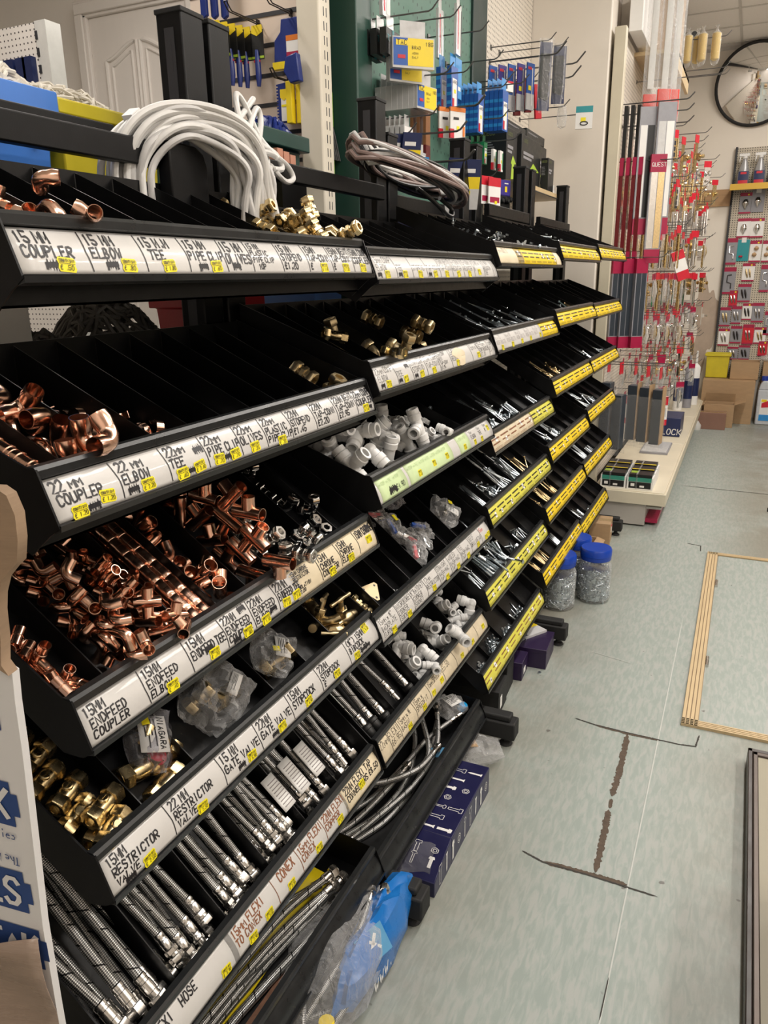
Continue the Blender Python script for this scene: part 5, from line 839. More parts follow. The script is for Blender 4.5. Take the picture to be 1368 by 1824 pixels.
 (2, 5, 0): (0,336,84,33,0,0,-79,60,0,313,92,46,37,81,-18,39,0,324,90,37,15,-40,30,84,0,321,122,44,21,31,-33,86,0,330,95,42,35,-24,74,50,0,336,124,33,1,0,-91,-38,0,332,112,43,65,-2,-71,21,0,325,74,36,4,-43,9,89,0,320,62,44,77,48,9,-40,0,332,136,35,32,-62,-62,32,0,332,109,34,42,-55,43,57,0,308,108,50,31,29,65,-61,0,332,50,35,32,-62,-62,32,0,332,62,31,86,-24,-41,-11,0,332,23,31,21,-87,-10,-42,0,332,39,34,78,10,-60,8,0,319,103,41,83,-34,-40,-16,0,332,39,45,70,0,0,-70,0,332,143,35,59,-38,-38,59,0,327,50,44,5,82,3,-56,0,327,125,39,12,30,-36,87,0,318,43,46,30,18,-92,7),
 (2, 5, 1): (0,332,296,34,60,-37,-30,63,0,301,289,59,8,17,11,97,0,308,302,55,21,69,66,17,0,312,228,51,20,15,1,96,0,316,214,45,92,-6,31,-18,0,328,246,35,66,-24,23,-66,0,306,261,53,29,-30,11,-89,0,325,226,41,44,53,4,71,0,299,242,61,13,11,5,97,0,312,279,52,29,71,31,54,0,331,302,45,66,-23,5,-70,0,299,270,60,5,-22,7,-96,0,312,250,49,77,19,28,52,0,333,274,35,58,-4,-7,-80,0,302,317,56,92,5,32,13,0,321,240,45,54,-3,54,63),
 (2, 5, 2): (0,336,452,33,0,0,91,38,0,332,391,43,61,-8,61,47,0,331,469,31,38,-81,-18,-39,0,332,419,48,57,-23,71,31,0,321,406,40,55,-71,-26,-34,0,331,492,31,24,-86,-11,-41,0,316,419,43,50,-74,-24,-35,0,325,455,37,71,54,-34,26,0,320,431,45,52,66,50,12,0,321,441,39,28,-33,58,68,0,331,392,35,55,-28,42,65,0,324,464,43,58,50,-10,-61,0,332,438,44,67,22,-22,-67,0,332,405,31,17,40,34,-82,0,317,471,47,61,-24,70,-24,0,336,463,42,98,13,0,0,0,317,492,42,25,-86,-12,-41,0,332,489,40,39,-16,83,34,0,332,421,31,35,25,73,-52,0,331,423,41,28,-73,-20,-58,0,324,480,37,6,42,12,-88,0,308,429,50,68,-58,-33,-28,0,314,452,45,65,61,-31,29,0,332,436,31,6,-43,12,88,0,332,477,45,9,-69,-36,61,0,336,406,42,0,0,-13,-98),
 (2, 5, 3): (0,334,631,44,57,-37,-61,39,0,324,690,39,43,6,-72,-52,0,324,628,39,59,56,47,31,0,314,564,47,46,82,18,-24,0,320,668,42,5,54,-78,29,0,334,600,31,6,-67,71,-18,0,294,643,63,84,41,18,-28,0,322,646,44,21,-81,-51,15,0,322,589,51,77,36,7,51,0,308,605,51,51,78,3,-32),
 (3, 0, 2): (0,310,262,36,3,21,-31,92,0,176,288,90,31,93,2,-17,0,278,284,49,16,-15,-81,-53,0,106,279,118,77,-59,19,2,0,219,275,73,57,-79,11,12,0,307,249,38,32,-92,-5,19,0,165,274,95,10,25,32,90,0,288,272,45,31,-93,2,17),
 (3, 0, 3): (0,281,393,50,5,-20,-30,-92,0,177,374,91,20,-2,-92,-31,0,276,405,52,79,57,13,-11,0,119,405,114,93,-30,17,4,0,268,383,62,22,-15,-79,-54,0,276,367,52,79,58,15,-9,0,204,395,92,57,-80,-1,11,0,279,366,63,16,-6,-95,-23,0,169,393,108,70,-68,-3,12),
 (3, 0, 5): (0,335,574,65,66,22,-22,-67,0,332,636,27,10,-81,-7,-55,0,123,637,110,55,-6,81,9,0,235,604,96,21,-53,30,75,0,332,605,62,2,57,3,-81,0,159,607,123,79,16,-56,11,0,324,589,65,37,72,-26,51,0,81,609,150,57,4,81,-6,0,202,615,107,21,-53,30,75),
 (3, 1, 1): (0,276,236,53,79,56,10,-16,0,172,220,97,1,26,58,76,0,281,248,51,21,7,-77,58,0,111,184,122,23,2,-91,-31,0,248,230,65,32,91,-5,-20,0,278,191,52,76,-59,23,-1,0,165,172,99,92,-30,18,4,0,281,208,51,14,19,-17,95),
 (3, 1, 3): (0,276,493,53,15,15,-79,56,0,199,551,85,1,97,-3,-18,0,276,525,53,92,32,20,2,0,143,494,109,30,-92,5,17,0,247,477,65,0,-97,-2,18,0,276,513,53,31,-92,1,19,0,172,518,97,9,20,-57,78,0,294,512,59,8,-39,-86,-29),
 (3, 1, 4): (0,289,693,46,0,-97,0,18,0,190,643,88,3,-28,59,-75,0,284,715,48,18,-16,-95,-17,0,115,718,119,13,-19,-81,-52),
 (3, 2, 1): (0,291,210,54,0,-96,-1,24,0,219,202,96,10,-31,33,-87,0,292,232,53,79,55,15,-20,0,238,246,85,24,-13,-76,-57,0,275,190,63,22,18,-91,27,0,296,188,59,69,63,30,14,0,203,158,105,78,56,18,-16,0,291,154,54,95,-13,24,5,0,218,169,96,1,27,0,95,0,296,259,51,27,-4,-93,-19,0,292,211,69,81,52,-6,-23,0,209,215,101,28,-8,-75,-58),
 (3, 2, 2): (0,312,341,41,17,22,-53,79,0,256,328,73,29,92,10,-22,0,309,370,43,81,51,14,-21,0,246,389,80,46,16,-9,86,0,296,356,50,24,-20,-93,-15,0,312,331,41,22,-18,-66,-68,0,272,394,64,40,67,55,27,0,311,417,42,91,-22,14,30,0,240,415,83,39,-79,45,-4,0,267,353,67,20,-21,-78,-54,0,308,391,43,55,79,19,-15,0,267,407,68,31,68,59,25,0,314,379,43,25,19,-68,65,0,310,404,43,95,5,23,17,0,284,407,57,79,16,19,55,0,309,360,43,93,-22,25,-11),
 (3, 3, 1): (0,322,225,36,46,22,-64,-56,0,259,206,74,49,-82,8,23,0,312,259,43,14,26,-53,78,0,249,248,80,84,-45,15,22,0,304,184,47,48,83,12,-21,0,327,210,40,25,52,-80,6,0,288,230,57,84,-40,9,32,0,315,231,41,36,30,-80,-33),
 (3, 3, 2): (0,304,411,47,96,-1,24,-2,0,260,381,73,25,14,-82,47,0,300,342,50,3,32,-55,75,0,254,351,77,6,-29,-18,-93,0,257,338,76,7,30,-54,77,0,312,422,42,16,23,-47,82,0,259,393,74,21,-21,-83,-45,0,291,366,55,84,-45,15,22,0,198,369,111,96,-1,24,-4,0,304,434,47,49,82,10,-22,0,313,359,42,31,-4,-77,-53,0,276,375,75,55,56,-38,-47,0,298,394,51,2,-33,-55,-75,0,325,407,48,28,72,-41,-46,0,261,370,73,28,-9,-81,-49,0,328,352,41,25,57,45,63,0,198,393,111,93,-22,25,-6,0,249,415,80,95,3,24,9,0,334,365,40,23,64,48,54,0,195,345,113,93,-22,25,-5),
 (3, 4, 0): (0,312,66,45,92,-9,27,-24,0,280,50,67,12,42,-82,33,0,309,43,47,89,-32,28,2,0,309,12,47,93,17,25,-12,0,314,32,43,29,14,-75,56,0,320,91,39,12,44,58,66,0,309,23,47,55,-78,19,20,0,318,81,40,26,-34,-89,-4,0,279,98,68,21,-37,30,-84,0,308,79,48,38,14,-38,82),
 (3, 4, 1): (0,299,200,55,22,24,-79,50,0,265,218,78,19,25,-55,76,0,294,188,58,27,91,16,-24,0,217,192,112,11,30,-17,92,0,293,259,59,27,-91,10,27,0,299,227,54,12,31,-1,93,0,298,247,55,21,23,-54,77,0,292,209,63,94,20,25,-1,0,137,205,168,93,-17,27,11,0,219,230,111,12,-31,4,-93),
 (3, 4, 2): (0,309,410,47,30,90,7,-27,0,314,362,44,32,-10,-74,-57,0,317,353,45,32,-22,-48,-77,0,267,343,76,29,-15,-75,-56,0,314,393,43,21,24,-51,78,0,335,400,41,26,-63,-71,8,0,309,370,47,30,12,-92,17,0,302,385,52,31,90,5,-27,0,278,377,69,30,10,-89,29,0,276,336,70,30,15,-92,11,0,316,343,42,27,-27,-12,-91,0,268,413,75,17,-43,-86,-17),
 (3, 5, 0): (0,323,31,37,17,-48,59,-61,0,309,94,47,91,29,26,-10,0,317,37,41,62,-61,-18,44,0,291,83,60,30,90,7,-27,0,322,61,38,33,-37,30,-80,0,314,103,43,19,26,-52,78,0,284,72,65,30,90,6,-27,0,309,113,47,1,95,-2,-28,0,258,107,82,81,49,16,-25,0,311,59,46,61,62,44,17),
 (3, 5, 1): (0,300,220,54,31,-13,-93,4,0,236,243,99,70,60,35,1,0,293,182,59,95,1,28,2,0,219,214,111,27,-19,-49,-79,0,293,239,58,91,28,25,-14,0,295,265,57,87,-34,32,-7,0,262,194,80,3,-31,-19,-92,0,299,210,54,31,10,-74,57,0,293,286,59,28,-91,11,26,0,299,199,55,13,29,-16,92),
 (3, 5, 3): (0,300,539,53,74,-59,30,6,0,306,527,50,28,19,-48,79,0,300,550,54,78,53,18,-23,0,306,506,50,28,19,-49,79,0,308,469,48,13,36,-79,45,0,300,518,53,33,88,-4,-30,0,290,499,60,51,-80,25,17,0,335,517,45,61,31,-37,-61),
 (4, 0, 2): (0,329,283,28,51,21,76,-31,0,190,294,83,20,-52,30,76,0,332,272,30,52,-47,-46,52,0,126,278,109,41,38,60,-56,0,332,295,31,72,30,29,53,0,331,307,27,10,55,15,-81,0,183,266,86,64,-51,-44,-34,0,330,257,31,50,-43,-50,54),
 (4, 2, 1): (0,298,274,51,29,3,-92,-21,0,202,252,106,47,-83,14,20,0,289,285,56,96,2,24,9,0,213,308,100,96,-3,24,-10,0,297,317,51,22,17,-79,52,0,290,258,55,95,3,24,11,0,255,225,76,96,-2,24,-5,0,299,201,50,26,-16,-44,-83,0,205,265,105,0,-96,-1,24,0,264,236,70,48,83,11,-22,0,317,224,48,25,47,-83,4,0,300,299,53,33,-5,-78,-51),
 (4, 2, 3): (0,333,591,31,36,-56,55,-48,0,291,628,62,80,40,19,37,0,314,607,47,1,22,32,91,0,264,624,71,46,-79,-22,32,0,297,576,52,82,48,8,-26,0,327,660,59,21,6,82,-51,0,277,598,63,95,15,18,-15,0,307,640,46,14,-95,18,18),
 (4, 3, 1): (0,294,281,54,89,25,28,21,0,217,306,100,46,84,20,-17,0,290,232,57,31,-5,-76,-55,0,205,265,107,45,84,22,-16,0,255,266,77,57,-58,-33,46,0,334,250,39,13,-67,70,-15,0,298,190,52,26,-11,-82,-48,0,303,317,59,23,-30,-51,-76,0,211,287,104,95,3,25,10,0,300,260,50,33,0,-75,-56),
 (4, 3, 2): (0,304,461,47,47,-83,15,20,0,252,452,79,53,76,36,0,0,305,446,47,57,76,1,-28,0,228,396,93,24,15,-82,47,0,267,404,69,28,-8,-95,2,0,312,473,42,25,-13,-82,-48,0,260,473,73,10,-90,-32,23,0,301,436,49,28,-16,-93,4,0,259,486,74,34,82,43,-1,0,269,415,68,84,46,17,-20,0,315,504,41,33,-17,-87,27,0,251,388,79,96,1,24,3,0,306,417,54,87,36,-3,-29,0,307,401,45,52,-77,-10,33,0,248,429,81,1,-96,-2,24,0,314,493,41,31,14,-42,83),
 (4, 4, 1): (0,282,245,67,15,93,16,-25,0,281,285,68,22,92,5,-28,0,287,297,64,16,-27,-53,-77,0,281,219,68,89,31,29,-3,0,282,233,68,27,91,16,-25,0,289,202,63,33,2,-88,-32,0,287,273,64,25,-19,-77,-53,0,287,315,64,6,-31,-18,-92),
 (4, 4, 2): (0,306,485,50,51,79,3,-30,0,306,447,50,44,-84,23,18,0,313,409,45,2,-32,1,-94,0,306,507,50,4,-94,-11,28,0,307,470,49,76,-53,35,-6,0,313,430,45,9,32,3,93),
 (4, 5, 1): (0,305,305,50,2,95,-6,-28,0,305,316,50,82,-48,24,14,0,313,293,45,30,13,-77,53,0,281,265,67,8,46,-80,34,0,315,211,44,44,12,-67,-57,0,321,256,39,15,47,60,62,0,284,243,65,40,84,32,-13,0,334,215,37,67,-14,22,-68,0,280,220,68,82,48,24,-14,0,297,232,56,49,-81,9,27),
 (4, 5, 2): (0,332,448,30,70,53,-36,28,0,321,454,38,34,81,-18,42,0,336,433,32,98,13,1,0,0,332,396,30,81,-34,-42,-17,0,324,468,36,41,-20,79,38,0,331,480,30,61,63,-32,33,0,331,425,42,60,-2,68,40,0,335,464,33,8,-3,-91,-38,0,323,388,40,54,28,23,74,0,325,425,35,2,46,5,-88,0,332,414,34,70,-6,-6,70,0,323,409,41,54,8,-82,11,0,332,407,33,54,-45,45,-54,0,332,508,30,12,-87,-6,-45,0,332,477,39,17,42,34,-81,0,320,503,38,37,-27,71,52,0,332,495,34,44,59,-62,24,0,323,439,36,75,-46,-39,-24),
}
# ------------------------------------------------------------------ loose stock lying in the bins
NTH = ['first', 'second', 'third', 'fourth', 'fifth', 'sixth', 'seventh', 'eighth', 'ninth', 'tenth']
def inst(kind, loc, quat, label, group):
    parts = PROTO[kind]; cat = parts[0][0].split('_')[-1] if len(parts) == 1 else NICE[kind].split()[-1]
    cat = {'conn': 'connector', 'elbow': 'pipe elbow', 'tee': 'pipe tee', 'coupler': 'pipe coupler'}.get(cat, cat)
    if len(parts) == 1: o = bpy.data.objects.new(parts[0][0], parts[0][1])
    else:
        o = bpy.data.objects.new(NICE[kind].split(' ', 1)[1].replace(' ', '_').replace('-', '_'), None); o.empty_display_size = .01
        for pn, me, mt in parts: c = bpy.data.objects.new(pn, me); c.parent = o; COL.objects.link(c)
    COL.objects.link(o); o.location = loc; o.rotation_mode = 'QUATERNION'; o.rotation_quaternion = quat; ORG[o.name] = None
    tag(o, label, cat, group); return o
def where(u, l, k): return f'{NTH[k]} bin of {ORD[l]} tray, {BAY[u]} bay'
for key, DATA in BAKED.items():
    u, l, k = key; order = [x for x, _ in BINS[key][0]]
    for i in range(0, len(DATA), 8):
        q0, x, y, z, a, b, c, d = DATA[i:i + 8]; kind = order[q0]
        inst(kind, (x / 1e3 - 1.1, YL[u] + y / 1e3, ZB[u][l] + z / 1e3), Quaternion((a, b, c, d)).normalized(), f'{NICE[kind]} in {where(u, l, k)}', f'{NICE[kind]}s in {where(u, l, k)}')
def slope_frame(u, l, roll=0):
    a = math.atan(SL[u][l]); X = Vector((-math.cos(a), 0, math.sin(a))); Z = Vector((math.sin(a), 0, math.cos(a))); Y = Z.cross(X)
    return Matrix((X, Y, Z)).transposed() @ Matrix.Rotation(roll, 3, 'X')
def bin_y(u, l, k, f=.5): n = NB[u][l]; return YL[u] + (YR[u] - YL[u]) * (k + f) / n
def slope_pt(u, l, y, s, h):
    """s metres up the slope from the front wall, h above the bin floor"""
    F = slope_frame(u, l); p = F @ Vector((s, 0, h)); return (XF + p.x, y, ZB[u][l] + .047 - dep(u, l) + p.z)
PR = random.Random(21)
for (u, l, k, kind, rows) in ((0, 1, 0, 'coupler22', ((.20, .013, 7), (.5, .013, 7), (.80, .013, 7), (.36, .036, 7), (.66, .036, 7), (.22, .059, 6), (.52, .059, 6))), (0, 2, 3, 'coupler22e', ((.2, .0128, 8), (.5, .0128, 9), (.80, .0128, 9), (.36, .035, 8), (.66, .035, 9)))):
    pitch = .0405 if kind == 'coupler22' else .0365
    for f, h, n in rows:
        for i in range(n):
            q = slope_frame(u, l, PR.uniform(0, 6)).to_quaternion()
            inst(kind, slope_pt(u, l, bin_y(u, l, k, f) + PR.uniform(-.0008, .0008), .026 + pitch * i, h), q, f'{NICE[kind]} in the stacked rows of {where(u, l, k)}', f'couplers in the stacked rows of {where(u, l, k)}')
for i in range(9):
    r, j = divmod(i, 7); F = slope_frame(0, 3) @ Matrix.Rotation(PI / 2 + PR.uniform(-.10, .10) + .22, 3, 'Z') @ Matrix.Rotation(PR.uniform(-.4, .4), 3, 'X')
    inst('valve15', slope_pt(0, 3, bin_y(0, 3, 0, .42 + .12 * (j % 2) + .06 * r), .030 + .037 * j + .018 * r, .021 + .030 * r), F.to_quaternion(), f'brass restrictor valve lined up in {where(0, 3, 0)}', 'brass restrictor valves lined up in the first bin')
for s_, y_, w_, lb in ((.050, .55, .15, 'large brass restrictor valve lying crosswise at the front of its bin'), (.098, .42, -.2, 'large brass restrictor valve half hidden behind the front one')):
    inst('valve22', slope_pt(0, 3, bin_y(0, 3, 1, y_), s_, .023), (slope_frame(0, 3) @ Matrix.Rotation(PI / 2 + w_, 3, 'Z') @ Matrix.Rotation(2.4, 3, 'X')).to_quaternion(), lb, None)
# bibcocks: brass hose taps
def bibcock(loc, quat, label):
    t = thing('bib_tap', loc, label, 'tap', 'brass bib taps'); t.rotation_mode = 'QUATERNION'; t.rotation_quaternion = quat; ORG[t.name] = None
    mb = MB(); mb.lathe([(.010, -.045), (.010, -.02), (.013, -.018), (.013, -.008), (.0165, -.004), (.0175, .012), (.014, .024), (.0105, .03)], 16, 'x'); mb.lathe([(.0108, .0), (.0105, .022), (.0125, .026), (.0125, .032)], 14); mb.obj('tap_body', 'brass_dull', t)
    mb = MB(); mb.sweep([(.026, 0, 0), (.045, 0, -.003), (.058, 0, -.012), (.064, 0, -.028), (.065, 0, -.04)], [.0115, .0108, .0105, .0105, .0110], 14, inner=.008); mb.obj('spout', 'brass_dull', t)
    mb = MB(); mb.hexnut(.0145, .030, .040, 'z'); mb.lathe([(.0065, .040), (.0065, .062)], 12); mb.M = tr(0, 0, .067); mb.sweep([(-.030, 0, 0), (-.012, 0, 0), (0, 0, 0), (.012, 0, 0), (.030, 0, 0)], [.0052, .0042, .0070, .0042, .0052], 10); mb.obj('tap_handle', 'brass_dull', t)
    mb = MB(); mb.lathe([(.0165, -.020), (.0165, -.012)], 24, 'x')
    for k in range(14): a = 2 * PI * k / 14; mb.M = rotx(a); mb.box(-.020, -.012, .0155, .0178, -.0015, .0015); 
    mb.obj('ribbed_collar', 'brass', t)
QF = slope_frame(0, 3)
for (px, py, pz), e, lb in (((-.835, 1.400, .925), (.3, .2, 1.9), 'brass bib tap lying at the back of the last bin, valve tier'), ((-.805, 1.415, .905), (1.2, .1, .6), 'brass bib tap with its collar up, valve tier of the nearest bay'), ((-.80, 1.465, .912), (.2, -.25, 1.2), 'brass bib tap with its stem pointing towards the next bay'), ((-.865, 1.43, .95), (1.9, .4, -.5), 'brass bib tap half hidden behind the other three')):
    from mathutils import Euler
    bibcock((px, py, pz), Euler(e).to_quaternion(), lb)
# backplate elbow with a triangular plate
t = thing('backplate_elbow', (-.822, 1.668, .905), 'brass backplate elbow with a three-holed triangular plate, second bay', 'pipe elbow', rot=(.35, .55, .3))
mb = MB(); A = [(-.026, -.02), (.026, -.02), (.03, -.012), (.005, .032), (-.005, .032), (-.03, -.012)]; mb.prism(A, -.002, .002, 2)
for hx, hy in ((-.02, -.012), (.02, -.012), (0, .022)): mb.m = 1; mb.M = tr(hx, hy, .0022); mb.lathe([(.0035, 0), (0, .0001)], 12)
mb.obj('fixing_plate', [pm('plate_brass', (.56, .45, .28), .5, .7, .15, 40), 'dark_trim'], t)
mb = MB(); mb.M = tr(0, -.002, -.002); mb.sweep([(0, 0, 0), (0, 0, -.02), (0, .012, -.03), (0, .03, -.032)], [.012, .0115, .0115, .012], 16, inner=.009); mb.hexnut(.0150, -.016, -.004, 'z'); mb.obj('body', 'brass', t)

# ------------------------------------------------------------------ braided hoses standing in the fifth tier
pm('hose_black', (.015, .015, .015), .45, 0, .3, 40)
def hose(name, L, bend, r, nutr, kind, label=None, n=16):
    """local +x runs up the slope; the nut end is at the origin"""
    t = thing(name, (0, 0, 0), label, 'hose', rot=(0, 0, 0)); ORG[t.name] = None
    path = [(.045 + (L - .045) * k / n, bend[0] * math.sin(PI * .9 * k / n) + bend[2] * (k / n), bend[1] * (k / n) ** 2) for k in range(n + 1)]
    mb = MB(); mb.sweep(path, r, 12); mb.obj('braided_sleeve', 'braided_steel', t)
    mb = MB(); mb.lathe([(r * 1.0, .026), (r * 1.22, .028), (r * 1.22, .046), (r * 1.12, .047), (r * 1.12, .052), (r * 1.22, .053), (r * 1.22, .060), (r * 1.02, .062)], 14, 'x'); mb.obj('crimp_ferrule', 'nickel', t)
    nm = 'nickel'
    if kind == 'nut':
        mb = MB(); mb.hexnut(nutr, -.002, .018, 'x'); mb.sweep([(-.0024, 0, 0), (.010, 0, 0)], nutr * .78, 16, inner=nutr * .66); mb.lathe([(nutr * .62, .016), (r * 1.1, .022), (r * 1.1, .028)], 12, 'x'); mb.obj('hose_nut', nm, t)
    elif kind == 'comp':
        mb = MB(); mb.hexnut(nutr * 1.05, .0, .014, 'x', r * .9); mb.obj('hose_nut', nm, t)
        mb = MB(); mb.lathe([(r * 1.3, .013), (r * 1.3, .018)], 14, 'x'); mb.hexnut(nutr * .9, .018, .028, 'x'); mb.obj('connector_body', nm, t)
    elif kind == 'tail':
        mb = MB(); mb.lathe([(r * .95, -.01), (r * .95, .012), (r * 1.2, .014), (r * 1.2, .02), (r, .022), (r, .028)], 14, 'x'); mb.obj('plain_tail', nm, t)
    elif kind == 'pushfit':
        mb = MB(); mb.lathe([(nutr * .75, -.012), (nutr * .92, -.008), (nutr * .92, .012), (nutr * 1.05, .014), (nutr * 1.05, .022), (r * 1.2, .027)], 16, 'x'); mb.obj('push_fit_end', 'hose_black', t)
    elif kind == 'white':
        mb = MB(); mb.lathe([(nutr * .8, -.012), (nutr * .95, -.008), (nutr * .95, .016), (r * 1.2, .026)], 8, 'x'); mb.obj('white_push_fit_end', 'white_plastic', t)
    return t
HP = {}
def hose_inst(pk, u, l, y, s, h, yaw, roll, label, group):
    p = HP[pk]; F = slope_frame(u, l) @ Matrix.Rotation(yaw, 3, 'Z') @ Matrix.Rotation(roll, 3, 'X')
    loc = slope_pt(u, l, y, s, h)
    if not p[1]: o = p[0]; p[1] = True; o.location = loc; o.rotation_mode = 'QUATERNION'; o.rotation_quaternion = F.to_quaternion(); o['label'] = label; o['group'] = group
    else: o = dup(p[0], loc, quat=F.to_quaternion(), label=label, group=group)
    return o
for nm, L, bend, r, nr, kd in (('a', .40, (.006, .0, .012), .0092, .0165, 'nut'), ('b', .42, (-.008, .012, -.01), .0092, .0165, 'nut'), ('c', .41, (.008, .01, .0), .0075, .0135, 'comp'), ('d', .40, (-.007, .016, .012), .0075, .0135, 'comp'), ('e', .42, (.009, .012, -.014), .0072, .0125, 'nut'), ('f', .40, (.004, .02, .01), .0072, .0120, 'tail'), ('g', .40, (.004, .01, .01), .0082, .0150, 'pushfit'), ('h', .40, (.0, .0, .0), .0080, .0145, 'white')):
    HP[nm] = [hose('braided_hose', L, bend, r, nr, kd), False]
HN = {'a': 'thick braided hose with a wide nut', 'b': 'thick braided hose with a wide nut', 'c': 'braided hose with a compression end', 'd': 'braided hose with a compression end', 'e': 'slim braided hose with a nut', 'f': 'slim braided hose with a plain tail', 'g': 'braided hose with a black push-fit end', 'h': 'braided hose with a white push-fit end'}
HR = random.Random(4)
for (u, k, seq) in ((0, 0, 'abbaaba'), (0, 1, 'cdfcdcdfc'), (0, 2, 'dcccdcdec'), (0, 3, 'cdecdcdce'), (0, 4, 'ecdecfe'), (0, 5, 'efhgefe'), (1, 0, 'gggeggg'), (1, 1, 'gefg')):
    n = len(seq); m = (n + 1) // 2
    for i, ch in enumerate(seq):
        row = i // m; j = i % m; cnt = m if row == 0 else n - m; f = .13 + .74 * (j + .5 * row + .0) / max(1, cnt - (0 if row else 1) + .0001) if cnt > 1 else .5
        f = min(.90, max(.10, f + HR.uniform(-.03, .03)))
        lb = f'{HN[ch]}, standing in {where(u, 4, k)}'
        hose_inst(ch, u, 4, bin_y(u, 4, k, f), .030 + HR.uniform(0, .035) + .02 * row, .018 + row * .026 + HR.uniform(0, .004), HR.uniform(-.07, .07), HR.uniform(0, 6.28), lb, f'{HN[ch]} in {where(u, 4, k)}')
for y, lb in ((bin_y(0, 4, 4, .35), 'white paper instruction tag wrapped round hoses in the fifth hose bin'), (bin_y(0, 4, 4, .82), 'grey paper instruction tag on hoses beside the hose bin divider'), (bin_y(0, 4, 3, .9), 'lower paper instruction tag on hoses in the fourth hose bin')):
    F = slope_frame(0, 4).to_4x4(); P = slope_pt(0, 4, y, .15, .062); mb = MB(); mb.M = tr(*P) @ F
    mb.grid(lambda a, b: ((a - .5) * .085, (b - .5) * .042, .006 * math.cos((b - .5) * 2.6)), 4, 8)
    mb.m = 1
    for q in range(9): mb.box(-.034 + q * .0075, -.0325 + q * .0075, -.015, .014, .0056, .0064)
    mb.obj('paper_tag', ['paper_white', 'ink_grey'], label=lb, cat='paper tag', solid=.0008)

# ------------------------------------------------------------------ troughs at the bottom of the first two bays
def free_hose(pts, r, label, ends=('nut', 'nut'), group=None, seg=12):
    """a long braided hose along a smooth path"""
    P = [Vector(p) for p in pts]; out = []
    for i in range(len(P) - 1):
        p0, p1, p2, p3 = P[max(0, i - 1)], P[i], P[i + 1], P[min(len(P) - 1, i + 2)]
        for k in range(8):
            t = k / 8; out.append(.5 * ((2 * p1) + (-p0 + p2) * t + (2 * p0 - 5 * p1 + 4 * p2 - p3) * t * t + (-p0 + 3 * p1 - 3 * p2 + p3) * t ** 3))
    out.append(P[-1])
    t = thing('long_braided_hose', tuple(out[0]), label, 'hose', group)
    mb = MB(); mb.sweep(out, r, seg); mb.obj('braided_sleeve', 'braided_steel', t)
    for e, (p, q) in zip(ends, ((out[0], out[2]), (out[-1], out[-3]))):
        if not e: continue
        d = (Vector(p) - Vector(q)).normalized(); M = Matrix.Translation(p) @ d.to_track_quat('X', 'Z').to_matrix().to_4x4()
        mb = MB(); mb.M = M; mb.lathe([(r * 1.02, -.022), (r * 1.22, -.02), (r * 1.22, .0), (r * 1.05, .003)], 14, 'x'); mb.obj('crimp_ferrule', 'nickel', t)
        mb = MB(); mb.M = M
        if e == 'nut': mb.hexnut(r * 1.75, .004, .022, 'x'); mb.sweep([(.010, 0, 0), (.0225, 0, 0)], r * 1.4, 14, inner=r * 1.15)
        else: mb.lathe([(r * .8, .003), (r * .8, .012), (r * 1.5, .012), (r * 1.5, .026), (r * .9, .026), (r * .9, .036)], 12, 'x')
        mb.obj('hose_nut', 'nickel', t)
    return t
HL = ['nearest the front of the bottom trough', 'second from the front in the bottom trough', 'third from the front in the bottom trough', 'fourth from the front in the bottom trough', 'farthest back in the bottom trough', 'with a bright square nut, topmost in the bottom trough', 'short, ending in an elbow, in the bottom trough']
zt = .178 + .047 - .07 + .012
free_hose([(-.885, .66, zt + .03), (-.845, .82, zt + .012), (-.83, 1.0, zt + .010), (-.80, 1.19, zt + .008), (-.775, 1.34, zt + .01)], .0105, 'long braided hose ' + HL[0], ('nut', None))
free_hose([(-.91, .64, zt + .03), (-.872, .80, zt + .014), (-.858, 1.0, zt + .012), (-.84, 1.16, zt + .012), (-.80, 1.33, zt + .03)], .0095, 'long braided hose ' + HL[1])
free_hose([(-0.910, .66, zt + 0.052), (-0.870, .84, zt + 0.032), (-0.855, 1.02, zt + 0.030), (-0.840, 1.18, zt + 0.030), (-0.800, 1.32, zt + 0.042)], .0095, 'long braided hose ' + HL[2])
free_hose([(-0.900, .68, zt + 0.070), (-0.870, .86, zt + 0.054), (-0.855, 1.04, zt + 0.052), (-0.835, 1.2, zt + 0.054), (-0.795, 1.345, zt + 0.060)], .0095, 'long braided hose ' + HL[3])
free_hose([(-0.905, .70, zt + 0.095), (-0.880, .88, zt + 0.075), (-0.865, 1.05, zt + 0.073), (-0.850, 1.22, zt + 0.075), (-0.805, 1.36, zt + 0.085)], .0095, 'long braided hose ' + HL[4])
free_hose([(-.925, .62, zt + .06), (-.885, .82, zt + .042), (-.865, 1.0, zt + .040), (-.83, 1.18, zt + .042), (-.785, 1.375, zt + .06)], .0095, 'long braided hose ' + HL[5])
free_hose([(-.91, 1.20, zt + .045), (-.87, 1.28, zt + .05), (-.83, 1.35, zt + .055)], .010, 'braided hose ' + HL[6], ('tail', 'tail'))
pm('yellow_card', (.93, .72, .01), .45, 0, .05, 10)
mb = MB(); mb.grid(lambda a, b: (-1.04 + .20 * b, .66 + .77 * a, zfloor(0, 5, -1.04 + .20 * b) + .006 + .030 * (1 - b) ** 2 + .003 * math.sin(9 * a)), 14, 3); mb.obj('yellow_card', 'yellow_card', label='long bright yellow card lying under the hoses in the bottom trough', cat='card', solid=.0012)
mb = MB(); mb.M = tr(-.800, 1.2, zt - .006) @ rotz(-.03); mb.box(-.006, .006, -.28, .26, -.004, .004); mb.obj('rusty_strip', pm('rust', (.20, .10, .06), .8, .2, .35, 50, .2, 200), label='rusty brown metal strip lying along the front of the bottom trough', cat='strip')
zt = .128 + .047 - .07 + .012
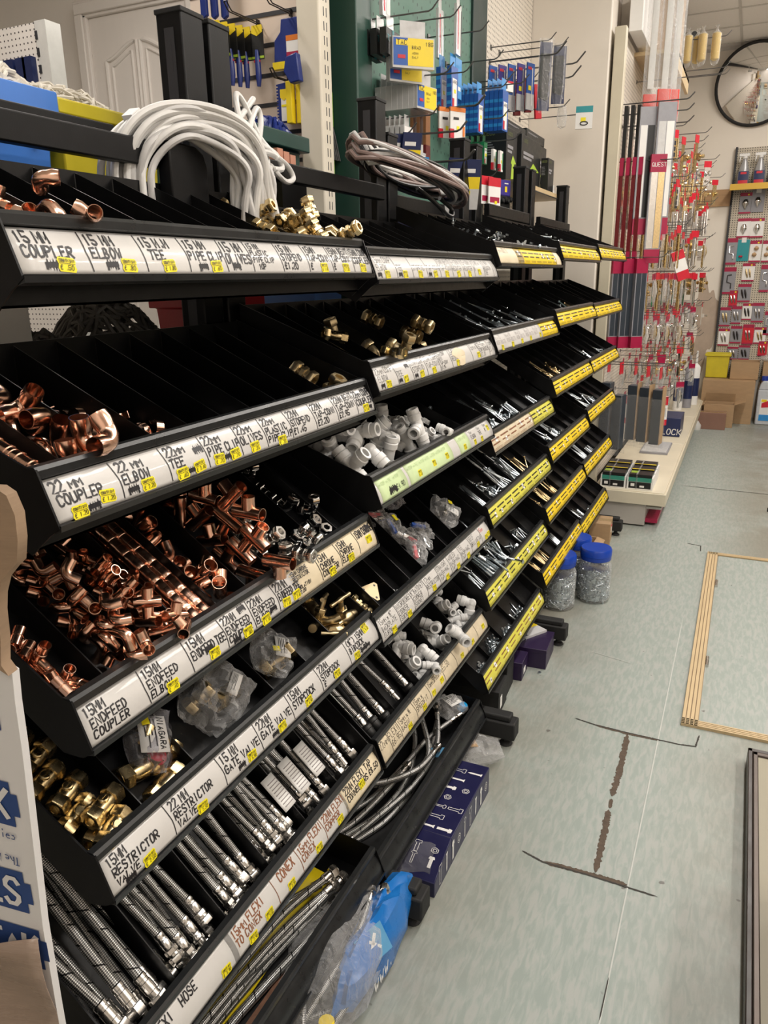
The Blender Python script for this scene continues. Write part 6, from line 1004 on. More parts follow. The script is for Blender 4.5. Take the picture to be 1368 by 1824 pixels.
U2 = [([(-.93, 1.58, zt + .01), (-.86, 1.75, zt + .01), (-.845, 1.95, zt + .012), (-.90, 2.15, zt + .03), (-.985, 2.26, zt + .05)], 'outermost of the looped hoses'),
      ([(-.90, 1.56, zt + .01), (-.825, 1.74, zt + .008), (-.81, 1.95, zt + .010), (-.835, 2.14, zt + .02), (-.87, 2.31, zt + .05)], 'looped hose beside the front lip'),
      ([(-.98, 1.60, zt + .03), (-.90, 1.78, zt + .03), (-.87, 1.98, zt + .032), (-.85, 2.15, zt + .04), (-.80, 2.28, zt + .055)], 'looped hose ending near the blue tag'),
      ([(-.88, 1.59, zt + .03), (-.845, 1.70, zt + .034), (-.80, 1.90, zt + .034), (-.80, 2.10, zt + .045), (-.86, 2.26, zt + .085)], 'looped hose lying on top of the others'),
      ([(-1.02, 1.66, zt + .05), (-.93, 1.80, zt + .052), (-.85, 1.86, zt + .062), (-.80, 2.02, zt + .06), (-.90, 2.20, zt + .10), (-.95, 2.27, zt + .15)], 'hose arching up to the shelf above'),
      ([(-.96, 1.56, zt + .02), (-.91, 1.66, zt + .02), (-.865, 1.78, zt + .05), (-.845, 1.93, zt + .06)], 'short hose with two free ends'),
      ([(-1.03, 1.72, zt + .06), (-.98, 1.76, zt + .085), (-.88, 1.80, zt + .085), (-.80, 1.92, zt + .075), (-.785, 2.05, zt + .07)], 'hose crossing over the loops')]
for p, lb in U2: free_hose(p, .0088, f'{lb}, bottom trough of the second bay', ('nut', 'tail'))

# ------------------------------------------------------------------ clear plastic bags
film('clear_film'); film('clear_film_dark', (.9, .9, .95), .08, .10); pm('card_white', (.84, .83, .81), .45, 0, .04, 20); pm('red_plastic', (.60, .02, .04), .35, 0, .1, 20); pm('blue_plastic', (.03, .10, .42), .35, 0, .1, 20); pm('cap_blue', (.02, .35, .75), .35, 0, .1, 20)
def bag(loc, size, rot, label, seed, cards=(), parts=(), mat='clear_film', name='plastic_bag', lumps=.35, seal=True):
    """crumpled clear bag: two skins gathered at one end; cards = (x,y,w,h,text,mat) on its face"""
    t = thing(name, loc, label, 'bag', rot=rot); mb = MB(); o = Vector((seed * 3.1, seed * 1.7, 0)); a, b, c = size
    def skin(s):
        def fn(u, v):
            x, y = (u - .5) * 2, (v - .5) * 2
            edge = max(0, (1 - abs(x) ** 2.6)) ** .5 * max(0, (1 - abs(y) ** 2.6)) ** .5
            n = mnoise.noise(Vector((x * 2.3, y * 2.3, s * 2)) + o); n2 = mnoise.noise(Vector((x * 6, y * 6, s * 5)) + o * 2)
            g = 1 - .35 * max(0, x) ** 2
            return (a * x * (1 + .10 * n2), b * y * g * (1 + .14 * n), s * c * edge * (1 + lumps * n * 1.6 + .3 * n2) + .25 * c * n)
        return fn
    mb.grid(skin(1), 16, 14); mb.grid(skin(-1), 16, 14); mb.obj('clear_film', mat, t, ang=25)
    for (x, y, w, h, tx, mt) in cards:
        mb = MB(); mb.M = tr(x, y, c * .95) @ rotz(.1)
        mb.grid(lambda p, q: ((p - .5) * w, (q - .5) * h, c * .12 * math.cos((p - .5) * 2.4)), 6, 2); mb.m = 1
        sf = lambda X, Y: (X, Y, c * .12 * math.cos(X / w * 2.4) + .0012)
        if tx: write(mb, tx, -w * .44, h * .20, h * .2, sf, maxw=w * .86)
        for k in range(4): ribbon(mb, [(-w * .4, h * (.08 - .12 * k)), (w * random.Random(k).uniform(0, .4), h * (.08 - .12 * k))], h * .03, sf)
        mb.obj('printed_card', [mt, 'ink'], t, solid=.0006)
    for pn, pm_, build in parts: mb = MB(); build(mb); mb.obj(pn, pm_, t)
    return t
def stick(x, y, z, w=.022, h=.014):
    def f(mb): mb.M = tr(x, y, z) @ rotz(.3); mb.box(-w / 2, w / 2, -h / 2, h / 2, -.0004, .0004)
    return ('price_sticker', 'sticker_yellow', f)
E3 = lambda u, l: slope_frame(u, l).to_euler()
def bagrot(u, l, spin): return (slope_frame(u, l) @ Matrix.Rotation(spin, 3, 'Z')).to_euler()
bag((-.845, .845, .952), (.062, .042, .022), bagrot(0, 3, 2.4), 'clear bag with a white card and a red valve handle', 2, [(.004, .0, .070, .050, 'NIAGARA', 'card_white')], [stick(-.02, -.016, .0275), ('red_handle', 'red_plastic', lambda m: (setattr(m, 'M', tr(.035, .012, .0)), m.lathe([(.012, -.008), (.017, -.004), (.017, .006), (.009, .012)], 12)))], 'clear_film_dark')
inst('valve22', (-.835, .858, .940), Quaternion((.8, .2, .5, .2)).normalized(), 'brass valve inside the clear bag with the red handle', 'bagged valves')
bag((-.835, 1.015, .945), (.082, .064, .034), bagrot(0, 3, 1.9), 'largest crumpled clear bag with a brass ring showing, valve tier', 5, [(-.02, .02, .055, .022, '', 'card_white')], [], lumps=.5)
inst('comp22', (-.845, .985, .955), Quaternion((.5, .7, .1, .5)).normalized(), 'brass ring end seen through the largest clear bag', 'bagged valves'); inst('valve22', (-.822, 1.03, .940), Quaternion((.6, .1, .3, .7)).normalized(), 'brass stopcock inside the largest clear bag', 'bagged valves')
bag((-.830, 1.205, .945), (.058, .050, .026), bagrot(0, 3, 2.2), 'clear bag with a white and red card before the bib taps', 9, [(.0, .012, .052, .034, 'NIA', 'card_white')], [stick(.014, -.004, .0305, .012, .016)])
inst('valve22', (-.818, 1.205, .930), Quaternion((.3, .8, .3, .4)).normalized(), 'brass valve inside the clear bag beside the bib taps', 'bagged valves')
B = lambda loc, s, spin, lb, sd, **k: bag(loc, s, bagrot(1, 3, spin), lb, sd, **k)
def lever(col):
    return (f'{col}_lever', f'{col}_plastic', lambda m: (setattr(m, 'M', tr(.01, -.012, .006)), m.prism([(-.028, -.005), (.028, -.007), (.032, 0), (.028, .007), (-.028, .005)], -.004, .004, 2)))
def chromebit(): return ('chrome_tap', 'chrome', lambda m: (m.lathe([(.009, -.03), (.012, -.02), (.012, .01), (.008, .012), (.008, .03)], 12, 'x')))
B((-.935, 1.955, 1.005), (.05, .036, .02), 1.2, 'clear bag with a red lever at the back of the tap bin', 11, parts=[lever('red'), chromebit()])
B((-.90, 1.975, .985), (.045, .034, .02), 2.6, 'clear bag with a yellow sticker in the tap bin', 12, parts=[lever('blue'), chromebit(), stick(-.01, .0, .024)])
B((-.862, 1.985, .950), (.048, .036, .02), .6, 'clear bag with a chrome tap in the middle of the tap bin', 13, parts=[chromebit(), ('red_lever', 'red_plastic', lambda m: (setattr(m, 'M', tr(-.02, .01, .01)), m.box(-.014, .014, -.004, .004, -.003, .003)))])
B((-.815, 1.965, .915), (.046, .036, .02), 2.2, 'clear bag with a red lever beside the divider, nearest the label', 14, parts=[lever('red'), chromebit()])
B((-.845, 2.075, .945), (.040, .030, .018), 1.0, 'clear bag with a blue lever in the tap bin', 15, parts=[lever('blue')])
B((-.825, 2.035, .925), (.036, .030, .016), 2.9, 'small clear bag with a chrome tap against the front wall', 16, parts=[chromebit()])
B((-.845, 2.275, .945), (.062, .056, .028), 1.9, 'clear bag with a folded white leaflet and chrome tap', 17, cards=[(.004, .012, .036, .05, '', 'card_white')], parts=[chromebit(), stick(-.03, .0, .030, .016, .016)])
B((-.95, 2.08, 1.03), (.05, .036, .018), 1.6, 'dark clear bag high in the tap tier of the second bay', 18, mat='clear_film_dark')
bag((-.835, 2.33, .185), (.068, .052, .030), (.3, .2, 1.2), 'clear bag with white card and blue cap in the bottom trough', 21, [(-.005, .0, .07, .05, 'SOLID', 'card_white')], [('blue_cap', 'cap_blue', lambda m: (setattr(m, 'M', tr(.045, -.02, .004)), m.lathe([(.016, -.012), (.017, .012), (0, .014)], 16)))])
mb = MB(); mb.M = tr(-.775, 2.075, .165) @ rotz(.4) @ rotx(.5); mb.grid(lambda a, b: ((a - .5) * .07, (b - .5) * .035, .004 * math.sin(3 * a)), 6, 2); mb.obj('blue_tag', pm('tag_blue', (.10, .32, .55), .5), label='small pale blue paper tag on the trough of looped hoses', cat='tag', solid=.0006)
# ------------------------------------------------------------------ on top of and behind the shelving
pm('cable_white', (.74, .73, .71), .40, 0, .06, 30, .02, 200); pm('cable_grey', (.56, .55, .54), .42, 0, .08, 30); pm('cable_black', (.012, .012, .013), .38, 0, .3, 30); pm('cable_brown', (.20, .14, .125), .40, 0, .1, 30)
pm('crate_blue', (.06, .22, .70), .36, 0, .08, 8, .02, 80); pm('tub_yellow', (.66, .55, .03), .34, 0, .12, 10, .02, 80); pm('rope_cotton', (.70, .66, .58), .85, 0, .1, 40, .2, 300); pm('rope_grey', (.30, .28, .25), .9, 0, .2, 30, .3, 200)
pm('crate_green', (.012, .055, .045), .36, 0, .15, 10, .02, 80); pm('navy', (.012, .02, .10), .4, 0, .1, 20)
mb = MB(); mb.box(-1.78, -1.20, .2, 2.62, 1.795, 1.82)
mb.obj('back_shelf', 'black_metal', label='black shelf board behind the bins carrying the tubs', cat='shelf')
mb = MB(); mb.box(-1.78, -1.22, .2, 2.62, 1.44, 1.465); mb.obj('back_shelf', 'black_metal', label='black shelf board seen through the gap under the top bins', cat='shelf')
def tub(name, x0, x1, y0, y1, z0, z1, mat, label, cat, rim=.03, ribs=0, hole=None, lip=.012, t=.004, taper=.012):
    o = thing(name, ((x0 + x1) / 2, (y0 + y1) / 2, z0), label, cat); mb = MB()
    def ring(z, e, th=0): return [(x0 + e + th, y0 + e + th, z), (x1 - e - th, y0 + e + th, z), (x1 - e - th, y1 - e - th, z), (x0 + e + th, y1 - e - th, z)]
    R = [ring(z0, taper), ring(z1 - rim, .004), ring(z1 - rim, -lip), ring(z1, -lip), ring(z1, -lip + .004), ring(z1 - .004, .004, t), ring(z0 + t, taper, t)]
    I = [[mb.P(p) for p in r] for r in R]
    for a, b in zip(I[:-1], I[1:]):
        for k in range(4): mb.F((a[k], a[(k + 1) % 4], b[(k + 1) % 4], b[k]), False)
    mb.F(I[0][::-1], False); mb.F(I[-1], False); mb.obj('tub_body', mat, o, bevel=.004)
    mb = MB()
    for k in range(ribs):
        y = y0 + (y1 - y0) * (k + .5) / ribs; mb.box(x1 - .003, x1 + lip * .9, y - .003, y + .003, z1 - rim - .05, z1 - .002)
    for k in range(4):
        x = x0 + (x1 - x0) * (k + .5) / 4; mb.box(x - .003, x + .003, y0 - lip * .9, y0 + .003, z1 - rim - .05, z1 - .002)
    if ribs: mb.obj('rim_rib', mat, o)
    return o
ct = tub('plastic_crate', -1.68, -1.30, .80, 1.245, 1.822, 2.055, 'crate_blue', 'bright blue plastic crate on the back shelf at the far left', 'crate', .055, 5)
mb = MB(); mb.box(-1.299, -1.285, 1.02, 1.10, 2.008, 2.043); mb.obj('hand_hole', 'white_dull', ct)
tub('plastic_tub', -1.66, -1.31, 1.275, 1.575, 1.822, 2.050, 'tub_yellow', 'translucent yellow plastic tub of rope right of the blue crate', 'tub', .030, 4)
def ropes(name, cx, cy, z, rx, ry, h, n, r, mat, label, cat, seed, fr=None):
    rd = random.Random(seed); mb = MB()
    for i in range(n):
        a = rd.uniform(0, 2 * PI); k = rd.uniform(.1, .95) ** .6; x, y = cx + rx * k * math.cos(a), cy + ry * k * math.sin(a); d = rd.uniform(0, 2 * PI); P = []
        for j in range(7):
            t = j / 6; hh = z + h * max(0, 1 - ((x - cx) / rx) ** 2 * .8 - ((y - cy) / ry) ** 2 * .8) + .012 * math.sin(6 * t + i) - .01
            P.append((x, y, hh + rd.uniform(-.004, .006))); d += rd.uniform(-.6, .6); x += .022 * math.cos(d); y += .022 * math.sin(d)
            x = min(cx + rx, max(cx - rx, x)); y = min(cy + ry, max(cy - ry, y))
        mb.sweep(P, r, 5)
    return mb.obj(name, mat, label=label, cat=cat)
ropes('rope_hank', -1.50, 1.16, 2.05, .17, .17, .10, 150, .0042, 'rope_cotton', 'heap of white cotton rope piled in the blue crate', 'rope', 1)
ropes('rope_hank', -1.50, 1.43, 2.045, .155, .135, .075, 140, .0036, 'rope_cotton', 'heap of white cotton rope showing over the yellow tub', 'rope', 2)
# goods in the gap below the top bins
mb = MB(); mb.box(-1.62, -1.36, .90, 1.175, 1.466, 1.66); o = mb.obj('white_carton', 'paper_white', label='white carton seen through the gap under the top bins, far left', cat='carton', bevel=.002)
ropes('mop_head', -1.50, 1.30, 1.48, .12, .10, .11, 110, .005, 'rope_grey', 'grey string mop head seen under the top bins beside the white carton', 'mop head', 3)
ropes('mop_head', -1.52, 1.55, 1.50, .15, .16, .16, 170, .005, 'rope_grey', 'larger grey string mop head seen in the gap under the top bins', 'mop head', 4)
mb = MB(); mb.box(-1.345, -1.335, 1.30, 1.70, 1.466, 1.575); mb.obj('blue_crate_edge', 'crate_blue', label='dark blue crate wall seen low in the gap under the top bins', cat='crate')
tub('plastic_crate', -1.66, -1.36, 1.90, 2.03, 1.468, 1.655, pm('tub_red', (.50, .01, .02), .35), 'small red tub seen through the gap between the uprights', 'tub', .04)
for i in range(4):
    mb = MB(); a0 = .2 * i; mb.sweep([(-1.26 - .02 * i, 1.86 + .05 * math.sin(a) + .02 * i, 1.545 + .045 * math.cos(a)) for a in [a0 + 2 * PI * k / 24 for k in range(25)]], .006, 8)
    mb.obj('white_cable_loop', 'cable_white', label=['white cable loop hanging in the gap, nearest the upright', 'white cable loop behind the first in the gap', 'third white cable loop in the gap by the red tub', 'farthest white cable loop in the gap by the red tub'][i], cat='cable')
mb = MB(); mb.box(-1.60, -1.38, 2.40, 2.60, 1.467, 1.66); mb.obj('blue_box', 'crate_blue', label='blue box seen in the gap right of the cream post', cat='box')
mb = MB(); mb.sweep([(-1.20, 1.60, 1.70), (-1.20, 1.59, 1.65), (-1.195, 1.55, 1.615), (-1.19, 1.50, 1.60)], .0068, 10, inner=.004); mb.obj('cable_end', 'cable_white', label='loose white cable end dangling below the top bins', cat='cable')
# ---- white cable coil hung on the uprights
t = thing('cable_coil', (-1.045, 1.47, 1.90), 'large coil of white cable hung beside the two nearest uprights', 'cable coil')
CR2 = random.Random(8)
for i in range(24):
    rr = .64 + .42 * (i / 23) ** .8 + .03 * CR2.random(); off = CR2.uniform(-.026, .026); ph = CR2.uniform(-.05, .05); P = []
    for k in range(-5, 41):
        a = PI * k / 35; aa = min(PI, max(0, a)); dn = max(0, -a, a - PI); y = 1.34 + ph * .3 + .142 * rr * math.cos(aa) + .006 * math.sin(3 * a + i)
        z = 1.875 + .134 * rr * math.sin(aa) - .18 * dn; P.append((-1.03 + (y - 1.34) * .5 + off + .006 * math.sin(4 * a + i), y, z))
    mb = MB(); mb.sweep(P, .0072, 9); mb.obj('cable_turn', 'cable_white' if i % 4 else 'cable_grey', t)
def cable(P, r, mat, label, name='loose_cable', parent=None, cat='cable', group=None):
    P = [Vector(p) for p in P]; out = []
    for i in range(len(P) - 1):
        p0, p1, p2, p3 = P[max(0, i - 1)], P[i], P[i + 1], P[min(len(P) - 1, i + 2)]
        for k in range(8):
            q = k / 8; out.append(.5 * ((2 * p1) + (-p0 + p2) * q + (2 * p0 - 5 * p1 + 4 * p2 - p3) * q * q + (-p0 + 3 * p1 - 3 * p2 + p3) * q ** 3))
    out.append(P[-1]); mb = MB(); mb.sweep(out, r, 9)
    return mb.obj(name, mat, parent, **({} if parent else dict(label=label, cat=cat, group=group)))
for P in ([(-1.05, 1.30, 2.008), (-1.03, 1.40, 2.006), (-1.03, 1.48, 2.012), (-1.05, 1.55, 2.045), (-1.07, 1.62, 2.085)], [(-.98, 1.46, 1.96), (-1.03, 1.50, 2.03), (-1.05, 1.525, 2.075), (-1.05, 1.555, 2.06), (-1.04, 1.59, 2.00), (-1.02, 1.63, 1.96)], [(-.98, 1.47, 1.95), (-1.03, 1.54, 2.01), (-1.05, 1.60, 2.06), (-1.05, 1.615, 2.04), (-1.03, 1.57, 1.985), (-1.0, 1.50, 1.945)],
          [(-.98, 1.45, 1.975), (-1.02, 1.56, 1.98), (-1.04, 1.655, 1.972), (-1.04, 1.68, 1.945), (-1.02, 1.61, 1.935)], [(-.98, 1.48, 1.955), (-1.02, 1.61, 1.965), (-1.05, 1.72, 1.955), (-1.05, 1.745, 1.93), (-1.04, 1.69, 1.918), (-1.02, 1.60, 1.94)], [(-.97, 1.49, 1.915), (-1.0, 1.56, 1.925), (-1.04, 1.63, 1.945)], [(-.965, 1.49, 1.885), (-1.0, 1.56, 1.890), (-1.04, 1.63, 1.898)],
          [(-1.0, 1.47, 1.95), (-1.03, 1.53, 1.985), (-1.04, 1.57, 1.98), (-1.03, 1.60, 1.955), (-1.0, 1.55, 1.93)]):
    cable(P, .0066, 'cable_white', None, 'loose_strand', t)
mb = MB(); mb.M = tr(-1.09, 1.245, 1.985) @ rotx(.6); mb.box(-.012, .012, -.014, .014, -.016, .016); mb.m = 1; write(mb, '5.2', -.010, -.005, .011, lambda x, y: (.0125, x, y)); mb.obj('paper_band', ['paper_white', 'ink'], t)
# ---- flat bundle of mixed cables
t = thing('cable_bundle', (-1.08, 2.45, 1.98), 'flat bundle of black, brown and white cables lying before the cream post', 'cable bundle')
for i in range(26):
    mt = ['cable_black', 'cable_brown', 'cable_white', 'cable_black', 'cable_grey', 'cable_brown', 'cable_black', 'cable_white'][i % 8]; k = .62 + .38 * CR2.random(); lift = CR2.uniform(-.008, .03); P = []
    for j in range(36):
        a = 2 * PI * j / 36; y = 2.44 + .40 * k * math.cos(a) + .012 * math.sin(2 * a + i); x = -1.02 + .115 * k * math.sin(a); z = 1.985 + lift + (2.5 - y) * .09 + .012 * math.sin(a * 2 + i) + (.02 if math.sin(a) < 0 else 0)
        P.append((x, y, z))
    mb = MB(); mb.sweep(P, .0060 + .001 * (i % 2), 8, closed=True); mb.obj('cable_turn', mt, t)
mb = MB(); mb.sweep([(-.955, 2.46, 2.002), (-.952, 2.53, 1.997)], .0085, 10); mb.obj('tape_wrap', pm('tape_cream', (.62, .57, .46), .5), t)
cable([(-1.0, 2.42, 1.965), (-.98, 2.52, 1.93), (-.97, 2.60, 1.90), (-.97, 2.66, 1.895), (-.98, 2.68, 1.92), (-1.0, 2.62, 1.95)], .007, 'cable_black', None, 'hanging_loop', t)
cable([(-1.06, 2.16, 2.03), (-1.02, 2.22, 2.035), (-1.0, 2.25, 2.04), (-.99, 2.27, 2.045)], .0075, 'cable_white', None, 'loose_end', t)
# ---- dark green storage crate with white lettering
ct = tub('storage_crate', -1.68, -1.36, 1.93, 2.32, 1.822, 2.125, 'crate_green', 'dark green storage crate with white lettering behind the cables', 'crate', .045, 0, lip=.02)
mb = MB(); sf = lambda x, y: (-1.3475, 2.06 + x, 1.935 + y); write(mb, 'STORERS', .0, .0, .030, sf, .0045, .13, jit=0, slant=.15); write(mb, 'Super'.upper(), .06, .042, .014, sf, .002, jit=0, slant=.2); mb.obj('white_lettering', 'paper_white', ct)
for i, (y, z) in enumerate(((2.07, 2.02), (2.105, 2.015), (2.14, 2.01))):
    mb = MB(); mb.M = tr(-1.30, y, z); mb.cbox((0, 0, 0), (.03, .030, .075)); mb.m = 1; mb.cbox((.001, 0, -.008), (.031, .031, .012)); mb.obj('copper_bar', [pm('copper_matt', (.66, .32, .22), .45, .3, .15, 40), 'brass'], label=['copper coloured block nearest the coil, before the green crate', 'middle copper coloured block before the green crate', 'copper coloured block nearest the cream post, before the green crate'][i], cat='block')
mb = MB(); mb.box(-1.34, -1.26, 2.03, 2.17, 1.822, 1.975); mb.obj('small_carton', 'black_metal', label='small dark carton under the copper coloured blocks', cat='carton')
mb = MB(); mb.box(-1.40, -1.22, 2.64, 3.2, 1.76, 1.90); mb.obj('navy_carton', 'navy', label='dark navy carton on the ledge behind the cable bundle', cat='carton')
mb = MB(); mb.box(-1.42, -1.2, 2.63, 5.2, 1.735, 1.76); mb.obj('ledge_board', 'black_metal', label='dark ledge board behind the second and third bays', cat='shelf')
# ------------------------------------------------------------------ display units behind the shelving
pm('post_cream', (.78, .72, .60), .45, 0, .05, 6); pm('green_paint', (.016, .062, .046), .42, 0, .1, 6); pm('green_dark', (.008, .030, .026), .45, 0, .1, 6); pm('grey_panel', (.10, .095, .09), .55, 0, .15, 6)
pm('slat_pink', (.80, .67, .57), .5, 0, .04, 4); pm('hook_steel', (.16, .16, .16), .35, .8, .2, 60); pm('hook_dark', (.04, .035, .035), .4, .6, .2, 60)
pm('pack_blue', (.015, .10, .42), .38, 0, .1, 30); pm('pack_sky', (.03, .28, .68), .38, 0, .1, 30); pm('pack_navy', (.012, .022, .09), .38, 0, .1, 30); pm('pack_yellow', (.90, .68, .02), .38, 0, .05, 30); pm('pack_black', (.012, .013, .014), .4, 0, .2, 30); pm('pack_red', (.62, .015, .035), .38, 0, .08, 30)
pm('pack_crimson', (.38, .01, .06), .38, 0, .08, 30); pm('pack_teal', (.02, .30, .34), .4, 0, .05, 30); pm('pack_green', (.015, .22, .08), .4, 0, .1, 30); pm('pack_lime', (.42, .62, .05), .4, 0, .05, 30); pm('pack_orange', (.75, .20, .02), .4, 0, .05, 30); pm('pack_clear', (.60, .60, .60), .15, 0, .1, 40, .05, 60); pm('pack_violet', (.06, .045, .28), .4, 0, .05, 30); pm('tool_handle', (.012, .03, .20), .32, 0, .1, 30); pm('pack_grey', (.30, .30, .33), .35, 0, .1, 30); pm('pack_brown', (.30, .13, .05), .5, 0, .1, 30); pm('maroon', (.14, .008, .012), .3, 0, .1, 30)
mb = MB(); mb.box(-1.55, -1.46, 2.645, 2.73, 0, 3.3); t0 = thing('display_post', (-1.505, 2.69, 0), 'cream slotted shop display post standing behind the cable bundle', 'display post'); o = mb.obj('post_body', 'post_cream', t0, bevel=.006)
mb = MB()
for k in range(60):
    for dy in (-.010, .010): mb.box(-1.4602, -1.4592, 2.690 + dy - .0022, 2.690 + dy + .0022, .5 + k * .045, .528 + k * .045)
mb.obj('slot_row', 'dark_trim', t0)
mb = MB(); mb.box(-1.62, -1.58, 2.73, 3.0, 0, 3.3); mb.obj('wall_panel', 'grey_panel', kind='structure', label='')
t1 = thing('green_display_unit', (-1.5, 3.6, 0), 'dark green perforated display unit carrying hooked packs', 'display unit')
mb = MB(); mb.box(-1.56, -1.40, 2.815, 2.945, 0, 3.3); mb.obj('green_post', 'green_paint', t1, bevel=.006)
mb = MB(); mb.box(-1.47, -1.44, 2.95, 2.985, 0, 3.3); mb.obj('light_edge', 'white_dull', t1)
mb = MB(); mb.box(-1.48, -1.455, 2.985, 4.24, 0, 3.3); mb.obj('perforated_panel', 'peg_green', t1)
mb = MB(); mb.box(-1.50, -1.44, 4.24, 4.47, 0, 3.3); mb.obj('end_panel', 'green_dark', t1, bevel=.006)
t2 = thing('cream_pegboard', (-1.47, 4.95, 0), 'cream pegboard between the green display unit and the column', 'pegboard')
mb = MB(); mb.box(-1.48, -1.45, 4.475, 5.415, 0, 3.6); mb.obj('board', 'peg_cream', t2)
t3 = thing('slatted_panel', (-1.78, 2.71, 0), 'pinkish slatted display panel with black grooves, behind the uprights', 'display panel')
mb = MB(); mb.box(-2.04, -1.56, 2.70, 2.735, 1.2, 3.2); mb.obj('panel_board', 'slat_pink', t3)
mb = MB()
for k in range(20): mb.box(-2.04, -1.56, 2.6965, 2.7005, 1.232 + k * .098, 1.246 + k * .098)
mb.obj('groove', 'dark_trim', t3)
t4 = thing('white_pegboard', (-3.3, 3.0, 0), 'white pegboard on the wall at the far left behind the rope', 'pegboard')
mb = MB(); mb.box(-4.2, -3.135, 2.97, 3.0, 1.2, 2.84); mb.obj('board', 'peg_left', t4)
mb = MB(); mb.box(-3.133, -3.065, 2.97, 3.06, 1.2, 2.845); mb.obj('side_panel', 'white_dull', t4)
mb = MB(); 
for k in range(22): mb.box(-3.134, -3.120, 2.966, 2.971, 1.3 + k * .07, 1.335 + k * .07)
mb.obj('slot_row', 'dark_trim', t4)
for i, (x, m2) in enumerate(((-3.40, 'pack_navy'), (-3.30, 'pack_navy'), (-3.225, 'pack_orange'), (-3.18, 'pack_navy'))):
    mb = MB(); mb.box(x - .03, x + .03, 2.94, 2.969, 2.42, 2.70); mb.m = 1; mb.box(x - .028, x + .028, 2.938, 2.941, 2.44, 2.53); mb.obj('glove_pack', ['pack_navy', m2], label=f'navy {["", "", "and orange ", ""][i]}glove pack hanging on the white pegboard, {["leftmost", "second from left", "third from left", "rightmost"][i]}', cat='pack', group='packs on the white pegboard')

def hook(x, y, z, L=.28, ang=0, mat='hook_steel', double=False, label='steel display hook', group='steel display hooks on the boards', r=.0028, tip=.03):
    """rod standing off a board along +x (turned by ang), with a raised tip"""
    c, s = math.cos(ang), math.sin(ang); mb = MB()
    for d in ((-.006, .006) if double else (0,)):
        P = [(0, d, 0), (L * .5, d, -.002), (L - tip * 1.4, d, -.004), (L - tip * .9, d, .002), (L, d * (1 if not double else 1), tip)]
        mb.sweep([(x + p[0] * c - p[1] * s, y + p[0] * s + p[1] * c, z + p[2]) for p in P], r, 6)
    if double: mb.sweep([(x + L * c - d * s, y + L * s + d * c, z + tip) for d in (-.006, 0, .006)], r, 6)
    mb.box(x - .002, x + .004, y - .014, y + .014, z - .012, z + .012)
    return mb.obj('display_hook', mat, label=label, cat='hook', group=group)
def pbox(name, loc, w, h, d, mats, label, cat, bands=(), texts=(), rz=0, rx=0, ry=0, group=None, hang=True, tab=None, bevel=0, sticker_at=None):
    """a pack: w along local y, h down from the hanging point (or up from its base), printed front facing local +x"""
    t = thing(name, loc, label, cat, group, rot=(rx, ry, rz)); z0 = -h if hang else 0
    mb = MB(); mb.box(-d / 2, d / 2, -w / 2, w / 2, z0, z0 + h)
    for k, (a, b, c, e, mi) in enumerate(bands):
        mb.m = mi; o = d / 2 + .0006 + .0003 * k; mb.F([mb.P(p) for p in ((o, w * (a - .5), z0 + h * c), (o, w * (b - .5), z0 + h * c), (o, w * (b - .5), z0 + h * e), (o, w * (a - .5), z0 + h * e))], False)
        if a <= 0:  # print carried round the near edge
            mb.F([mb.P(p) for p in ((-d / 2, -w / 2 - .0006, z0 + h * c), (d / 2, -w / 2 - .0006, z0 + h * c), (d / 2, -w / 2 - .0006, z0 + h * e), (-d / 2, -w / 2 - .0006, z0 + h * e))], False)
    for (tx, a, c, hh, mi) in texts:
        mb.m = mi; write(mb, tx, 0, 0, h * hh, lambda X, Y: (d / 2 + .0024, w * (a - .5) + X, z0 + h * c + Y), jit=0, slant=0, maxw=w * (.96 - a))
    mb.obj('pack_body', mats, t, bevel=bevel)
    if tab:
        mb = MB(); mb.box(-.0006, .0006, -w * tab[0] / 2, w * tab[0] / 2, z0 + h, z0 + h + tab[1]); mb.obj('hanging_tab', tab[2], t)
    if sticker_at:
        mb = MB(); mb.box(d / 2 + .001, d / 2 + .0022, w * (sticker_at[0] - .5) - .009, w * (sticker_at[0] - .5) + .009, z0 + h * sticker_at[1] - .007, z0 + h * sticker_at[1] + .007); mb.obj('price_sticker', 'sticker_yellow', t)
    return t
PH = 'packs on the green display unit'
# sanding sheets in black sleeves
for i, x in enumerate((-1.41, -1.375, -1.335)):
    pbox('fixings_box', (x, 2.965, 2.575), .125, .085, .026, ['pack_black', 'pack_teal', 'paper_white'], ['innermost of three black and teal boxes on the top hook', 'middle of three black and teal boxes on the top hook', 'foremost black box with a teal stripe, top hook of the green unit'][i], 'box', [(.42, .60, .0, .35, 1), (.5, .66, .3, .62, 1), (.42, .56, .58, 1, 1)], [('T20', .06, .5, .22, 1)], tab=(.5, .05, 'pack_clear'), sticker_at=(.66, .62) if i == 2 else None)
hook(-1.44, 2.97, 2.625, .30, label='steel display hook over the black and teal boxes')
def tac(loc, rz, s, label, n=0, face=True):
    pbox('nail_box', loc, .150 * s, .092 * s, .024, ['pack_clear', 'pack_blue', 'pack_yellow', 'paper_white', 'ink', 'pack_red'], label, 'box', [(0, 1, 0, .08, 0), (.02, .36, .08, .96, 1), (.36, .97, .08, .96, 2), (.08, .42, .72, .9, 2), (.12, .30, .3, .42, 5)], [('TAC', .11, .74, .15, 4), ('BRAD', .46, .62, .10, 4), ('18G', .78, .74, .12, 4), ('40MM', .46, .45, .07, 4), ('GALV', .46, .32, .07, 4)], rz=rz, tab=(.6, .055, 'pack_clear'))
tac((-1.25, 2.98, 2.545), -.80, 1.12, 'large yellow and blue nail box turned towards the aisle, upper hook'); tac((-1.30, 3.02, 2.50), -.6, 1.0, 'yellow and blue nail box half hidden behind the large one')
hook(-1.44, 3.2, 2.665, .30, label='steel display hook above the large yellow nail box')
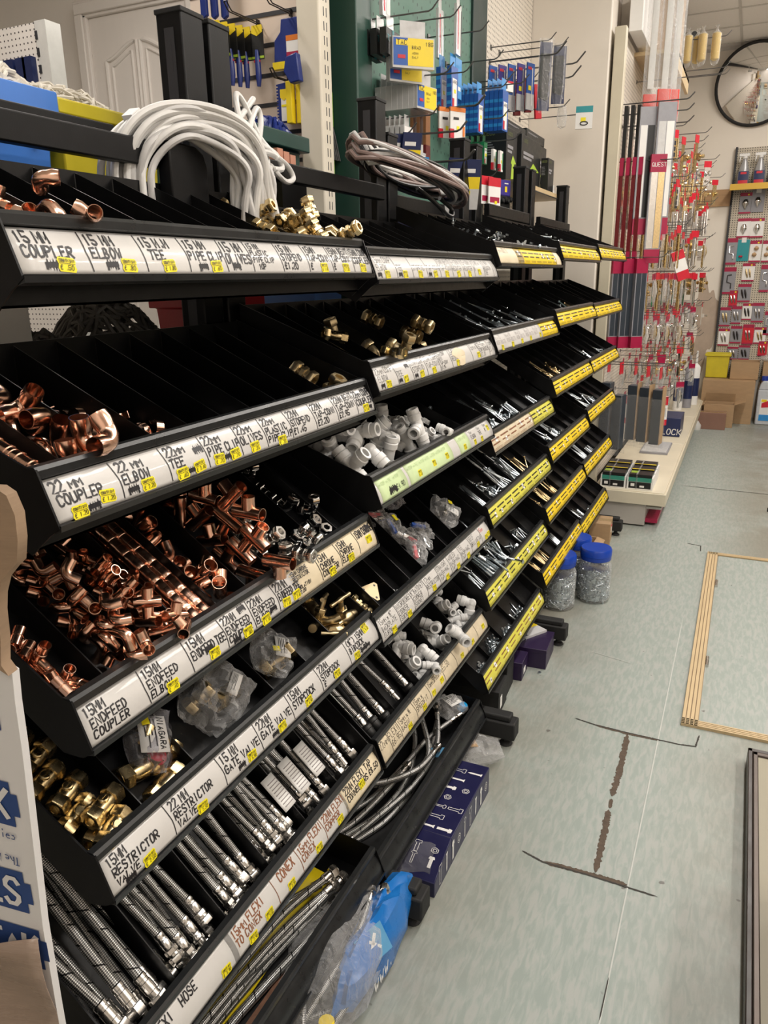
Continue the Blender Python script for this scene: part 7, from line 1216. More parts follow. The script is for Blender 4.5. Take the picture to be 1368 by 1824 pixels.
for i in range(8):
    x = -1.43 + .024 * i; last = i == 7
    tac((x, 3.13, 2.415), -.05 if not last else -.20, .95, 'foremost yellow and blue nail box of the row of clear boxes' if last else f'clear nail box in the row on the middle hook, {NTH[i]} from the board')
hook(-1.44, 3.13, 2.455, .30, label='steel display hook through the row of clear nail boxes'); hook(-1.44, 3.42, 2.52, .28, label='steel display hook above the blue tool packs'); hook(-1.44, 3.62, 2.72, .28, label='empty steel display hook high on the green panel'); hook(-1.44, 3.85, 2.66, .28, label='second empty steel display hook high on the green panel')
for i in range(6):
    pbox('drill_bit_pack', (-1.42 + .022 * i, 3.06, 2.265), .09, .075, .016, ['pack_clear', 'pack_blue', 'paper_white', 'pack_red'], f'small clear pack on the low hook of the green unit, {NTH[i]} from the board', 'pack', [(.05, .95, .6, .95, 2), (.05, .95, .1, .4, 3 if i % 2 else 1)], tab=(.5, .04, 'pack_clear'))
hook(-1.44, 3.06, 2.30, .27, label='steel display hook through the small clear packs')
for i in range(2):
    pbox('paint_brush_pack', (-1.36 + .09 * i, 3.55 - .02 * i, 2.80), .06, .19, .012, ['pack_clear', 'pack_red', 'paper_white', 'pack_black'], ['clear pack with red stripe hanging highest on the green unit', 'clear pack with red stripe and black strip, high on the unit'][i], 'pack', [(.2, .4, .1, .9, 1), (.5, .8, .05, .9, 2)] + ([(.85, 1, 0, .9, 3)] if i else []), tab=(.6, .05, 'pack_clear'))
pbox('paint_brush_pack', (-1.38, 3.02, 2.80), .07, .16, .014, ['pack_clear', 'pack_red', 'paper_white'], 'clear and red pack hanging over the black and teal boxes', 'pack', [(.15, .35, .1, .9, 1), (.5, .9, .05, .9, 2)])
# blue boxed bits
def erb(loc, mat, label, s=1.0, face=True, rz=-.06):
    pbox('staple_box', loc, .072 * s, .165 * s, .021, [mat, 'paper_white', 'pack_red', 'sticker_yellow', 'ink', 'pack_sky' if mat == 'pack_blue' else 'pack_green'], label, 'box', [(.0, .0, .0, .0, 1), (.14, .8, .04, .72, 1), (.14, .42, .04, .25, 2)] + [(-.0, .0, .1 + .2 * k, .18 + .2 * k, 5) for k in range(4)], [('ARROW', .18, .60, .075, 4)], rz=rz, tab=(.8, .05 * s, 'pack_sky' if mat == 'pack_blue' else 'pack_green'), sticker_at=(.5, .42))
for i in range(8): erb((-1.415 + .0225 * i, 3.80, 2.505), 'pack_blue', 'front blue box of the long row on the staple hook' if i == 7 else f'blue staple box in the long row, {NTH[i]} from the board')
for i in range(4): erb((-1.275 + .0235 * i, 4.02, 2.555), 'pack_blue', ['inner', 'second', 'third', 'foremost tall'][i] + ' blue staple box in the right hand row', 1.08)
for i in range(2): erb((-1.33 + .05 * i, 3.50, 2.56), 'pack_blue', ['blue staple box behind the nail boxes, farther back', 'blue staple box with white front behind the nail boxes'][i])
hook(-1.44, 3.80, 2.53, .33, label='steel display hook through the long row of blue boxes'); hook(-1.44, 4.02, 2.585, .36, label='steel display hook through the right hand row of blue boxes'); hook(-1.44, 3.90, 2.42, .30, label='steel display hook under the blue boxes')
pbox('blue_header_card', (-1.30, 3.62, 2.62), .08, .16, .01, ['pack_sky', 'paper_white'], 'sky blue header card above the blue boxes', 'card', [(.2, .8, .2, .3, 1)])
for i in range(3): erb((-1.36 + .03 * i, 4.02, 2.335), 'pack_green', ['inner', 'middle', 'foremost'][i] + ' green staple box on the low hook', .62)
for i in range(2): pbox('card_pack', (-1.25 + .035 * i, 4.03, 2.30 - .01 * i), .05, .095, .012, ['paper_white', 'pack_green', 'pack_red', 'sticker_yellow'], ['white and green card pack beside the green boxes', 'foremost white and green card pack on the low hook'][i], 'pack', [(.7, 1, .1, .9, 1), (0, .3, 0, .35, 2), (.3, .6, .4, .55, 3)])
hook(-1.44, 4.02, 2.34, .33, label='steel display hook through the green boxes')
for i in range(2): pbox('sanding_pack', (-1.27 + .05 * i, 3.40, 2.385 - .005 * i), .085, .12, .008, ['paper_white', 'pack_orange', 'pack_red', 'sticker_yellow', 'pack_brown', 'ink'], ['white and orange saw blade pack behind another', 'white and orange saw blade pack with yellow sticker'][i], 'pack', [(0, 1, .86, 1, 1), (.0, .25, .0, .3, 2), (.42, .6, .26, .40, 3), (.82, .96, .08, .4, 1), (.2, .55, .6, .68, 5)], rz=-.5)
for i in range(3): pbox('brown_pack', (-1.38 + .03 * i, 3.30, 2.36), .05, .22, .012, ['pack_brown', 'maroon'], ['innermost', 'middle', 'foremost'][i] + ' brown sanding pack below the nail boxes', 'pack', [(0, 1, 0, .4, 1)])
for i in range(4): pbox('clear_pack', (-1.38 + .028 * i, 3.18, 2.22 - .012 * i), .075, .115, .01, ['pack_clear', 'paper_white', 'pack_red', 'pack_navy'], f'clear and red pack behind the navy sealed packs, {NTH[i]} from the board', 'pack', [(.05, .95, .3, .9, 1), (0, .08, 0, 1, 2)], tab=(.5, .03, 'pack_clear'))
hook(-1.44, 3.40, 2.385, .34, double=True, label='double steel hook through the saw blade packs'); hook(-1.44, 3.18, 2.255, .34, label='thick steel hook above the navy sealed packs', r=.004)
def sealed(loc, label, rz, h=.19, tilt=.25, mat2='pack_clear'):
    t = pbox('sealed_pack', loc, .075, h, .008, ['pack_navy', 'pack_yellow', 'pack_clear', 'paper_white', 'sticker_yellow'], label, 'pack', [(0, 1, .42, .66, 1), (0, 1, 0, .42, 2), (.1, .7, .74, .82, 3), (.3, .5, .3, .38, 4)], rz=rz, ry=tilt)
    return t
sealed((-1.20, 2.86, 2.205), 'navy and yellow sealed pack half covered by the cable bundle', -.75, .17); sealed((-1.25, 2.83, 2.20), 'navy and yellow sealed pack behind the half covered one', -.75, .16)
sealed((-1.12, 3.13, 2.145), 'navy and yellow sealed pack with crumpled clear end, left of two', -.7, .205); sealed((-1.08, 3.20, 2.145), 'navy and yellow sealed pack with crumpled clear end, right of two', -.9, .19)
hook(-1.44, 3.10, 2.135, .40, double=True, label='double steel hook holding the navy sealed packs', r=.0035); pbox('blue_card', (-1.30, 3.14, 2.165), .12, .04, .004, ['pack_sky', 'paper_white'], 'sky blue card behind the sealed packs', 'card', [(0, 1, 0, .5, 1)], rz=-.6)
for i, (y, lb) in enumerate(((3.83, 'rear'), (3.86, 'front'))): pbox('red_card_pack', (-1.22 + .03 * i, y, 2.155 - .006 * i), .10, .125, .006, ['paper_white', 'pack_red', 'pack_crimson', 'sticker_yellow'], f'{lb} red and white carded pack between the uprights', 'pack', [(0, 1, .68, 1, 1), (.1, .9, .1, .3, 2), (.5, .7, .05, .16, 3)], rz=-.3)
t = pbox('violet_blister_pack', (-1.19, 4.03, 2.155), .10, .075, .006, ['pack_violet', 'pack_yellow', 'paper_white'], 'violet card with four black discs, between the uprights', 'pack', [(.5, .7, .25, .6, 1), (.45, .8, .75, .82, 2)], rz=-.3)
mb = MB()
for k in range(4): mb.M = tr(.012, -.035 + .024 * k, -.10 + .008 * (k % 2)) @ roty(PI / 2); mb.lathe([(.013, -.01), (.013, .006), (.009, .012), (0, .013)], 14)
mb.M = Matrix(); mb.box(-.003, .003, -.05, .05, -.135, -.07); mb.obj('black_disc', 'pack_black', t)
hook(-1.44, 3.90, 2.165, .26, label='steel display hook holding the violet and red packs')
# knives, saws and red cutters on the cream pegboard
for i in range(5):
    x = -1.43 + .05 * i
    t = pbox('saw_pack', (x, 4.56 + .01 * i, 2.80), .07, .23, .006, ['pack_violet' if i % 2 else 'pack_blue', 'paper_white', 'pack_clear', 'pack_red', 'sticker_yellow'], f'blue saw blade pack on the cream pegboard, {NTH[i]} from the board', 'pack', [(0, 1, 0, .35, 2), (.65, .75, .1, .9, 1), (.1, .6, .86, .92, 3), (.2, .55, .42, .52, 4)], rz=-.35)
hook(-1.45, 4.55, 2.82, .42, double=True, label='long double hook through the blue saw packs', tip=.05); hook(-1.45, 5.0, 2.87, .43, double=True, label='long double hook reaching towards the column, upper', tip=.05); hook(-1.45, 5.0, 2.80, .41, double=True, label='long double hook reaching towards the column, lower', tip=.05)
for y, z, l, lb in ((4.57, 2.895, .36, 'hook carrying the left clear saw blister'), (4.73, 2.905, .39, 'hook carrying the right clear saw blister'), (4.80, 2.775, .22, 'hook carrying the maroon cutter packs'), (4.36, 2.685, .20, 'hook carrying the small white and red pack'), (4.66, 2.585, .43, 'hook carrying the empty clear blister'), (3.30, 2.365, .18, 'hook carrying the brown sanding packs')): hook(-1.45, y, z, l, label='steel ' + lb)
hook(-1.40, 2.85, 2.205, .22, label='steel hook carrying the half covered navy packs')
def bladepack(loc, rz, h, label):
    t = thing('saw_blister_pack', loc, label, 'pack', rot=(0, .06, rz)); mb = MB()
    mb.grid(lambda a, b: ((.012 if .15 < a < .85 else .0) * (1 if b < .95 else 0), (a - .5) * .085 * (.55 + .45 * min(1, b * 3)), -h * (1 - b)), 8, 6); mb.obj('clear_shell', 'clear_film', t, ang=20)
    mb = MB(); pts = [(-.03, -h * .78), (.012, -h * .82)]
    n = 9
    for k in range(n): pts += [(.020 if k % 2 else .028, -h * (.80 - .60 * k / n))]
    pts += [(.02, -h * .2), (-.03, -h * .2)]; mb.prism([(p[0], p[1]) for p in pts], -.002, .002, 0); mb.obj('saw_tool', 'pack_black', t)
    mb = MB(); mb.box(-.005, -.004, -.036, .036, -h * .96, -h * .05); mb.obj('backing_card', 'pack_navy', t)
    return t
bladepack((-1.135, 4.56, 2.90), -.9, .36, 'large clear blister with a dark toothed saw, left of two'); bladepack((-1.10, 4.72, 2.91), -1.2, .31, 'clear blister with a dark toothed saw, right of two')
for i, (y, z) in enumerate(((4.88, 2.78), (4.93, 2.80), (4.98, 2.77))):
    t = thing('maroon_cutter_pack', (-1.36 + .05 * i, y - .12, z), ['maroon cutter pack on the cream pegboard, left', 'maroon cutter pack with a white blade shape, middle', 'red and black cutter pack on the cream pegboard, right'][i], 'pack', rot=(.12, 0, -.4)); mb = MB(); mb.box(-.006, .006, -.03, .03, -.20, -.02); mb.obj('card', 'maroon' if i < 2 else 'pack_red', t, bevel=.003)
    mb = MB(); mb.prism([(-.012, -.15), (.006, -.15), (.018, -.08), (-.004, -.10)], .006, .010, 0); mb.obj('blade', 'white_dull' if i == 1 else 'pack_black', t)
t = thing('clear_bottle_pack', (-1.06, 4.66, 2.53), 'empty clear plastic blister hanging below the saws', 'pack', rot=(0, 0, .2)); mb = MB(); mb.lathe([(.0, -.06), (.022, -.05), (.028, 0), (.022, .05), (.0, .06)], 14); mb.obj('clear_shell', 'clear_film', t)
pbox('white_red_pack', (-1.30, 4.36, 2.675), .10, .05, .03, ['paper_white', 'pack_red', 'ink'], 'small white and red pack above the blue boxes', 'pack', [(0, 1, .8, 1, 1), (.2, .5, .2, .6, 2)], rz=-.4)
# dark boxes on a wooden shelf by the column
t = thing('wooden_shelf', (-1.3, 4.7, 2.165), 'narrow wooden shelf with a thin steel rail near the column', 'shelf')
mb = MB(); mb.box(-1.448, -1.16, 4.16, 5.25, 2.150, 2.172); mb.obj('board', 'ply_wood', t); mb = MB(); mb.sweep([(-1.16, 4.2, 2.145), (-1.155, 5.40, 2.145)], .003, 6); mb.obj('rail', 'hook_steel', t)
def lbox(x0, x1, y0, y1, z0, z1, label, lime=True, text=True, seed=0):
    t = thing('lamp_box', ((x0 + x1) / 2, (y0 + y1) / 2, z0), label, 'box'); mb = MB(); mb.box(x0, x1, y0, y1, z0, z1); h = z1 - z0; w = y1 - y0
    f = lambda X, Y: (x1 + .0012, y0 + X, z0 + Y); g = lambda X, Y: (x0 + X, y0 - .0012, z0 + Y)
    if text: mb.m = 2; write(mb, 'LUCECO', (x1 - x0) * .08, h * .86, h * .065, g, jit=0, slant=0, maxw=(x1 - x0) * .7); write(mb, 'LUCECO', w * .1, h * .86, h * .06, f, jit=0, slant=0, maxw=w * .8)
    mb.m = 3
    for k in range(6): mb.poly([g((x1 - x0) * .12, h * (.72 - .045 * k)), g((x1 - x0) * (.5 + .05 * (k % 3)), h * (.72 - .045 * k)), g((x1 - x0) * (.5 + .05 * (k % 3)), h * (.735 - .045 * k)), g((x1 - x0) * .12, h * (.735 - .045 * k))])
    mb.m = 1
    if lime: mb.poly([f(w * .45, h * .05), f(w * .70, h * .05), f(w * .74, h * .36), f(w * .92, h * .38), f(w * .60, h * .52), f(w * .42, h * .36), f(w * .52, h * .34)])
    mb.m = 3; mb.poly([f(w * .08, h * .62), f(w * .6, h * .62), f(w * .6, h * .68), f(w * .08, h * .68)]); mb.poly([f(w * .08, h * .54), f(w * .5, h * .54), f(w * .5, h * .59), f(w * .08, h * .59)])
    mb.obj('printed_carton', ['pack_black', 'pack_lime', pm('lime_dim', (.20, .24, .07), .5), 'pack_grey'], t, bevel=.002); return t
lbox(-1.40, -1.235, 4.20, 4.40, 2.173, 2.43, 'black lamp box with a lime arrow, left on the wooden shelf'); lbox(-1.40, -1.22, 4.44, 4.86, 2.173, 2.43, 'largest black lamp box with lime print on the wooden shelf'); lbox(-1.40, -1.25, 4.88, 5.12, 2.173, 2.44, 'black lamp box behind the slim one, right on the wooden shelf')
lbox(-1.40, -1.25, 4.24, 4.62, 2.431, 2.475, 'flat black lamp box lying on the boxes, left', False, False); lbox(-1.40, -1.25, 4.64, 5.06, 2.442, 2.49, 'flat black lamp box lying on the boxes, right', False, False)
lbox(-1.215, -1.17, 4.86, 5.00, 2.173, 2.355, 'slim black lamp box standing in front, nearest the column', False)
mb = MB(); mb.M = tr(-1.19, 5.07, 2.173); mb.lathe([(.014, 0), (.014, .02), (.010, .022), (.010, .045), (.012, .05), (0, .052)], 14); mb.obj('small_bulb', 'white_plastic', label='small white bulb standing at the end of the wooden shelf', cat='bulb')
# lone hook in front of the column
hook(-1.45, 5.20, 2.635, .42, label='long single hook holding the teal pliers pack', tip=.035)
t = pbox('pliers_pack', (-1.045, 5.195, 2.672), .10, .125, .02, ['paper_white', 'pack_teal', 'sticker_yellow', 'pack_black'], 'teal and white pliers pack hanging alone before the column', 'pack', [(0, 1, .72, 1, 1), (.3, .6, .3, .5, 2)], rz=-1.35)
mb = MB(); mb.sweep([(.0115, .0 + .022 * math.cos(a), -.095 + .010 * math.sin(a)) for a in [2 * PI * k / 20 for k in range(21)]], .003, 6); mb.obj('pictured_tool', 'pack_black', t)
# ---- trowels and brushes on the slatted panel
def slat_hook(x, z, L=.16, lb=''): return hook(x, 2.697, z, L, ang=-PI / 2, mat='hook_dark', double=True, label=lb, r=.0022, tip=.02)
slat_hook(-1.74, 2.585, .20, 'dark wire hook on the slatted panel above the handled brushes'); slat_hook(-1.60, 2.60, .16, 'dark wire hook on the slatted panel above the large blue tool'); slat_hook(-1.62, 2.385, .12, 'dark wire hook on the slatted panel above the notched trowel')
def handled(x, y, z, lb, rz=0):
    t = thing('filling_knife', (x, y, z), lb, 'filling knife', 'filling knives on the slatted panel', rot=(0, 0, rz)); mb = MB(); mb.prism([(-.020, -.005), (.020, -.005), (.024, -.028), (.0, -.040), (-.024, -.028)], -.003, .003); mb.obj('yellow_header', 'pack_yellow', t)
    mb = MB(); mb.box(-.026, .026, -.0018, .0018, -.115, -.020); mb.m = 1; mb.box(-.026, .026, -.003, .003, -.112, -.104); mb.obj('card', ['pack_black', 'pack_lime'], t)
    mb = MB(); mb.sweep([(.0, -.008, -.085), (.004, -.010, -.12), (.006, -.012, -.17), (.005, -.012, -.205)], [.006, .010, .011, .007], 10, flat=.6); mb.obj('handle', 'tool_handle', t)
    mb = MB(); mb.box(-.012, .012, -.011, -.004, -.125, -.118); mb.obj('red_collar', 'pack_red', t); return t
for i in range(6): handled(-1.84 + .013 * i, 2.52 + .028 * i, 2.575, f'blue handled filling knife in the row on the slatted panel, {NTH[i]} from the front')
handled(-1.725, 2.66, 2.575, 'blue handled filling knife hanging alone right of the row')
t = thing('wallpaper_smoother', (-1.585, 2.66, 2.58), 'large blue wide smoothing tool with a yellow bottom edge', 'tool')
mb = MB(); mb.prism([(-1.62, 2.575), (-1.55, 2.575), (-1.545, 2.53), (-1.50, 2.50), (-1.49, 2.44), (-1.655, 2.44), (-1.65, 2.51), (-1.625, 2.535)], 2.655, 2.672); mb.obj('blade_body', 'tool_handle', t, bevel=.003)
mb = MB(); mb.box(-1.66, -1.485, 2.652, 2.676, 2.418, 2.441); mb.obj('yellow_edge', 'pack_yellow', t)
mb = MB(); mb.box(-1.60, -1.53, 2.653, 2.6545, 2.455, 2.52); mb.m = 1; mb.box(-1.60, -1.53, 2.6522, 2.6535, 2.455, 2.468); mb.m = 2; mb.box(-1.60, -1.53, 2.6522, 2.6535, 2.503, 2.52); mb.obj('label_sticker', ['paper_white', 'pack_crimson', 'pack_orange'], t)
t = thing('notched_trowel', (-1.61, 2.66, 2.25), 'blue notched trowel pack with white label on the slatted panel', 'trowel')
mb = MB(); P = []
for k in range(12): z = 2.37 - k * .0105; P += [(-1.652, z), (-1.652, z - .005), (-1.645, z - .0055), (-1.645, z - .010)]
mb.prism(P + [(-1.60, 2.24), (-1.60, 2.375)], 2.655, 2.662); mb.obj('blade', 'tool_handle', t)
mb = MB(); mb.box(-1.632, -1.606, 2.652, 2.6548, 2.248, 2.345); mb.m = 1; mb.prism([(-1.634, 2.352), (-1.604, 2.352), (-1.604, 2.325), (-1.619, 2.315), (-1.634, 2.325)], 2.6505, 2.653); mb.m = 2; mb.box(-1.630, -1.608, 2.6505, 2.653, 2.295, 2.302); mb.obj('label_card', ['paper_white', 'pack_yellow', 'sticker_yellow'], t)
for i in range(2): mb = MB(); mb.box(-1.598 + .03 * i, -1.575 + .03 * i, 2.63 + .02 * i, 2.66 + .02 * i, 2.235, 2.372 - .01 * i); mb.obj('yellow_trowel_pack', 'pack_yellow', label=['yellow pack edge right of the notched trowel', 'second yellow pack edge, farther from the notched trowel'][i], cat='pack', bevel=.002)
mb = MB(); mb.prism([(-1.575, 2.44), (-1.53, 2.45), (-1.52, 2.36), (-1.56, 2.355), (-1.585, 2.395)], 2.60, 2.63); mb.obj('blue_cloth_tool', 'tool_handle', label='blue tool end beside the cream post, under the smoothing tool', cat='tool', bevel=.004)
for i in range(3): mb = MB(); mb.prism([(-1.925 + .03 * i, 2.95), (-1.90 + .03 * i, 2.95), (-1.895 + .03 * i, 2.61), (-1.912 + .03 * i, 2.60), (-1.922 + .03 * i, 2.61)], 2.60 + .02 * i, 2.615 + .02 * i); mb.obj('blue_strap', 'tool_handle', label=['left', 'middle', 'right'][i] + ' of three dark blue straps hanging at the top of the slatted panel', cat='strap', bevel=.003)
for i in range(2): pbox('yellow_brush_pack', (-1.985 + .025 * i, 2.62 + .03 * i, 2.57), .05, .13, .012, ['pack_yellow', 'pack_black', 'pack_clear'], ['yellow pack seen between the two near uprights, left', 'yellow pack seen between the two near uprights, right'][i], 'pack', [(.3, .7, .62, .8, 1)], rz=-PI / 2)
mb = MB(); mb.prism([(-1.99, 2.43), (-1.93, 2.40), (-1.90, 2.27), (-1.98, 2.27)], 2.60, 2.63); mb.obj('blue_dust_pan', 'tool_handle', label='blue plastic tool seen low between the two near uprights', cat='tool', bevel=.004)
ropes('blue_cloth', -1.68, 2.60, 2.16, .12, .06, .10, 60, .008, 'tool_handle', 'heap of dark blue cloth behind the green crate', 'cloth', 9)
for i in range(5): cable([(-1.52, 2.745 + .012 * i, 2.30), (-1.50, 2.748 + .014 * i, 2.22), (-1.48, 2.752 + .014 * i, 2.12)], .005, 'cable_black', f'black cable hanging between the cream and green posts, {NTH[i]} from the cream post', 'hanging_cable')
mb = MB(); mb.box(-1.54, -1.50, 2.79, 2.81, 2.05, 2.36); mb.obj('green_tool', pm('lime_tool', (.20, .42, .03), .4), label='lime green tool hanging against the dark green post', cat='tool', bevel=.006)
# ------------------------------------------------------------------ hardware display along the left wall beyond the column
pm('unit_cream', (.70, .64, .50), .45, 0, .06, 5, .02, 100); pm('unit_base', (.50, .47, .43), .5, 0, .12, 4, .03, 60)
t = thing('hardware_display', (-.66, 7.7, 0), 'long cream wall display with base shelf, hung with hardware packs', 'display unit')
mb = MB(); mb.box(-.935, -.865, 5.43, 5.50, .03, 3.14); mb.obj('end_post', 'unit_cream', t, bevel=.004)
mb = MB(); mb.box(-.93, -.895, 5.50, 9.9, .25, 3.14); mb.obj('back_board', 'peg_cream', t)
mb = MB(); mb.box(-.86, -.385, 5.34, 7.05, .215, .258); mb.box(-.86, -.385, 7.06, 8.5, .215, .258); mb.box(-.86, -.385, 8.51, 9.9, .215, .258); mb.obj('base_shelf', 'unit_cream', t, bevel=.004)
mb = MB(); mb.box(-.386, -.372, 5.34, 9.9, .165, .250); mb.box(-.86, -.372, 5.326, 5.342, .165, .250); mb.obj('ticket_rail', 'unit_cream', t, bevel=.003)
mb = MB(); mb.box(-.86, -.50, 5.35, 5.375, .012, .165); mb.box(-.52, -.50, 5.375, 9.9, .03, .165); mb.obj('base_panel', 'unit_base', t)
mb = MB(); mb.box(-.50, -.42, 5.40, 5.95, .02, .05); mb.m = 1; mb.box(-.50, -.40, 5.40, 6.05, .12, .135); mb.obj('floor_tray', ['pack_crimson', 'white_dull'], label='white tray and red card lying under the base shelf corner', cat='tray')
HG = 'display hooks of the hardware wall'
def longpack(loc, rz, h, w, label, face='pack_grey', bars=('pack_clear', 'pack_black'), d=.02, head=None, foot='pack_crimson', text=None, name='strip_pack'):
    bands = [(.08 + .44 * k, .48 + .44 * k, .14, .86, 1 + k) for k in range(2)]; mats = [face, bars[0], bars[1], foot, 'paper_white']
    if foot: bands.append((0, 1, 0, .13, 3))
    tx = []
    if head: bands.append((0, 1, .84, 1, 3)); tx = [(text, .08, .89, .035, 4)] if text else []
    pk = pbox(name, loc, w, h, d, mats, label, 'pack', bands, tx, rz=rz); return pk
for i, x in enumerate((-.855, -.815, -.775)): longpack((x, 5.60, 2.72), .0, .74, .07, ['innermost long dark strip pack at the top near the column', 'second long strip pack seen edge on at the top', 'third long strip pack with a gold edge at the top'][i], 'pack_black', ('nickel', 'brass' if i == 2 else 'chrome'), .022)
longpack((-.715, 5.56, 2.70), -1.15, .76, .105, 'long grey draught strip pack with black and white bars, left of two', bars=('paper_white', 'pack_black')); longpack((-.605, 5.58, 2.72), -1.15, .78, .115, 'long grey draught strip pack with white bars, right of two', bars=('pack_clear', 'paper_white'))
for i, (x, y) in enumerate(((-.73, 5.66), (-.65, 5.70), (-.60, 5.74))):
    t = thing('clear_strip_pack', (x, y, 2.62), ['left', 'middle', 'right'][i] + ' tall clear pack with a red lower part, above the strip packs', 'pack', rot=(0, 0, -1.1)); mb = MB()
    mb.grid(lambda a, b: (.02 * math.sin(a * PI) * (1 + .3 * math.sin(b * 14 + i)), (a - .5) * .10, .95 * b), 8, 14); mb.grid(lambda a, b: (-.02 * math.sin(a * PI), (a - .5) * .10, .95 * b), 8, 2); mb.obj('clear_film', 'clear_film', t)
    mb = MB(); mb.box(-.008, .008, -.042, .042, .01, .20 - .03 * (i == 0)); mb.obj('red_insert', pm('insert_red', (.75, .04, .02), .4), t, bevel=.004); mb = MB(); mb.box(-.003, .003, -.02, .02, .2, .92); mb.obj('white_strip', 'white_dull', t)
for j, (z, dy) in enumerate(((2.735, 0), (2.68, .04), (2.62, .1))): hook(-.895, 5.60 + dy, z, .44, double=True, label=['upper', 'middle', 'lower'][j] + ' long double hook at the top near the column', tip=.03, group=HG)
for i, x in enumerate((-.855, -.815, -.775, -.735)): longpack((x, 5.56, 2.41), .0, .66, .06, f'long handle pack seen edge on in the second row, {NTH[i]} from the board', 'maroon', ('nickel', 'brass' if i % 2 else 'chrome'), .024, head=True)
longpack((-.63, 5.56, 2.42), -1.15, .66, .10, 'long handle pack with gold and steel bars, crimson ends, facing the aisle', bars=('nickel', 'gold_screw'), head=True, text='QUEST'); hook(-.895, 5.56, 2.39, .42, double=True, label='long double hook of the second row near the column', group=HG)
longpack((-.70, 5.66, 2.33), -1.15, .35, .09, 'short crimson headed pack half behind the gold barred pack', head=True)
for i, (x, lb) in enumerate(((-.83, 'innermost'), (-.765, 'middle'), (-.685, 'foremost'))): longpack((x, 5.50 + .02 * i, 1.79), -.9, .58, .085, f'{lb} of three long dark letter plate packs below the top bins level', 'pack_grey', (pm('slate', (.035, .045, .06), .4, 0, .1, 20), 'slate'), .04, head=True)
hook(-.895, 5.52, 1.80, .38, double=True, label='long double hook of the third row near the column', group=HG)
for i in range(5):
    x = -.83 + .083 * i; y = 5.46 if i < 2 else 5.56; zt = 1.10 - .012 * i
    t = thing('bagged_slab', (x, y, zt), f'dark slate slab in a clear bag with red tag, {["leftmost", "second from left", "middle", "second from right", "rightmost"][i]} of the row above the boxes', 'bagged slab', rot=(0, 0, -.15 - .1 * (i % 2))); dz = -.07 * (i == 1)
    mb = MB(); mb.box(-.033, .033, -.045, .045, -.50 + dz, -.12 + dz); mb.obj('slab', 'slate', t, bevel=.004)
    if i >= 2: mb = MB(); mb.box(.033, .037, -.047, .047, -.50, -.10); mb.obj('card_back', 'kraft', t)
    mb = MB()
    for s in (-1, 1): mb.grid(lambda a, b: ((a - .5) * (.012 + .075 * min(1, (1 - b) * 3.2)), s * (.002 + .050 * min(1, (1 - b) * 3)), -.54 + dz + (.50 - dz) * b), 6, 10)
    mb.obj('clear_bag', 'clear_film', t, ang=25); mb = MB(); mb.box(-.002, .002, -.03, .03, -.05, .03); mb.obj('red_tag', 'pack_red', t)
hook(-.895, 5.46, 1.105, .48, double=True, label='long double hook carrying the bagged slabs, front', group=HG); hook(-.895, 5.56, 1.11, .50, double=True, label='long double hook carrying the bagged slabs, rear', group=HG)
for cx, cl in ((-.735, 'left'), (-.555, 'right')):
    for r in range(3):
        y0 = 5.375 + .135 * r; h = .105 + .006 * r; t = thing('tool_set_box', (cx, y0 + .06, .259), f'white tray box, teal and black print, {["front", "middle", "rear"][r]} of {cl} row', 'box'); mb = MB()
        mb.box(cx - .086, cx + .086, y0, y0 + .128, .2585, .259 + h * .8); mb.obj('tray_sleeve', 'paper_white', t)
        mb = MB(); mb.box(cx - .076, cx + .076, y0 + .006, y0 + .122, .262, .259 + h); mb.m = 1; mb.box(cx - .0765, cx + .0765, y0 - .001, y0 + .04, .259 + h * .52, .259 + h * .80); mb.m = 2; mb.box(cx - .074, cx + .074, y0 - .0008, y0, .266, .259 + h * .5); mb.m = 3; mb.box(cx - .06, cx - .035, y0 - .0016, y0 - .0008, .28, .30); mb.box(cx + .0, cx + .03, y0 - .0016, y0 - .0008, .275, .288)
        mb.m = 4; mb.box(cx - .07, cx - .02, y0 + .05, y0 + .11, .2592 + h, .2597 + h) if r == 0 else mb.box(cx - .075, cx + .075, y0 + .002, y0 + .02, .2592 + h, .2599 + h)
        mb.obj('printed_box', ['pack_black', pm('pack_jade', (.05, .30, .22), .45), 'pack_black', 'paper_white', 'pack_lime' if r == 0 else 'pack_yellow'], t)
        mb = MB(); mb.box(cx - .028, cx - .018, y0 - .002, y0 + .13, .26, .2605 + h); mb.obj('clear_tape', 'clear_film', t)
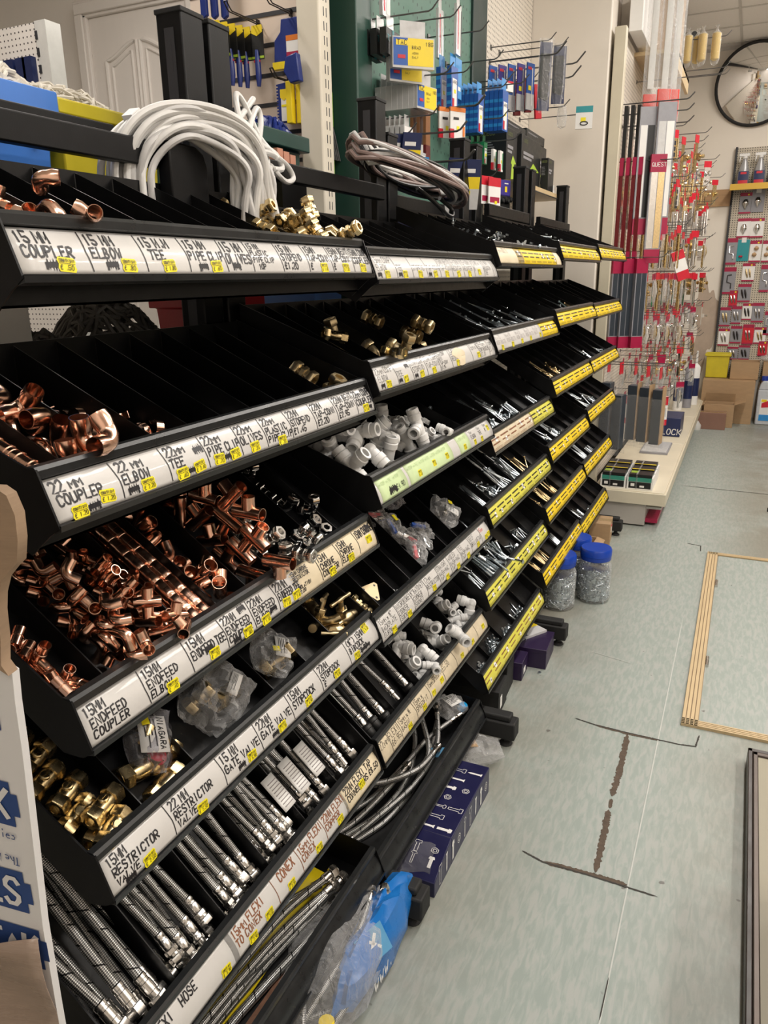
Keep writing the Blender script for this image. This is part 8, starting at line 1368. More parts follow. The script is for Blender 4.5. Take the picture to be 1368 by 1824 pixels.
# smaller hardware in rows
def hw(kind, loc, rz, label, group):
    t = thing({'latch': 'latch_pack', 'hinge': 'hinge_pack', 'bolt': 'tower_bolt_pack', 'blister': 'hardware_pack', 'knob': 'knob_set_pack'}[kind[:-1] if kind[-1].isdigit() else kind], loc, label, 'hardware', group, rot=(0, 0, rz)); k = kind.rstrip('0123456789'); m = 'brass' if kind[-1] == '1' else ('chrome' if kind[-1] == '2' else 'nickel')
    mb = MB(); mb.box(-.002, .002, -.035, .035, -.05, .0); mb.obj('header_card', 'pack_red' if k != 'blister' else 'pack_crimson', t); mb = MB()
    if k == 'latch': mb.box(-.003, .003, -.022, .022, -.24, -.05); mb.box(.003, .03, -.012, .012, -.16, -.12); mb.lathe([(0, .03), (.016, .034), (.018, .045), (0, .055)], 10, 'x') if False else mb.sweep([(.03, 0, -.14), (.05, 0, -.14), (.06, 0, -.14)], [.006, .014, .010], 8)
    elif k == 'hinge':
        mb.box(-.0025, .0025, -.03, .03, -.17, -.05); mb.m = 1
        for q in range(3): mb.box(.0026, .004, -.012, .012, -.165 + .036 * q, -.140 + .036 * q)
        mb.m = 0; mb.sweep([(.003, .03, -.17), (.003, .03, -.05)], .006, 8)
    elif k == 'bolt': mb.box(-.003, .003, -.016, .016, -.27, -.05); mb.sweep([(.010, 0, -.28), (.010, 0, -.06)], .0075, 8); mb.sweep([(.010, 0, -.15), (.035, 0, -.15)], .006, 8)
    elif k == 'knob': mb.box(-.003, .003, -.028, .028, -.20, -.05); mb.sweep([(.003, 0, -.10), (.02, 0, -.10), (.035, 0, -.10), (.045, 0, -.10)], [.008, .008, .022, .012], 10); mb.sweep([(.003, 0, -.16), (.02, 0, -.16), (.03, 0, -.16)], [.006, .012, .006], 8)
    else: mb.sweep([(.004, 0, -.18), (.012, .004, -.13), (.006, 0, -.07)], [.010, .016, .008], 8)
    mb.obj('metal_part', [m, 'dark_trim'], t)
    if k == 'blister': mb = MB(); mb.grid(lambda a, b: (.003 + .016 * math.sin(PI * a) * math.sin(PI * b) ** .5, (a - .5) * .07, -.22 + .18 * b), 6, 6); mb.obj('clear_blister', 'clear_film', t)
    return t
HWP = {}; HR3 = random.Random(17); HWN = {'latch': 'latch', 'hinge': 'hinge', 'bolt': 'bolt', 'blister': 'blister pack', 'knob': 'knob set'}; HWM = {'1': 'brass', '2': 'chrome', '3': 'nickel'}
rows = [(2.62, ['hinge1', 'latch1', 'knob1', 'latch3', 'bolt1', 'knob2', 'latch1']), (2.32, ['hinge2', 'hinge1', 'latch1', 'bolt2', 'latch3', 'knob2', 'bolt2']), (2.02, ['bolt1', 'blister1', 'latch1', 'bolt2', 'knob1', 'knob2', 'bolt2']), (1.70, ['blister3', 'bolt1', 'blister2', 'knob1', 'bolt2', 'latch2', 'knob1']), (1.40, ['blister2', 'blister1', 'knob2', 'latch2', 'bolt2', 'blister2', 'latch3']), (1.10, ['blister3', 'blister3', 'knob1', 'latch2', 'knob2', 'blister3', 'hinge1']), (.82, ['blister3', 'blister3', 'blister1', 'blister3', 'bolt2', 'latch2', 'blister2'])]
for ri, (z, kinds) in enumerate(rows):
    kinds = [kinds[q] if q < 7 else HR3.choice(kinds) for q in range(10)]
    for ci, kd in enumerate(kinds):
        y = 5.90 + .36 * ci + .12 * (ri % 2); L = .34 + .04 * ((ci * 3 + ri) % 4)
        if ri > 5 and ci < 1: continue
        hook(-.895, y, z + .012, L + .06, label=f'wire hook of the hardware wall, {ORD[ri] if ri < 5 else ["sixth", "lowest"][ri - 5]} row, {NTH[ci]} from the column', group=None, r=.0026)
        n = 4 if L < .42 else 5; grp = f'{HWM[kd[-1]]} {HWN[kd[:-1]]}s, row {ri + 1}, hook {ci + 1}'
        for q in range(n):
            x = -.85 + (L - .02) * (q + .4) / n; rz = HR3.uniform(-.35, .15) - (.7 if q == n - 1 and HR3.random() < .4 else 0); loc = (x, y, z - HR3.uniform(0, .015)); lb = f'{HWM[kd[-1]]} {HWN[kd[:-1]]} on the {ORD[ri] if ri < 5 else ["sixth", "lowest"][ri - 5]} hook row, {NTH[ci]} hook beyond the column'
            if kd not in HWP: HWP[kd] = hw(kd, loc, rz, lb, grp)
            else: dup(HWP[kd], loc, (0, 0, rz), label=lb, group=grp)
t = pbox('red_white_pack', (-.50, 5.90, 1.84), .085, .20, .02, ['paper_white', 'pack_red'], 'tilted red and white pack sticking out from the hardware wall', 'pack', [(0, 1, .7, 1, 1), (0, 1, 0, .3, 1)], rz=-1.1, rx=.35); hook(-.895, 5.90, 1.845, .42, label='wire hook holding the tilted red and white pack', group=HG)
for i in range(6): pbox('red_white_pack', (-.83 + .065 * i, 6.10 + .04 * (i % 2), .80), .05, .22, .015, ['paper_white', 'pack_red', 'pack_clear'], f'red topped white pack in the low row over the base shelf, {["leftmost", "second", "third", "fourth", "fifth", "rightmost"][i]}', 'pack', [(0, 1, .7, 1, 1), (0, 1, 0, .2, 1), (.2, .8, .3, .6, 2)], rz=-.9); 
hook(-.895, 6.10, .80, .45, label='wire hook through the low row of red topped packs', group=HG)
for i, (x, y) in enumerate(((-.64, 7.0), (-.575, 7.05), (-.535, 7.0), (-.44, 7.02))):
    t = thing('foam_roll_pack', (x - .012, y, 3.44), f'yellow foam roller refill on the highest hook, {["leftmost", "second from left", "third from left", "alone at the tip"][i]}', 'roller refill', rot=(.06, 0, 0)); mb = MB(); mb.lathe([(.012, -.20), (.030, -.19), (.032, -.10), (.031, -.02), (.012, -.01)], 14); mb.obj('foam_roll', pm('foam_yellow', (.72, .52, .14), .8, 0, .1, 40, .2, 200), t)
    mb = MB(); mb.lathe([(.004, -.235), (.022, -.225), (.034, -.19), (.0345, -.02), (.012, .0), (.006, .02), (.016, .035)], 10); mb.obj('clear_sleeve', 'clear_film', t)
for j, (y, z) in enumerate(((7.02, 3.40), (6.6, 3.10), (6.2, 2.98), (7.4, 3.22))): hook(-.93 if z > 3.14 else -.895, y, z, .58, label=f'long wire hook {["holding the foam rolls", "empty below the foam rolls", "empty nearest the carton", "empty farther along the top"][j]}', group=HG, r=.003)
mb = MB(); mb.box(-1.048, -.905, 6.3, 7.6, 3.16, 3.6); mb.obj('wall_board', 'column_paint', label='cream board fixed to the wall above the hardware display', cat='board')
def carton(name, x0, x1, y0, y1, z0, z1, label, cat='carton', mat='kraft', tape=True, openf=None, rz=0):
    cx, cy = (x0 + x1) / 2, (y0 + y1) / 2; t = thing(name, (cx, cy, z0), label, cat, rot=(0, 0, rz)); a, b, h = (x1 - x0) / 2, (y1 - y0) / 2, z1 - z0; mb = MB()
    if openf: 
        th = .005; mb.box(-a, a, -b, b, 0, th); mb.box(-a, a, -b, -b + th, th, h); mb.box(-a, a, b - th, b, th, h); mb.box(-a, -a + th, -b + th, b - th, th, h); mb.box(a - th, a, -b + th, b - th, th, h)
    else: mb.box(-a, a, -b, b, 0, h)
    mb.obj('carton_body', mat, t, bevel=.003)
    for (side, ang) in (openf or ()):
        mb = MB(); L = b * .9
        if side == 'f': mb.M = tr(0, -b, h) @ rotx(-ang); mb.box(-a, a, -.002, .002, 0, L)
        if side == 'b': mb.M = tr(0, b, h) @ rotx(ang); mb.box(-a, a, -.002, .002, 0, L)
        if side == 'l': mb.M = tr(-a, 0, h) @ roty(-ang); mb.box(-.002, .002, -b, b, 0, a * .8)
        if side == 'r': mb.M = tr(a, 0, h) @ roty(ang); mb.box(-.002, .002, -b, b, 0, a * .8)
        mb.obj('flap', mat, t)
    if tape and not openf: mb = MB(); mb.box(-a - .0008, a + .0008, -.025, .025, h * .75, h + .001); mb.obj('packing_tape', pm('tape_brown', (.38, .26, .13), .25, 0, .1, 20), t)
    return t
carton('long_carton', -.88, -.80, 5.6, 6.2, 3.145, 3.55, 'white and orange carton standing on top of the hardware display near the column', mat='paper_white', tape=False); carton('tall_carton', -.80, -.66, 6.2, 6.7, 3.12, 3.75, 'tall brown carton on top of the hardware display', mat='kraft')
mb = MB(); mb.box(-.895, -.62, 6.0, 7.0, 3.095, 3.118); mb.prism([(-.64, 3.02), (-.62, 3.02), (-.62, 3.118), (-.64, 3.118)], 6.0, 7.0); mb.obj('wooden_tray', 'ply_wood', label='wooden tray fixed high on the hardware display under the tall carton', cat='tray')
t = thing('security_camera', (-.80, 8.6, 3.80), 'white security camera below the ceiling beyond the foam rolls', 'camera', rot=(0, 0, -.9)); mb = MB(); mb.box(-.09, .09, -.05, .05, -.045, .045); mb.obj('housing', 'white_dull', t, bevel=.02); mb = MB(); mb.lathe([(.034, .088), (.034, .094), (0, .095)], 14, 'x'); mb.obj('lens', 'pack_black', t); mb = MB(); mb.sweep([(-.05, 0, .04), (-.07, 0, .16), (-.07, 0, .245)], .014, 8); mb.obj('bracket', 'white_dull', t)
lb = carton('lock_box', -.62, -.45, 7.35, 7.75, .259, .43, 'navy blue lock box lying on the base shelf', 'box', 'pack_navy', False); mb = MB(); write(mb, 'LOCK', -.075, .02, .05, lambda X, Y: (X, -.2008, Y), jit=0, slant=.1); mb.obj('white_lettering', 'paper_white', lb)
mb = MB(); mb.box(-.70, -.48, 6.55, 7.0, .259, .275); mb.m = 1; mb.box(-.69, -.49, 6.56, 6.99, .275, .28); mb.obj('flat_tray', ['pack_grey', 'pack_clear'], label='flat grey tray lying on the base shelf before the lock box', cat='tray')
bag((-.72, 7.15, .40), (.11, .08, .05), (1.2, 0, .4), 'crumpled clear bag with pale contents hanging beside the lock box', 31, [(.0, .0, .09, .06, '', 'card_white')], [])
for i, (x, y, m2) in enumerate(((-.60, 8.9, 'paper_white'), (-.52, 9.1, 'pack_grey'), (-.47, 9.35, 'paper_white'))):
    t = thing('sealant_tube', (x, y, .259), f'{["white", "grey", "white capped"][i]} sealant tube standing at the far end of the base shelf, {["nearest", "middle", "farthest"][i]}', 'tube', rot=(0, 0, 0)); mb = MB(); mb.lathe([(.05, 0), (.05, .42), (.035, .44), (.014, .46), (.010, .60), (0, .60)], 16); mb.obj('tube_body', m2, t); mb = MB(); mb.lathe([(.051, .10), (.051, .30)], 16); mb.obj('tube_label', 'pack_navy', t)
# ---- convex mirror and pegboard on the far wall
t = thing('convex_mirror', (-.205, FAR - .14, 3.63), 'round convex security mirror with a black rim on the far wall', 'mirror', rot=(.26, 0, -.10)); R = .395; mb = MB()
prof = [(.001, -.10)] + [(R * k / 14, -.10 * (1 - (k / 14) ** 2)) for k in range(1, 15)]; mb.lathe([(r, z) for r, z in prof], 48, 'y'); mb.obj('mirror_face', pm('mirror', (.93, .93, .92), .035, 1, .0, 5, rvar=.01), t)
mb = MB(); mb.sweep([(R * 1.01 * math.cos(a), .004, R * 1.01 * math.sin(a)) for a in [2 * PI * k / 48 for k in range(48)]], .018, 10, closed=True); mb.obj('rim', 'black_rubber', t); mb = MB(); mb.lathe([(R, .006), (R * .6, .03), (0, .032)], 32, 'y'); mb.obj('back_shell', 'black_rubber', t); mb = MB(); mb.sweep([(0, .02, 0), (0, .10, -.02), (0, .13, -.02)], .02, 8); mb.obj('wall_bracket', 'black_metal', t)
t = thing('far_pegboard', (.5, FAR - .03, 1.9), 'perforated board on the far wall hung with carded packs', 'pegboard'); mb = MB(); mb.box(-.315, 2.0, FAR - .035, FAR - .004, .50, 3.02); mb.obj('board', 'peg_far', t); mb = MB(); mb.box(-.335, -.313, FAR - .06, FAR - .002, .45, 3.03); mb.obj('side_upright', 'dark_trim', t)
t = thing('yellow_shelf', (.5, FAR - .14, 2.58), 'shelf with a mustard yellow edge holding spray bottles', 'shelf'); mb = MB(); mb.box(-.335, 2.0, FAR - .26, FAR - .036, 2.585, 2.61); mb.obj('shelf_board', 'black_metal', t); mb = MB(); mb.box(-.345, 2.0, FAR - .275, FAR - .26, 2.565, 2.628); mb.obj('yellow_edge', pm('mustard', (.68, .42, .05), .5, 0, .05, 10), t); mb = MB(); mb.prism([(FAR - .25, 2.585), (FAR - .036, 2.585), (FAR - .036, 2.40)], -.325, -.318, 0); mb.obj('bracket', 'black_metal', t)
for i, x in enumerate((-.225, -.065, .09, .22)):
    blue = i >= 2; t = thing('spray_bottle', (x, FAR - .16, 2.611), ['grey spray bottle with red and navy label, leftmost on the yellow shelf', 'grey spray bottle with red and navy label, second on the yellow shelf', 'blue spray bottle at the right edge of the photo, yellow shelf', 'second blue spray bottle on the yellow shelf'][i], 'spray bottle', rot=(0, 0, 0)); mb = MB(); mb.lathe([(.058, 0), (.062, .01), (.062, .12), (.050, .18), (.028, .25), (.022, .27), (.022, .285)], 18); mb.v = [(a, b * .62, c) for a, b, c in mb.v]; mb.obj('bottle', pm('bottle_blue', (.02, .05, .35), .3) if blue else pm('bottle_grey', (.36, .36, .37), .3, .3), t)
    mb = MB(); mb.grid(lambda a, b: (-.052 + .104 * a, -.0385 - .003 * math.sin(PI * a), .02 + .13 * b), 6, 2); mb.m = 1; mb.grid(lambda a, b: (-.048 + .096 * a, -.0400 - .003 * math.sin(PI * a), .022 + .035 * b), 6, 1); mb.m = 2; mb.grid(lambda a, b: (-.030 + .06 * a, -.0405 - .003, .12 + .022 * b), 2, 1); mb.obj('label_panel', ['pack_navy' if not blue else 'pack_sky', 'pack_red', 'pack_red'], t)
    mb = MB(); mb.box(-.062, .045, -.014, .014, .305, .335); mb.lathe([(.024, .28), (.024, .306)], 12); mb.prism([(-.055, .305), (-.040, .305), (-.050, .25), (-.058, .25)], -.008, .008); mb.obj('trigger_head', 'white_plastic', t, bevel=.004)
CARDS = [(-.172, 2.44, .124, .221), (-.047, 2.457, .131, .235), (-.159, 2.176, .138, .207), (-.042 + .02, 2.172, .138, .207), (-.261, 1.924, .115, .29), (-.140, 1.933, .125, .235), (-.010, 1.918, .12, .235), (.115, 1.915, .11, .235), (-.250, 1.60, .13, .30), (-.056, 1.690, .13, .20), (.123, 1.62, .097, .30), (-.075, 1.46, .14, .20), (-.185, 1.40, .09, .18), (-.250, 1.19, .115, .22), (-.130, 1.21, .105, .20), (-.020, 1.25, .10, .19), (.095, 1.24, .125, .22), (.215, 1.12, .083, .27), (-.240, .955, .12, .20), (-.110, .985, .12, .20), (.02, .99, .12, .23), (.148, .98, .125, .19), (-.125, .77, .115, .15), (.001, .78, .12, .17), (.195, .83, .097, .17)]
CROW = ['highest', 'second', 'third', 'fourth', 'fifth', 'sixth', 'lowest']
for i, (x, z, w, h) in enumerate(CARDS):
    bm = ['pack_grey', 'pack_grey', 'paper_white', 'paper_white', 'pack_grey', 'pack_teal', 'paper_white', 'paper_white'][i] if i < 8 else ('pack_red' if i in (12, 20, 24) else 'pack_grey' if i % 3 else 'paper_white')
    desc = {0: 'grey bulb card with crimson foot, under the yellow shelf', 1: 'dark grey bulb card with white tag, under the yellow shelf', 5: 'dark teal pack with a red button', 4: 'tall grey card of shaped hooks, upper left', 8: 'tall grey card with a black bracket, left edge', 12: 'narrow red card with a gold bolt', 20: 'red card of gold screws'}.get(i, f'crimson topped hardware card, {x * 100 + 40:.0f} cm along and {z:.2f} m up the far board')
    row = f'{NTH[i % 10]}' ; pk = pbox('carded_pack', (x, FAR - .046, z + h / 2), w, h, .008, [bm, 'pack_crimson', 'pack_clear', 'paper_white', 'sticker_yellow'], desc, 'carded pack', [(0, 1, .84, 1, 1), (0, 1, 0, .08, 1)] if i not in (1, 5) else [(.3, .7, .86, 1.1, 3)], rz=-PI / 2, group='carded packs on the far board', sticker_at=(.7, .9) if i % 3 == 0 else None)
    mb = MB(); g = random.Random(i)
    if i in (0, 1, 2, 3): mb.M = tr(.012, 0, -h * .55); mb.lathe([(.010, -.05), (.016, -.03), (.036, .0), (.036, .02), (.020, .05), (0, .055)], 12); mt = 'chrome' if i else 'nickel'
    elif i in (6, 7):
        for q in (-1, 1): mb.M = tr(.012, .008 * q, -h * .5 + .034 * q); mb.lathe([(0, -.026), (.020, -.014), (.026, 0), (.020, .014), (0, .026)], 12)
        mt = 'pack_orange' if False else pm('wood_knob', (.55, .36, .2), .5)
    elif i == 5: mb.M = tr(.008, -.02, -h * .78); mb.lathe([(.02, -.008), (.02, .008), (0, .01)], 12); mt = 'pack_red'
    elif i in (4, 8, 10, 17): mb.sweep([(.010, .022, -h * .28), (.010, -.022, -h * .30), (.010, -.024, -h * .55), (.010, .020, -h * .60), (.010, .022, -h * .80)], .006, 6); mt = 'hook_dark' if i == 8 else 'chrome'
    else:
        for q in range(2): mb.sweep([(.009, -.03 + .035 * q, -h * .30), (.014, -.02 + .035 * q, -h * .5), (.009, -.005 + .03 * q, -h * .78)], [.007, .011, .006], 6)
        mt = ['chrome', 'brass', 'nickel', 'hook_dark'][i % 4]
    mb.obj('metal_part', mt, pk)
# ---- cartons and containers on the far floor
t = tub('yellow_crate', -.40, -.14, 9.93, 10.13, .50, .78, 'tub_yellow', 'translucent yellow crate standing on the big carton at the far wall', 'crate', .03)
carton('large_carton', -.40, .16, 9.72, 10.13, 0, .495, 'largest brown carton on the floor at the far wall', openf=None, rz=.0); carton('open_carton', -.12, .18, 9.86, 10.12, .497, .70, 'open topped brown carton standing on the largest carton', openf=(('f', 2.6),)); carton('small_carton', -.345, -.03, 9.42, 9.66, 0, .26, 'small open brown carton with a raised flap at the far wall', openf=(('r', 1.2), ('b', .3), ('l', 2.2)))
carton('dark_carton', -.40, -.10, 9.25, 9.405, 0, .185, 'dark brown taped carton in front of the small open one', mat=pm('kraft_dark', (.26, .14, .10), .6, 0, .1, 10)); carton('side_carton', .22, .55, 9.85, 10.12, .45, .70, 'brown carton with white plastic on top, right of the open carton'); carton('base_carton', .20, .56, 10.0, 10.13, 0, .449, 'brown carton on the floor behind the water container', tape=False)
bag((.30, 9.98, .735), (.12, .10, .03), (0, 0, .3), 'white crumpled plastic on the right hand carton', 33, mat='clear_film')
mb = MB(); mb.lathe([(.05, 0), (.055, .05), (.02, .10), (0, .105)], 14); mb.v = [(a - .40, b + 9.20, c) for a, b, c in mb.v]; mb.obj('white_cup', 'white_dull', label='small white cup on the floor beside the dark taped carton', cat='cup')
t = thing('water_container', (.32, 9.82, 0), 'translucent plastic container with a blue cap and colourful label', 'container'); mb = MB(); mb.box(.20, .46, 9.74, 9.92, 0, .40); mb.prism([(.20, .40), (.46, .40), (.44, .48), (.30, .50), (.24, .50), (.22, .47)], 9.76, 9.90); mb.obj('container_body', pm('jerry', (.55, .58, .62), .3, 0, .05, 20), t, bevel=.012); mb = MB(); mb.M = tr(.255, 9.83, .50); mb.lathe([(.036, 0), (.036, .05), (0, .052)], 16); mb.obj('blue_cap', 'bottle_blue', t)
mb = MB(); mb.box(.235, .45, 9.737, 9.7385, .05, .30); mb.m = 1; mb.box(.235, .45, 9.7355, 9.737, .05, .12); mb.m = 2; mb.prism([(.25, .20), (.44, .22), (.44, .26), (.33, .29), (.25, .25)], 9.7345, 9.7365); mb.m = 3; mb.box(.245, .30, 9.7348, 9.737, .265, .295); mb.obj('colour_label', ['paper_white', 'pack_sky', 'pack_red', 'pack_yellow'], t)
t = thing('tall_display_unit', (2.85, 6.0, 0), 'tall dark display unit along the opposite wall, seen in the round mirror', 'display unit')
mb = MB(); mb.box(3.0, 3.1, 2.5, 9.6, 0, 2.4); mb.obj('back_board', 'grey_panel', t)
for k in range(5): mb = MB(); mb.box(2.6, 3.0, 2.5, 9.6, .15 + .45 * k, .18 + .45 * k); mb.obj('shelf_board', 'wall_bare', t)
for k in range(8): mb = MB(); mb.box(2.62, 2.95, 2.7 + .85 * k, 3.4 + .85 * k, .181 + .45 * (k % 3), .50 + .45 * (k % 3)); mb.obj('display_stock', ['pack_navy', 'pack_brown', 'pack_green', 'pack_black'][k % 4], label=f'stock carton on the opposite display unit, seen in the mirror, {NTH[k]} from the near end', cat='carton')
# ------------------------------------------------------------------ things on the floor along the shelving
pm('pack_purple', (.020, .008, .045), .42, 0, .12, 20); pm('box_indigo', (.012, .012, .060), .35, 0, .1, 20); pm('jar_clear', (.7, .72, .72), .1); film('jar_film', (1, 1, 1), .10, .06, 8); pm('lid_blue', (.008, .055, .42), .32, 0, .06, 20); pm('nut_stuff', (.50, .55, .58), .3, 1, .15, 40)
def jar(x, y, r, h, label, seed):
    t = thing('plastic_jar', (x, y, 0), label, 'jar'); mb = MB(); mb.M = tr(x, y, 0); mb.lathe([(r * .86, .003), (r, .02), (r * .97, h * .25), (r, h * .5), (r * .98, h * .68), (r * .86, h * .76), (r * .80, h * .80)], 28); mb.obj('clear_body', 'jar_film', t)
    mb = MB(); mb.M = tr(x, y, 0); mb.lathe([(r * .90, h * .79), (r * .92, h * .80), (r * .92, h * .865), (r * .94, h * .87), (r * .94, h * .97), (r * .88, h), (0, h * .995)], 32); mb.obj('lid', 'lid_blue', t)
    rd = random.Random(seed); mb = MB()
    for i in range(420):
        a = rd.uniform(0, 2 * PI); q = r * .90 * (1 - .25 * rd.random() ** 3); z = rd.uniform(.014, h * .62); v = Vector((rd.gauss(0, 1), rd.gauss(0, 1), rd.gauss(0, .8))).normalized(); L = rd.uniform(.012, .024)
        c = Vector((x + q * math.cos(a), y + q * math.sin(a), z)); v -= .92 * v.dot(Vector((math.cos(a), math.sin(a), 0))) * Vector((math.cos(a), math.sin(a), 0))
        mb.sweep([c - v * L, c + v * L * .6, c + v * L * .62, c + v * L], [.0026, .0026, .0052, .0052], 5)
    mb.M = tr(x, y, 0); mb.lathe([(r * .78, .012), (r * .82, h * .60), (0, h * .62)], 18); mb.obj('bolts_inside', 'zinc', t, kind='stuff')
jar(-.755, 3.79, .088, .30, 'clear jar of zinc bolts with a blue lid, left front of three', 1); jar(-.60, 3.955, .088, .30, 'clear jar of zinc bolts with a blue lid, right front of three', 2); jar(-.725, 4.10, .080, .30, 'blue lidded jar half hidden behind the two front jars', 3)
def plainbox(name, c, d, rz, mat, label, cat='box', lid=True, extra=None):
    t = thing(name, (c[0], c[1], 0), label, cat, rot=(0, 0, rz)); a, b, h = d[0] / 2, d[1] / 2, d[2]; mb = MB(); mb.box(-a, a, -b, b, .0, h * .985); mb.obj('box_body', mat, t, bevel=.002)
    if lid: mb = MB(); mb.box(-a - .001, a + .001, -b - .001, b + .001, h * .80, h); mb.obj('lid', mat, t, bevel=.002)
    if extra: mb = MB(); mb.box(a + .0008, a + .0018, *extra[:4]); mb.obj('label_patch', extra[4], t)
    return t
plainbox('purple_box', (-.835, 2.985, 0), (.22, .12, .085), .05, 'pack_purple', 'small dark purple box under the middle bay, nearer of two', extra=(-.03, .01, .02, .045, 'paper_white')); plainbox('purple_box', (-.785, 3.165, 0), (.26, .20, .095), .05, 'pack_purple', 'larger dark purple box under the middle bay with a pack on it')
plainbox('black_box', (-.865, 2.675, 0), (.26, .15, .115), .06, 'black_rubber', 'black scuffed box behind the second foot, with a white slip', extra=(-.05, -.02, .03, .08, 'paper_white')); plainbox('black_box', (-.90, 2.835, 0), (.30, .13, .14), .06, 'black_rubber', 'taller black box between the scuffed one and the purple boxes')
t = pbox('fixings_bag', (-.735, 3.19, .1005), .16, .20, .012, ['pack_clear', 'pack_yellow', 'pack_navy', 'paper_white'], 'yellow and navy bag of fixings lying on the purple box', 'bag', [(0, 1, .30, .70, 1), (0, 1, .70, 1, 2), (.1, .5, .36, .62, 3)], rz=-.55, ry=-PI / 2, hang=False)
mb = MB(); rd = random.Random(6)
for i in range(16): c = Vector((-.79 + rd.uniform(-.045, .03), 3.12 + rd.uniform(-.04, .03), .108 + rd.uniform(0, .012))); v = Vector((rd.gauss(0, 1), rd.gauss(0, 1), .1)).normalized() * .02; mb.sweep([c - v, c + v * .7, c + v], [.003, .003, .006], 6)
mb.obj('bagged_bolts', 'zinc', label='loose zinc bolts at the open end of the yellow and navy bag', cat='bolts', kind='stuff')
# bolt carton with printed fasteners
t = thing('bolt_carton', (-.78, 1.9, 0), 'indigo carton printed with white bolts, screws and nuts, on the floor', 'carton'); x0, x1, y0, y1, h = -.97, -.628, 1.64, 2.155, .098
mb = MB(); mb.box(x0, x1, y0 + .14, y1, .0, h); mb.prism([(y0, 0), (y0 + .14, 0), (y0 + .14, h), (y0 + .11, h * .93), (y0 + .02, h * .62), (y0, h * .5)], x0, x1, 0); mb.obj('carton_body', 'box_indigo', t, bevel=.002)
mb = MB(); rd = random.Random(12)
def ficon(k, s, f):
    P = lambda pts: mb.poly([f(a * s, b * s) for a, b in pts])
    if k == 0: P([(-1, -.22), (.5, -.22), (.5, .22), (-1, .22)]); P([(.5, -.42), (.95, -.3), (.95, .3), (.5, .42)])
    elif k == 1: ribbon(mb, [(-s, -.2 * s), (.5 * s, -.2 * s), (.5 * s, -.42 * s), (.95 * s, -.4 * s), (.95 * s, .4 * s), (.5 * s, .42 * s), (.5 * s, .2 * s), (-s, .2 * s), (-s, -.2 * s)], .08 * s, f)
    elif k == 2:
        for rr in (.5, .26): ribbon(mb, [(rr * s * math.cos(a), rr * s * math.sin(a)) for a in [2 * PI * q / 6 for q in range(7)]], .08 * s, f)
    elif k == 3: P([(-1.1, 0), (-.7, -.16), (.7, -.16), (.95, -.34), (.95, .34), (.7, .16), (-.7, .16)])
    else: ribbon(mb, [(-s, -.12 * s), (.6 * s, -.12 * s), (.75 * s, -.4 * s), (1.0 * s, -.2 * s), (1.0 * s, .2 * s), (.75 * s, .4 * s), (.6 * s, .12 * s), (-s, .12 * s), (-s, -.12 * s)], .08 * s, f)
n = 0
for i in range(6):
    for j in range(8):
        X, Y = x0 + .03 + .056 * i + .012 * (j % 2), y0 + .165 + .049 * j
        if X + .026 < x1 and Y + .02 < y1: ficon((i * 2 + j * 3) % 5, .024, lambda a, b: (X + a, Y + b, h + .0008))
for i in range(6):
    for j in range(2):
        X, q = x0 + .03 + .056 * i, .35 + .4 * j; ficon((i + j * 2) % 5, .024, lambda a, b: (X + b, y0 + .02 + (.09) * (q + a * 8) - .0015, h * (.62 + .31 * (q + a * 8)) + .0022))
for j in range(9):
    Y = y0 + .045 + .054 * j; ficon((j * 2 + 1) % 5, .026, lambda a, b: (x1 + .0008, Y + b, .048 + a * 1.3))
mb.obj('printed_fasteners', 'paper_white', t)
mb = MB(); mb.grid(lambda a, b: (-.79 + .14 * a, 1.632 + .07 * b + .006 * math.sin(8 * a), .035 + .085 * b + .010 * math.sin(5 * a + 4 * b)), 8, 6); mb.obj('torn_clear_tape', 'clear_film', t)
t = bag((-.74, 2.30, .045), (.11, .085, .035), (0, 0, .5), 'clear and brown packet lying by the second foot', 41, [(-.03, .0, .09, .075, '', 'kraft')])
carton('brown_carton', -.80, -.665, 4.86, 5.04, 0, .145, 'brown carton with a red and white label under the farthest bay', rz=.08); carton('tan_carton', -.86, -.73, 4.66, 4.82, 0, .065, 'open tan carton of screws before the brown one', openf=(('f', 2.0), ('r', 1.9)))
mb = MB(); mb.box(-.664, -.6625, 4.87, 4.95, .07, .125); mb.m = 1; mb.box(-.6622, -.6615, 4.87, 4.95, .11, .125); mb.obj('carton_label', ['paper_white', 'pack_red'], label='red and white paper label stuck on the brown carton', cat='label')
mb = MB(); mb.M = tr(-.667, 3.03, 0); mb.sweep([(0, 0, 0), (0, 0, .007)], .008, 6, inner=.004); mb.obj('hex_nut', 'zinc', label='single hex nut lying on the floor beside the purple boxes', cat='nut')
# blue and clear bag of hoses on the floor under the nearest bay
t = thing('hose_bag', (-.72, 1.33, 0), 'blue and clear bag of hoses slumped on the floor under the troughs', 'bag'); pm('bag_blue', (.01, .16, .52), .28, 0, .08, 12, .1, 30)
def lump(sx, sy, sz, cx, cy, cz, sd, s=1):
    def fn(u, v):
        a = 2 * PI * u; b = PI * (v - .5); x, y, z = math.cos(a) * math.cos(b), math.sin(a) * math.cos(b), math.sin(b); n = 1 + .22 * mnoise.noise(Vector((x * 2 + sd, y * 2, z * 2))) + .10 * mnoise.noise(Vector((x * 6 + sd, y * 6, z * 6)))
        return (cx + sx * x * n, cy + sy * y * n, max(.002, cz + sz * z * n))
    return fn
mb = MB(); mb.grid(lump(.055, .21, .09, -.685, 1.375, .09, 3), 26, 14); mb.m = 1; 
write(mb, 'WWW.', 0, 0, .030, lambda X, Y: (-.622 - .02 * abs(X - .05), 1.24 + X, .075 + Y), jit=0, slant=0); mb.obj('blue_panel', ['bag_blue', 'paper_white'], t, ang=30)
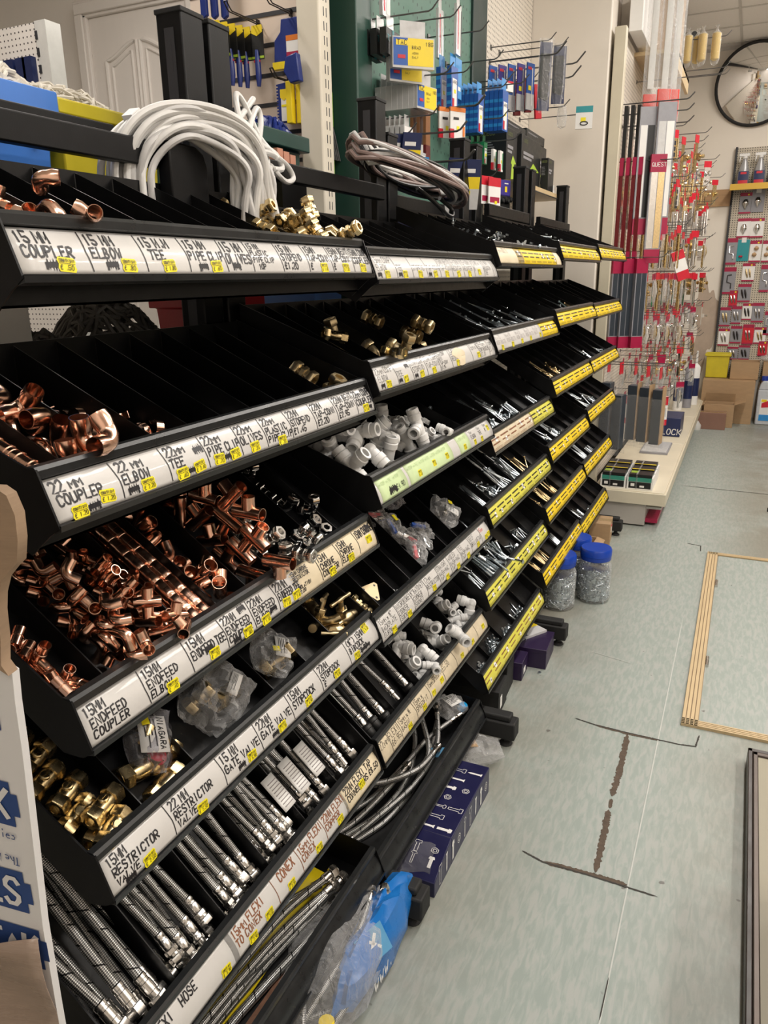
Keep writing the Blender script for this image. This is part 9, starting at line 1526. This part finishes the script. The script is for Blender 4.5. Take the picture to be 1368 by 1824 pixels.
mb = MB(); mb.grid(lump(.11, .23, .105, -.745, 1.255, .10, 7), 28, 16); mb.obj('clear_film', 'clear_film', t, ang=25)
mb = MB(); mb.M = tr(-.655, 1.30, .150) @ rotz(1.25) @ rotx(.9); mb.box(-.045, .045, -.034, .034, -.0006, .0006); mb.m = 1; f = lambda X, Y: (X, Y, .0016)
ribbon(mb, [(-.018, -.016), (.014, .018)], .009, f); ribbon(mb, [(.016, -.014), (-.012, .016)], .007, f); ribbon(mb, [(-.024, .014), (-.008, .024)], .008, f); mb.obj('blue_tag', ['tag_blue', 'paper_white'], t)
mb = MB(); mb.M = tr(-.675, 1.10, .10); mb.lathe([(.018, -.01), (.018, .02), (0, .022)], 12); mb.obj('yellow_cap', 'pack_yellow', t)
for i, P in enumerate(([(-.69, 1.44, .17), (-.665, 1.36, .15), (-.66, 1.24, .10), (-.69, 1.10, .05)], [(-.72, 1.42, .17), (-.70, 1.30, .16), (-.72, 1.18, .12), (-.74, 1.08, .08)], [(-.75, 1.40, .16), (-.76, 1.28, .16), (-.76, 1.16, .14), (-.72, 1.07, .10)], [(-.68, 1.43, .16), (-.645, 1.33, .11), (-.68, 1.22, .05), (-.76, 1.14, .04)])): free_hose(P, .0075, f'braided hose inside the blue and clear bag, {["nearest the aisle", "second from the aisle", "farthest from the aisle", "looping along the bottom"][i]}', ('nut', None))
# ---- tall flattened carton with printed panel at the left edge
pm('carton_white', (.70, .69, .69), .5, 0, .05, 6, .04, 40); pm('print_blue', (.018, .055, .20), .5, 0, .08, 20); pm('tape_tan', (.30, .22, .17), .28, 0, .15, 6, .3, 20, stretch=(1, 1, 8)); pm('kraft_torn', (.30, .205, .13), .75, 0, .15, 10, .2, 30, stretch=(1, 1, 6))
T = Vector((.97, .243, 0)); T0 = Vector((-.69, .5, 0)); NR = Vector((.243, -.97, 0))
def cp(a, z, o=0): v = T0 + T * a + NR * o; return (v.x, v.y, z)
t = thing('flattened_carton', tuple(T0 - T * .2), 'tall flattened white carton with blue print and brown tape at the left edge', 'carton')
def slab(mb, pts, th=.012, o=0):
    A = [mb.P(cp(a, z, o)) for a, z in pts]; B = [mb.P(cp(a, z, o - th)) for a, z in pts]; mb.F(A, False); mb.F(B[::-1], False); n = len(pts)
    for k in range(n): mb.F((A[k], B[k], B[(k + 1) % n], A[(k + 1) % n]), False)
mb = MB(); slab(mb, [(.004, 1.288), (.001, 1.25), (-.001, 1.187), (-.008, 1.07), (-.016, .937), (-.018, .80), (-.02, .0), (-.42, .0), (-.42, 1.32), (-.03, 1.31)]); mb.obj('printed_panel', 'carton_white', t); pan = list(t.children)[0]
mb = MB(); slab(mb, [(-.42, 1.52), (.0, 1.50), (.028, 1.4996), (.038, 1.493), (.044, 1.4725), (.0425, 1.4454), (.037, 1.4206), (.028, 1.4126), (.016, 1.40), (.008, 1.381), (.004, 1.361), (.002, 1.33), (-.003, 1.30), (.004, 1.288), (-.03, 1.31), (-.42, 1.32)], .016, .006); mb.obj('torn_flap', 'kraft_torn', t)
mb = MB(); mb.grid(lambda a, b: cp(-.42 + .408 * a + (.004 * math.sin(b * 30) if a > .9 else 0), .0 + (.86 + .07 * a) * b, .016 + .0065 * math.sin(9 * b * (3 + a) + 6 * a) + .004 * math.sin(23 * b + 9 * a)), 24, 40); mb.obj('brown_tape', 'tape_tan', t, solid=.001)
mb = MB(); mt = 0
def block(a1, z0, txt, flip=False, wid=.20, hh=.062, cap=True):
    """blue block ending at a1 on the right with white lettering, as printed on the carton"""
    o = .0012; sl = -.16; w = lambda a, z, oo: cp(a, z + (a - a1) * sl * -1.0 * -1, oo); mb.m = 0
    Q = lambda pts, oo: mb.F([mb.P(w(a, z, oo)) for a, z in pts], False)
    Q([(a1 - wid, z0), (a1, z0), (a1, z0 + hh), (a1 - wid, z0 + hh)], o); Q([(a1, z0 + hh * .25), (a1 + .008, z0 + hh * .25), (a1 + .008, z0 + hh * .75), (a1, z0 + hh * .75)], o); mb.m = 1
    f = (lambda X, Y: w(a1 - X, z0 + hh - Y, o + .001)) if flip else (lambda X, Y: w(a1 - wid + X, z0 + Y, o + .001))
    write(mb, txt, wid * .04, hh * .2, hh * .62, f, hh * .11, wid * .92, jit=0, slant=.12); mb.m = 0
    g = (lambda X, Y: w(a1 - X, z0 + hh + .020 - Y + .004, o + .001)) if flip else (lambda X, Y: w(a1 - wid + X, z0 - .020 + Y, o + .001))
    write(mb, 'The No.1 in Flooring Accessories', wid * .0, .002, .0115, g, .0013, wid * .98, jit=0, slant=.1)
block(-.026, 1.083, 'STIKATAK'); block(-.030, .955, 'STIKATAK', True); block(-.022, .868, 'STIKATAK'); block(-.03, 1.20, 'STIKATAK', True); block(-.21, 1.15, 'STIKATAK')
mb.obj('blue_print', ['print_blue', 'carton_white'], pan)
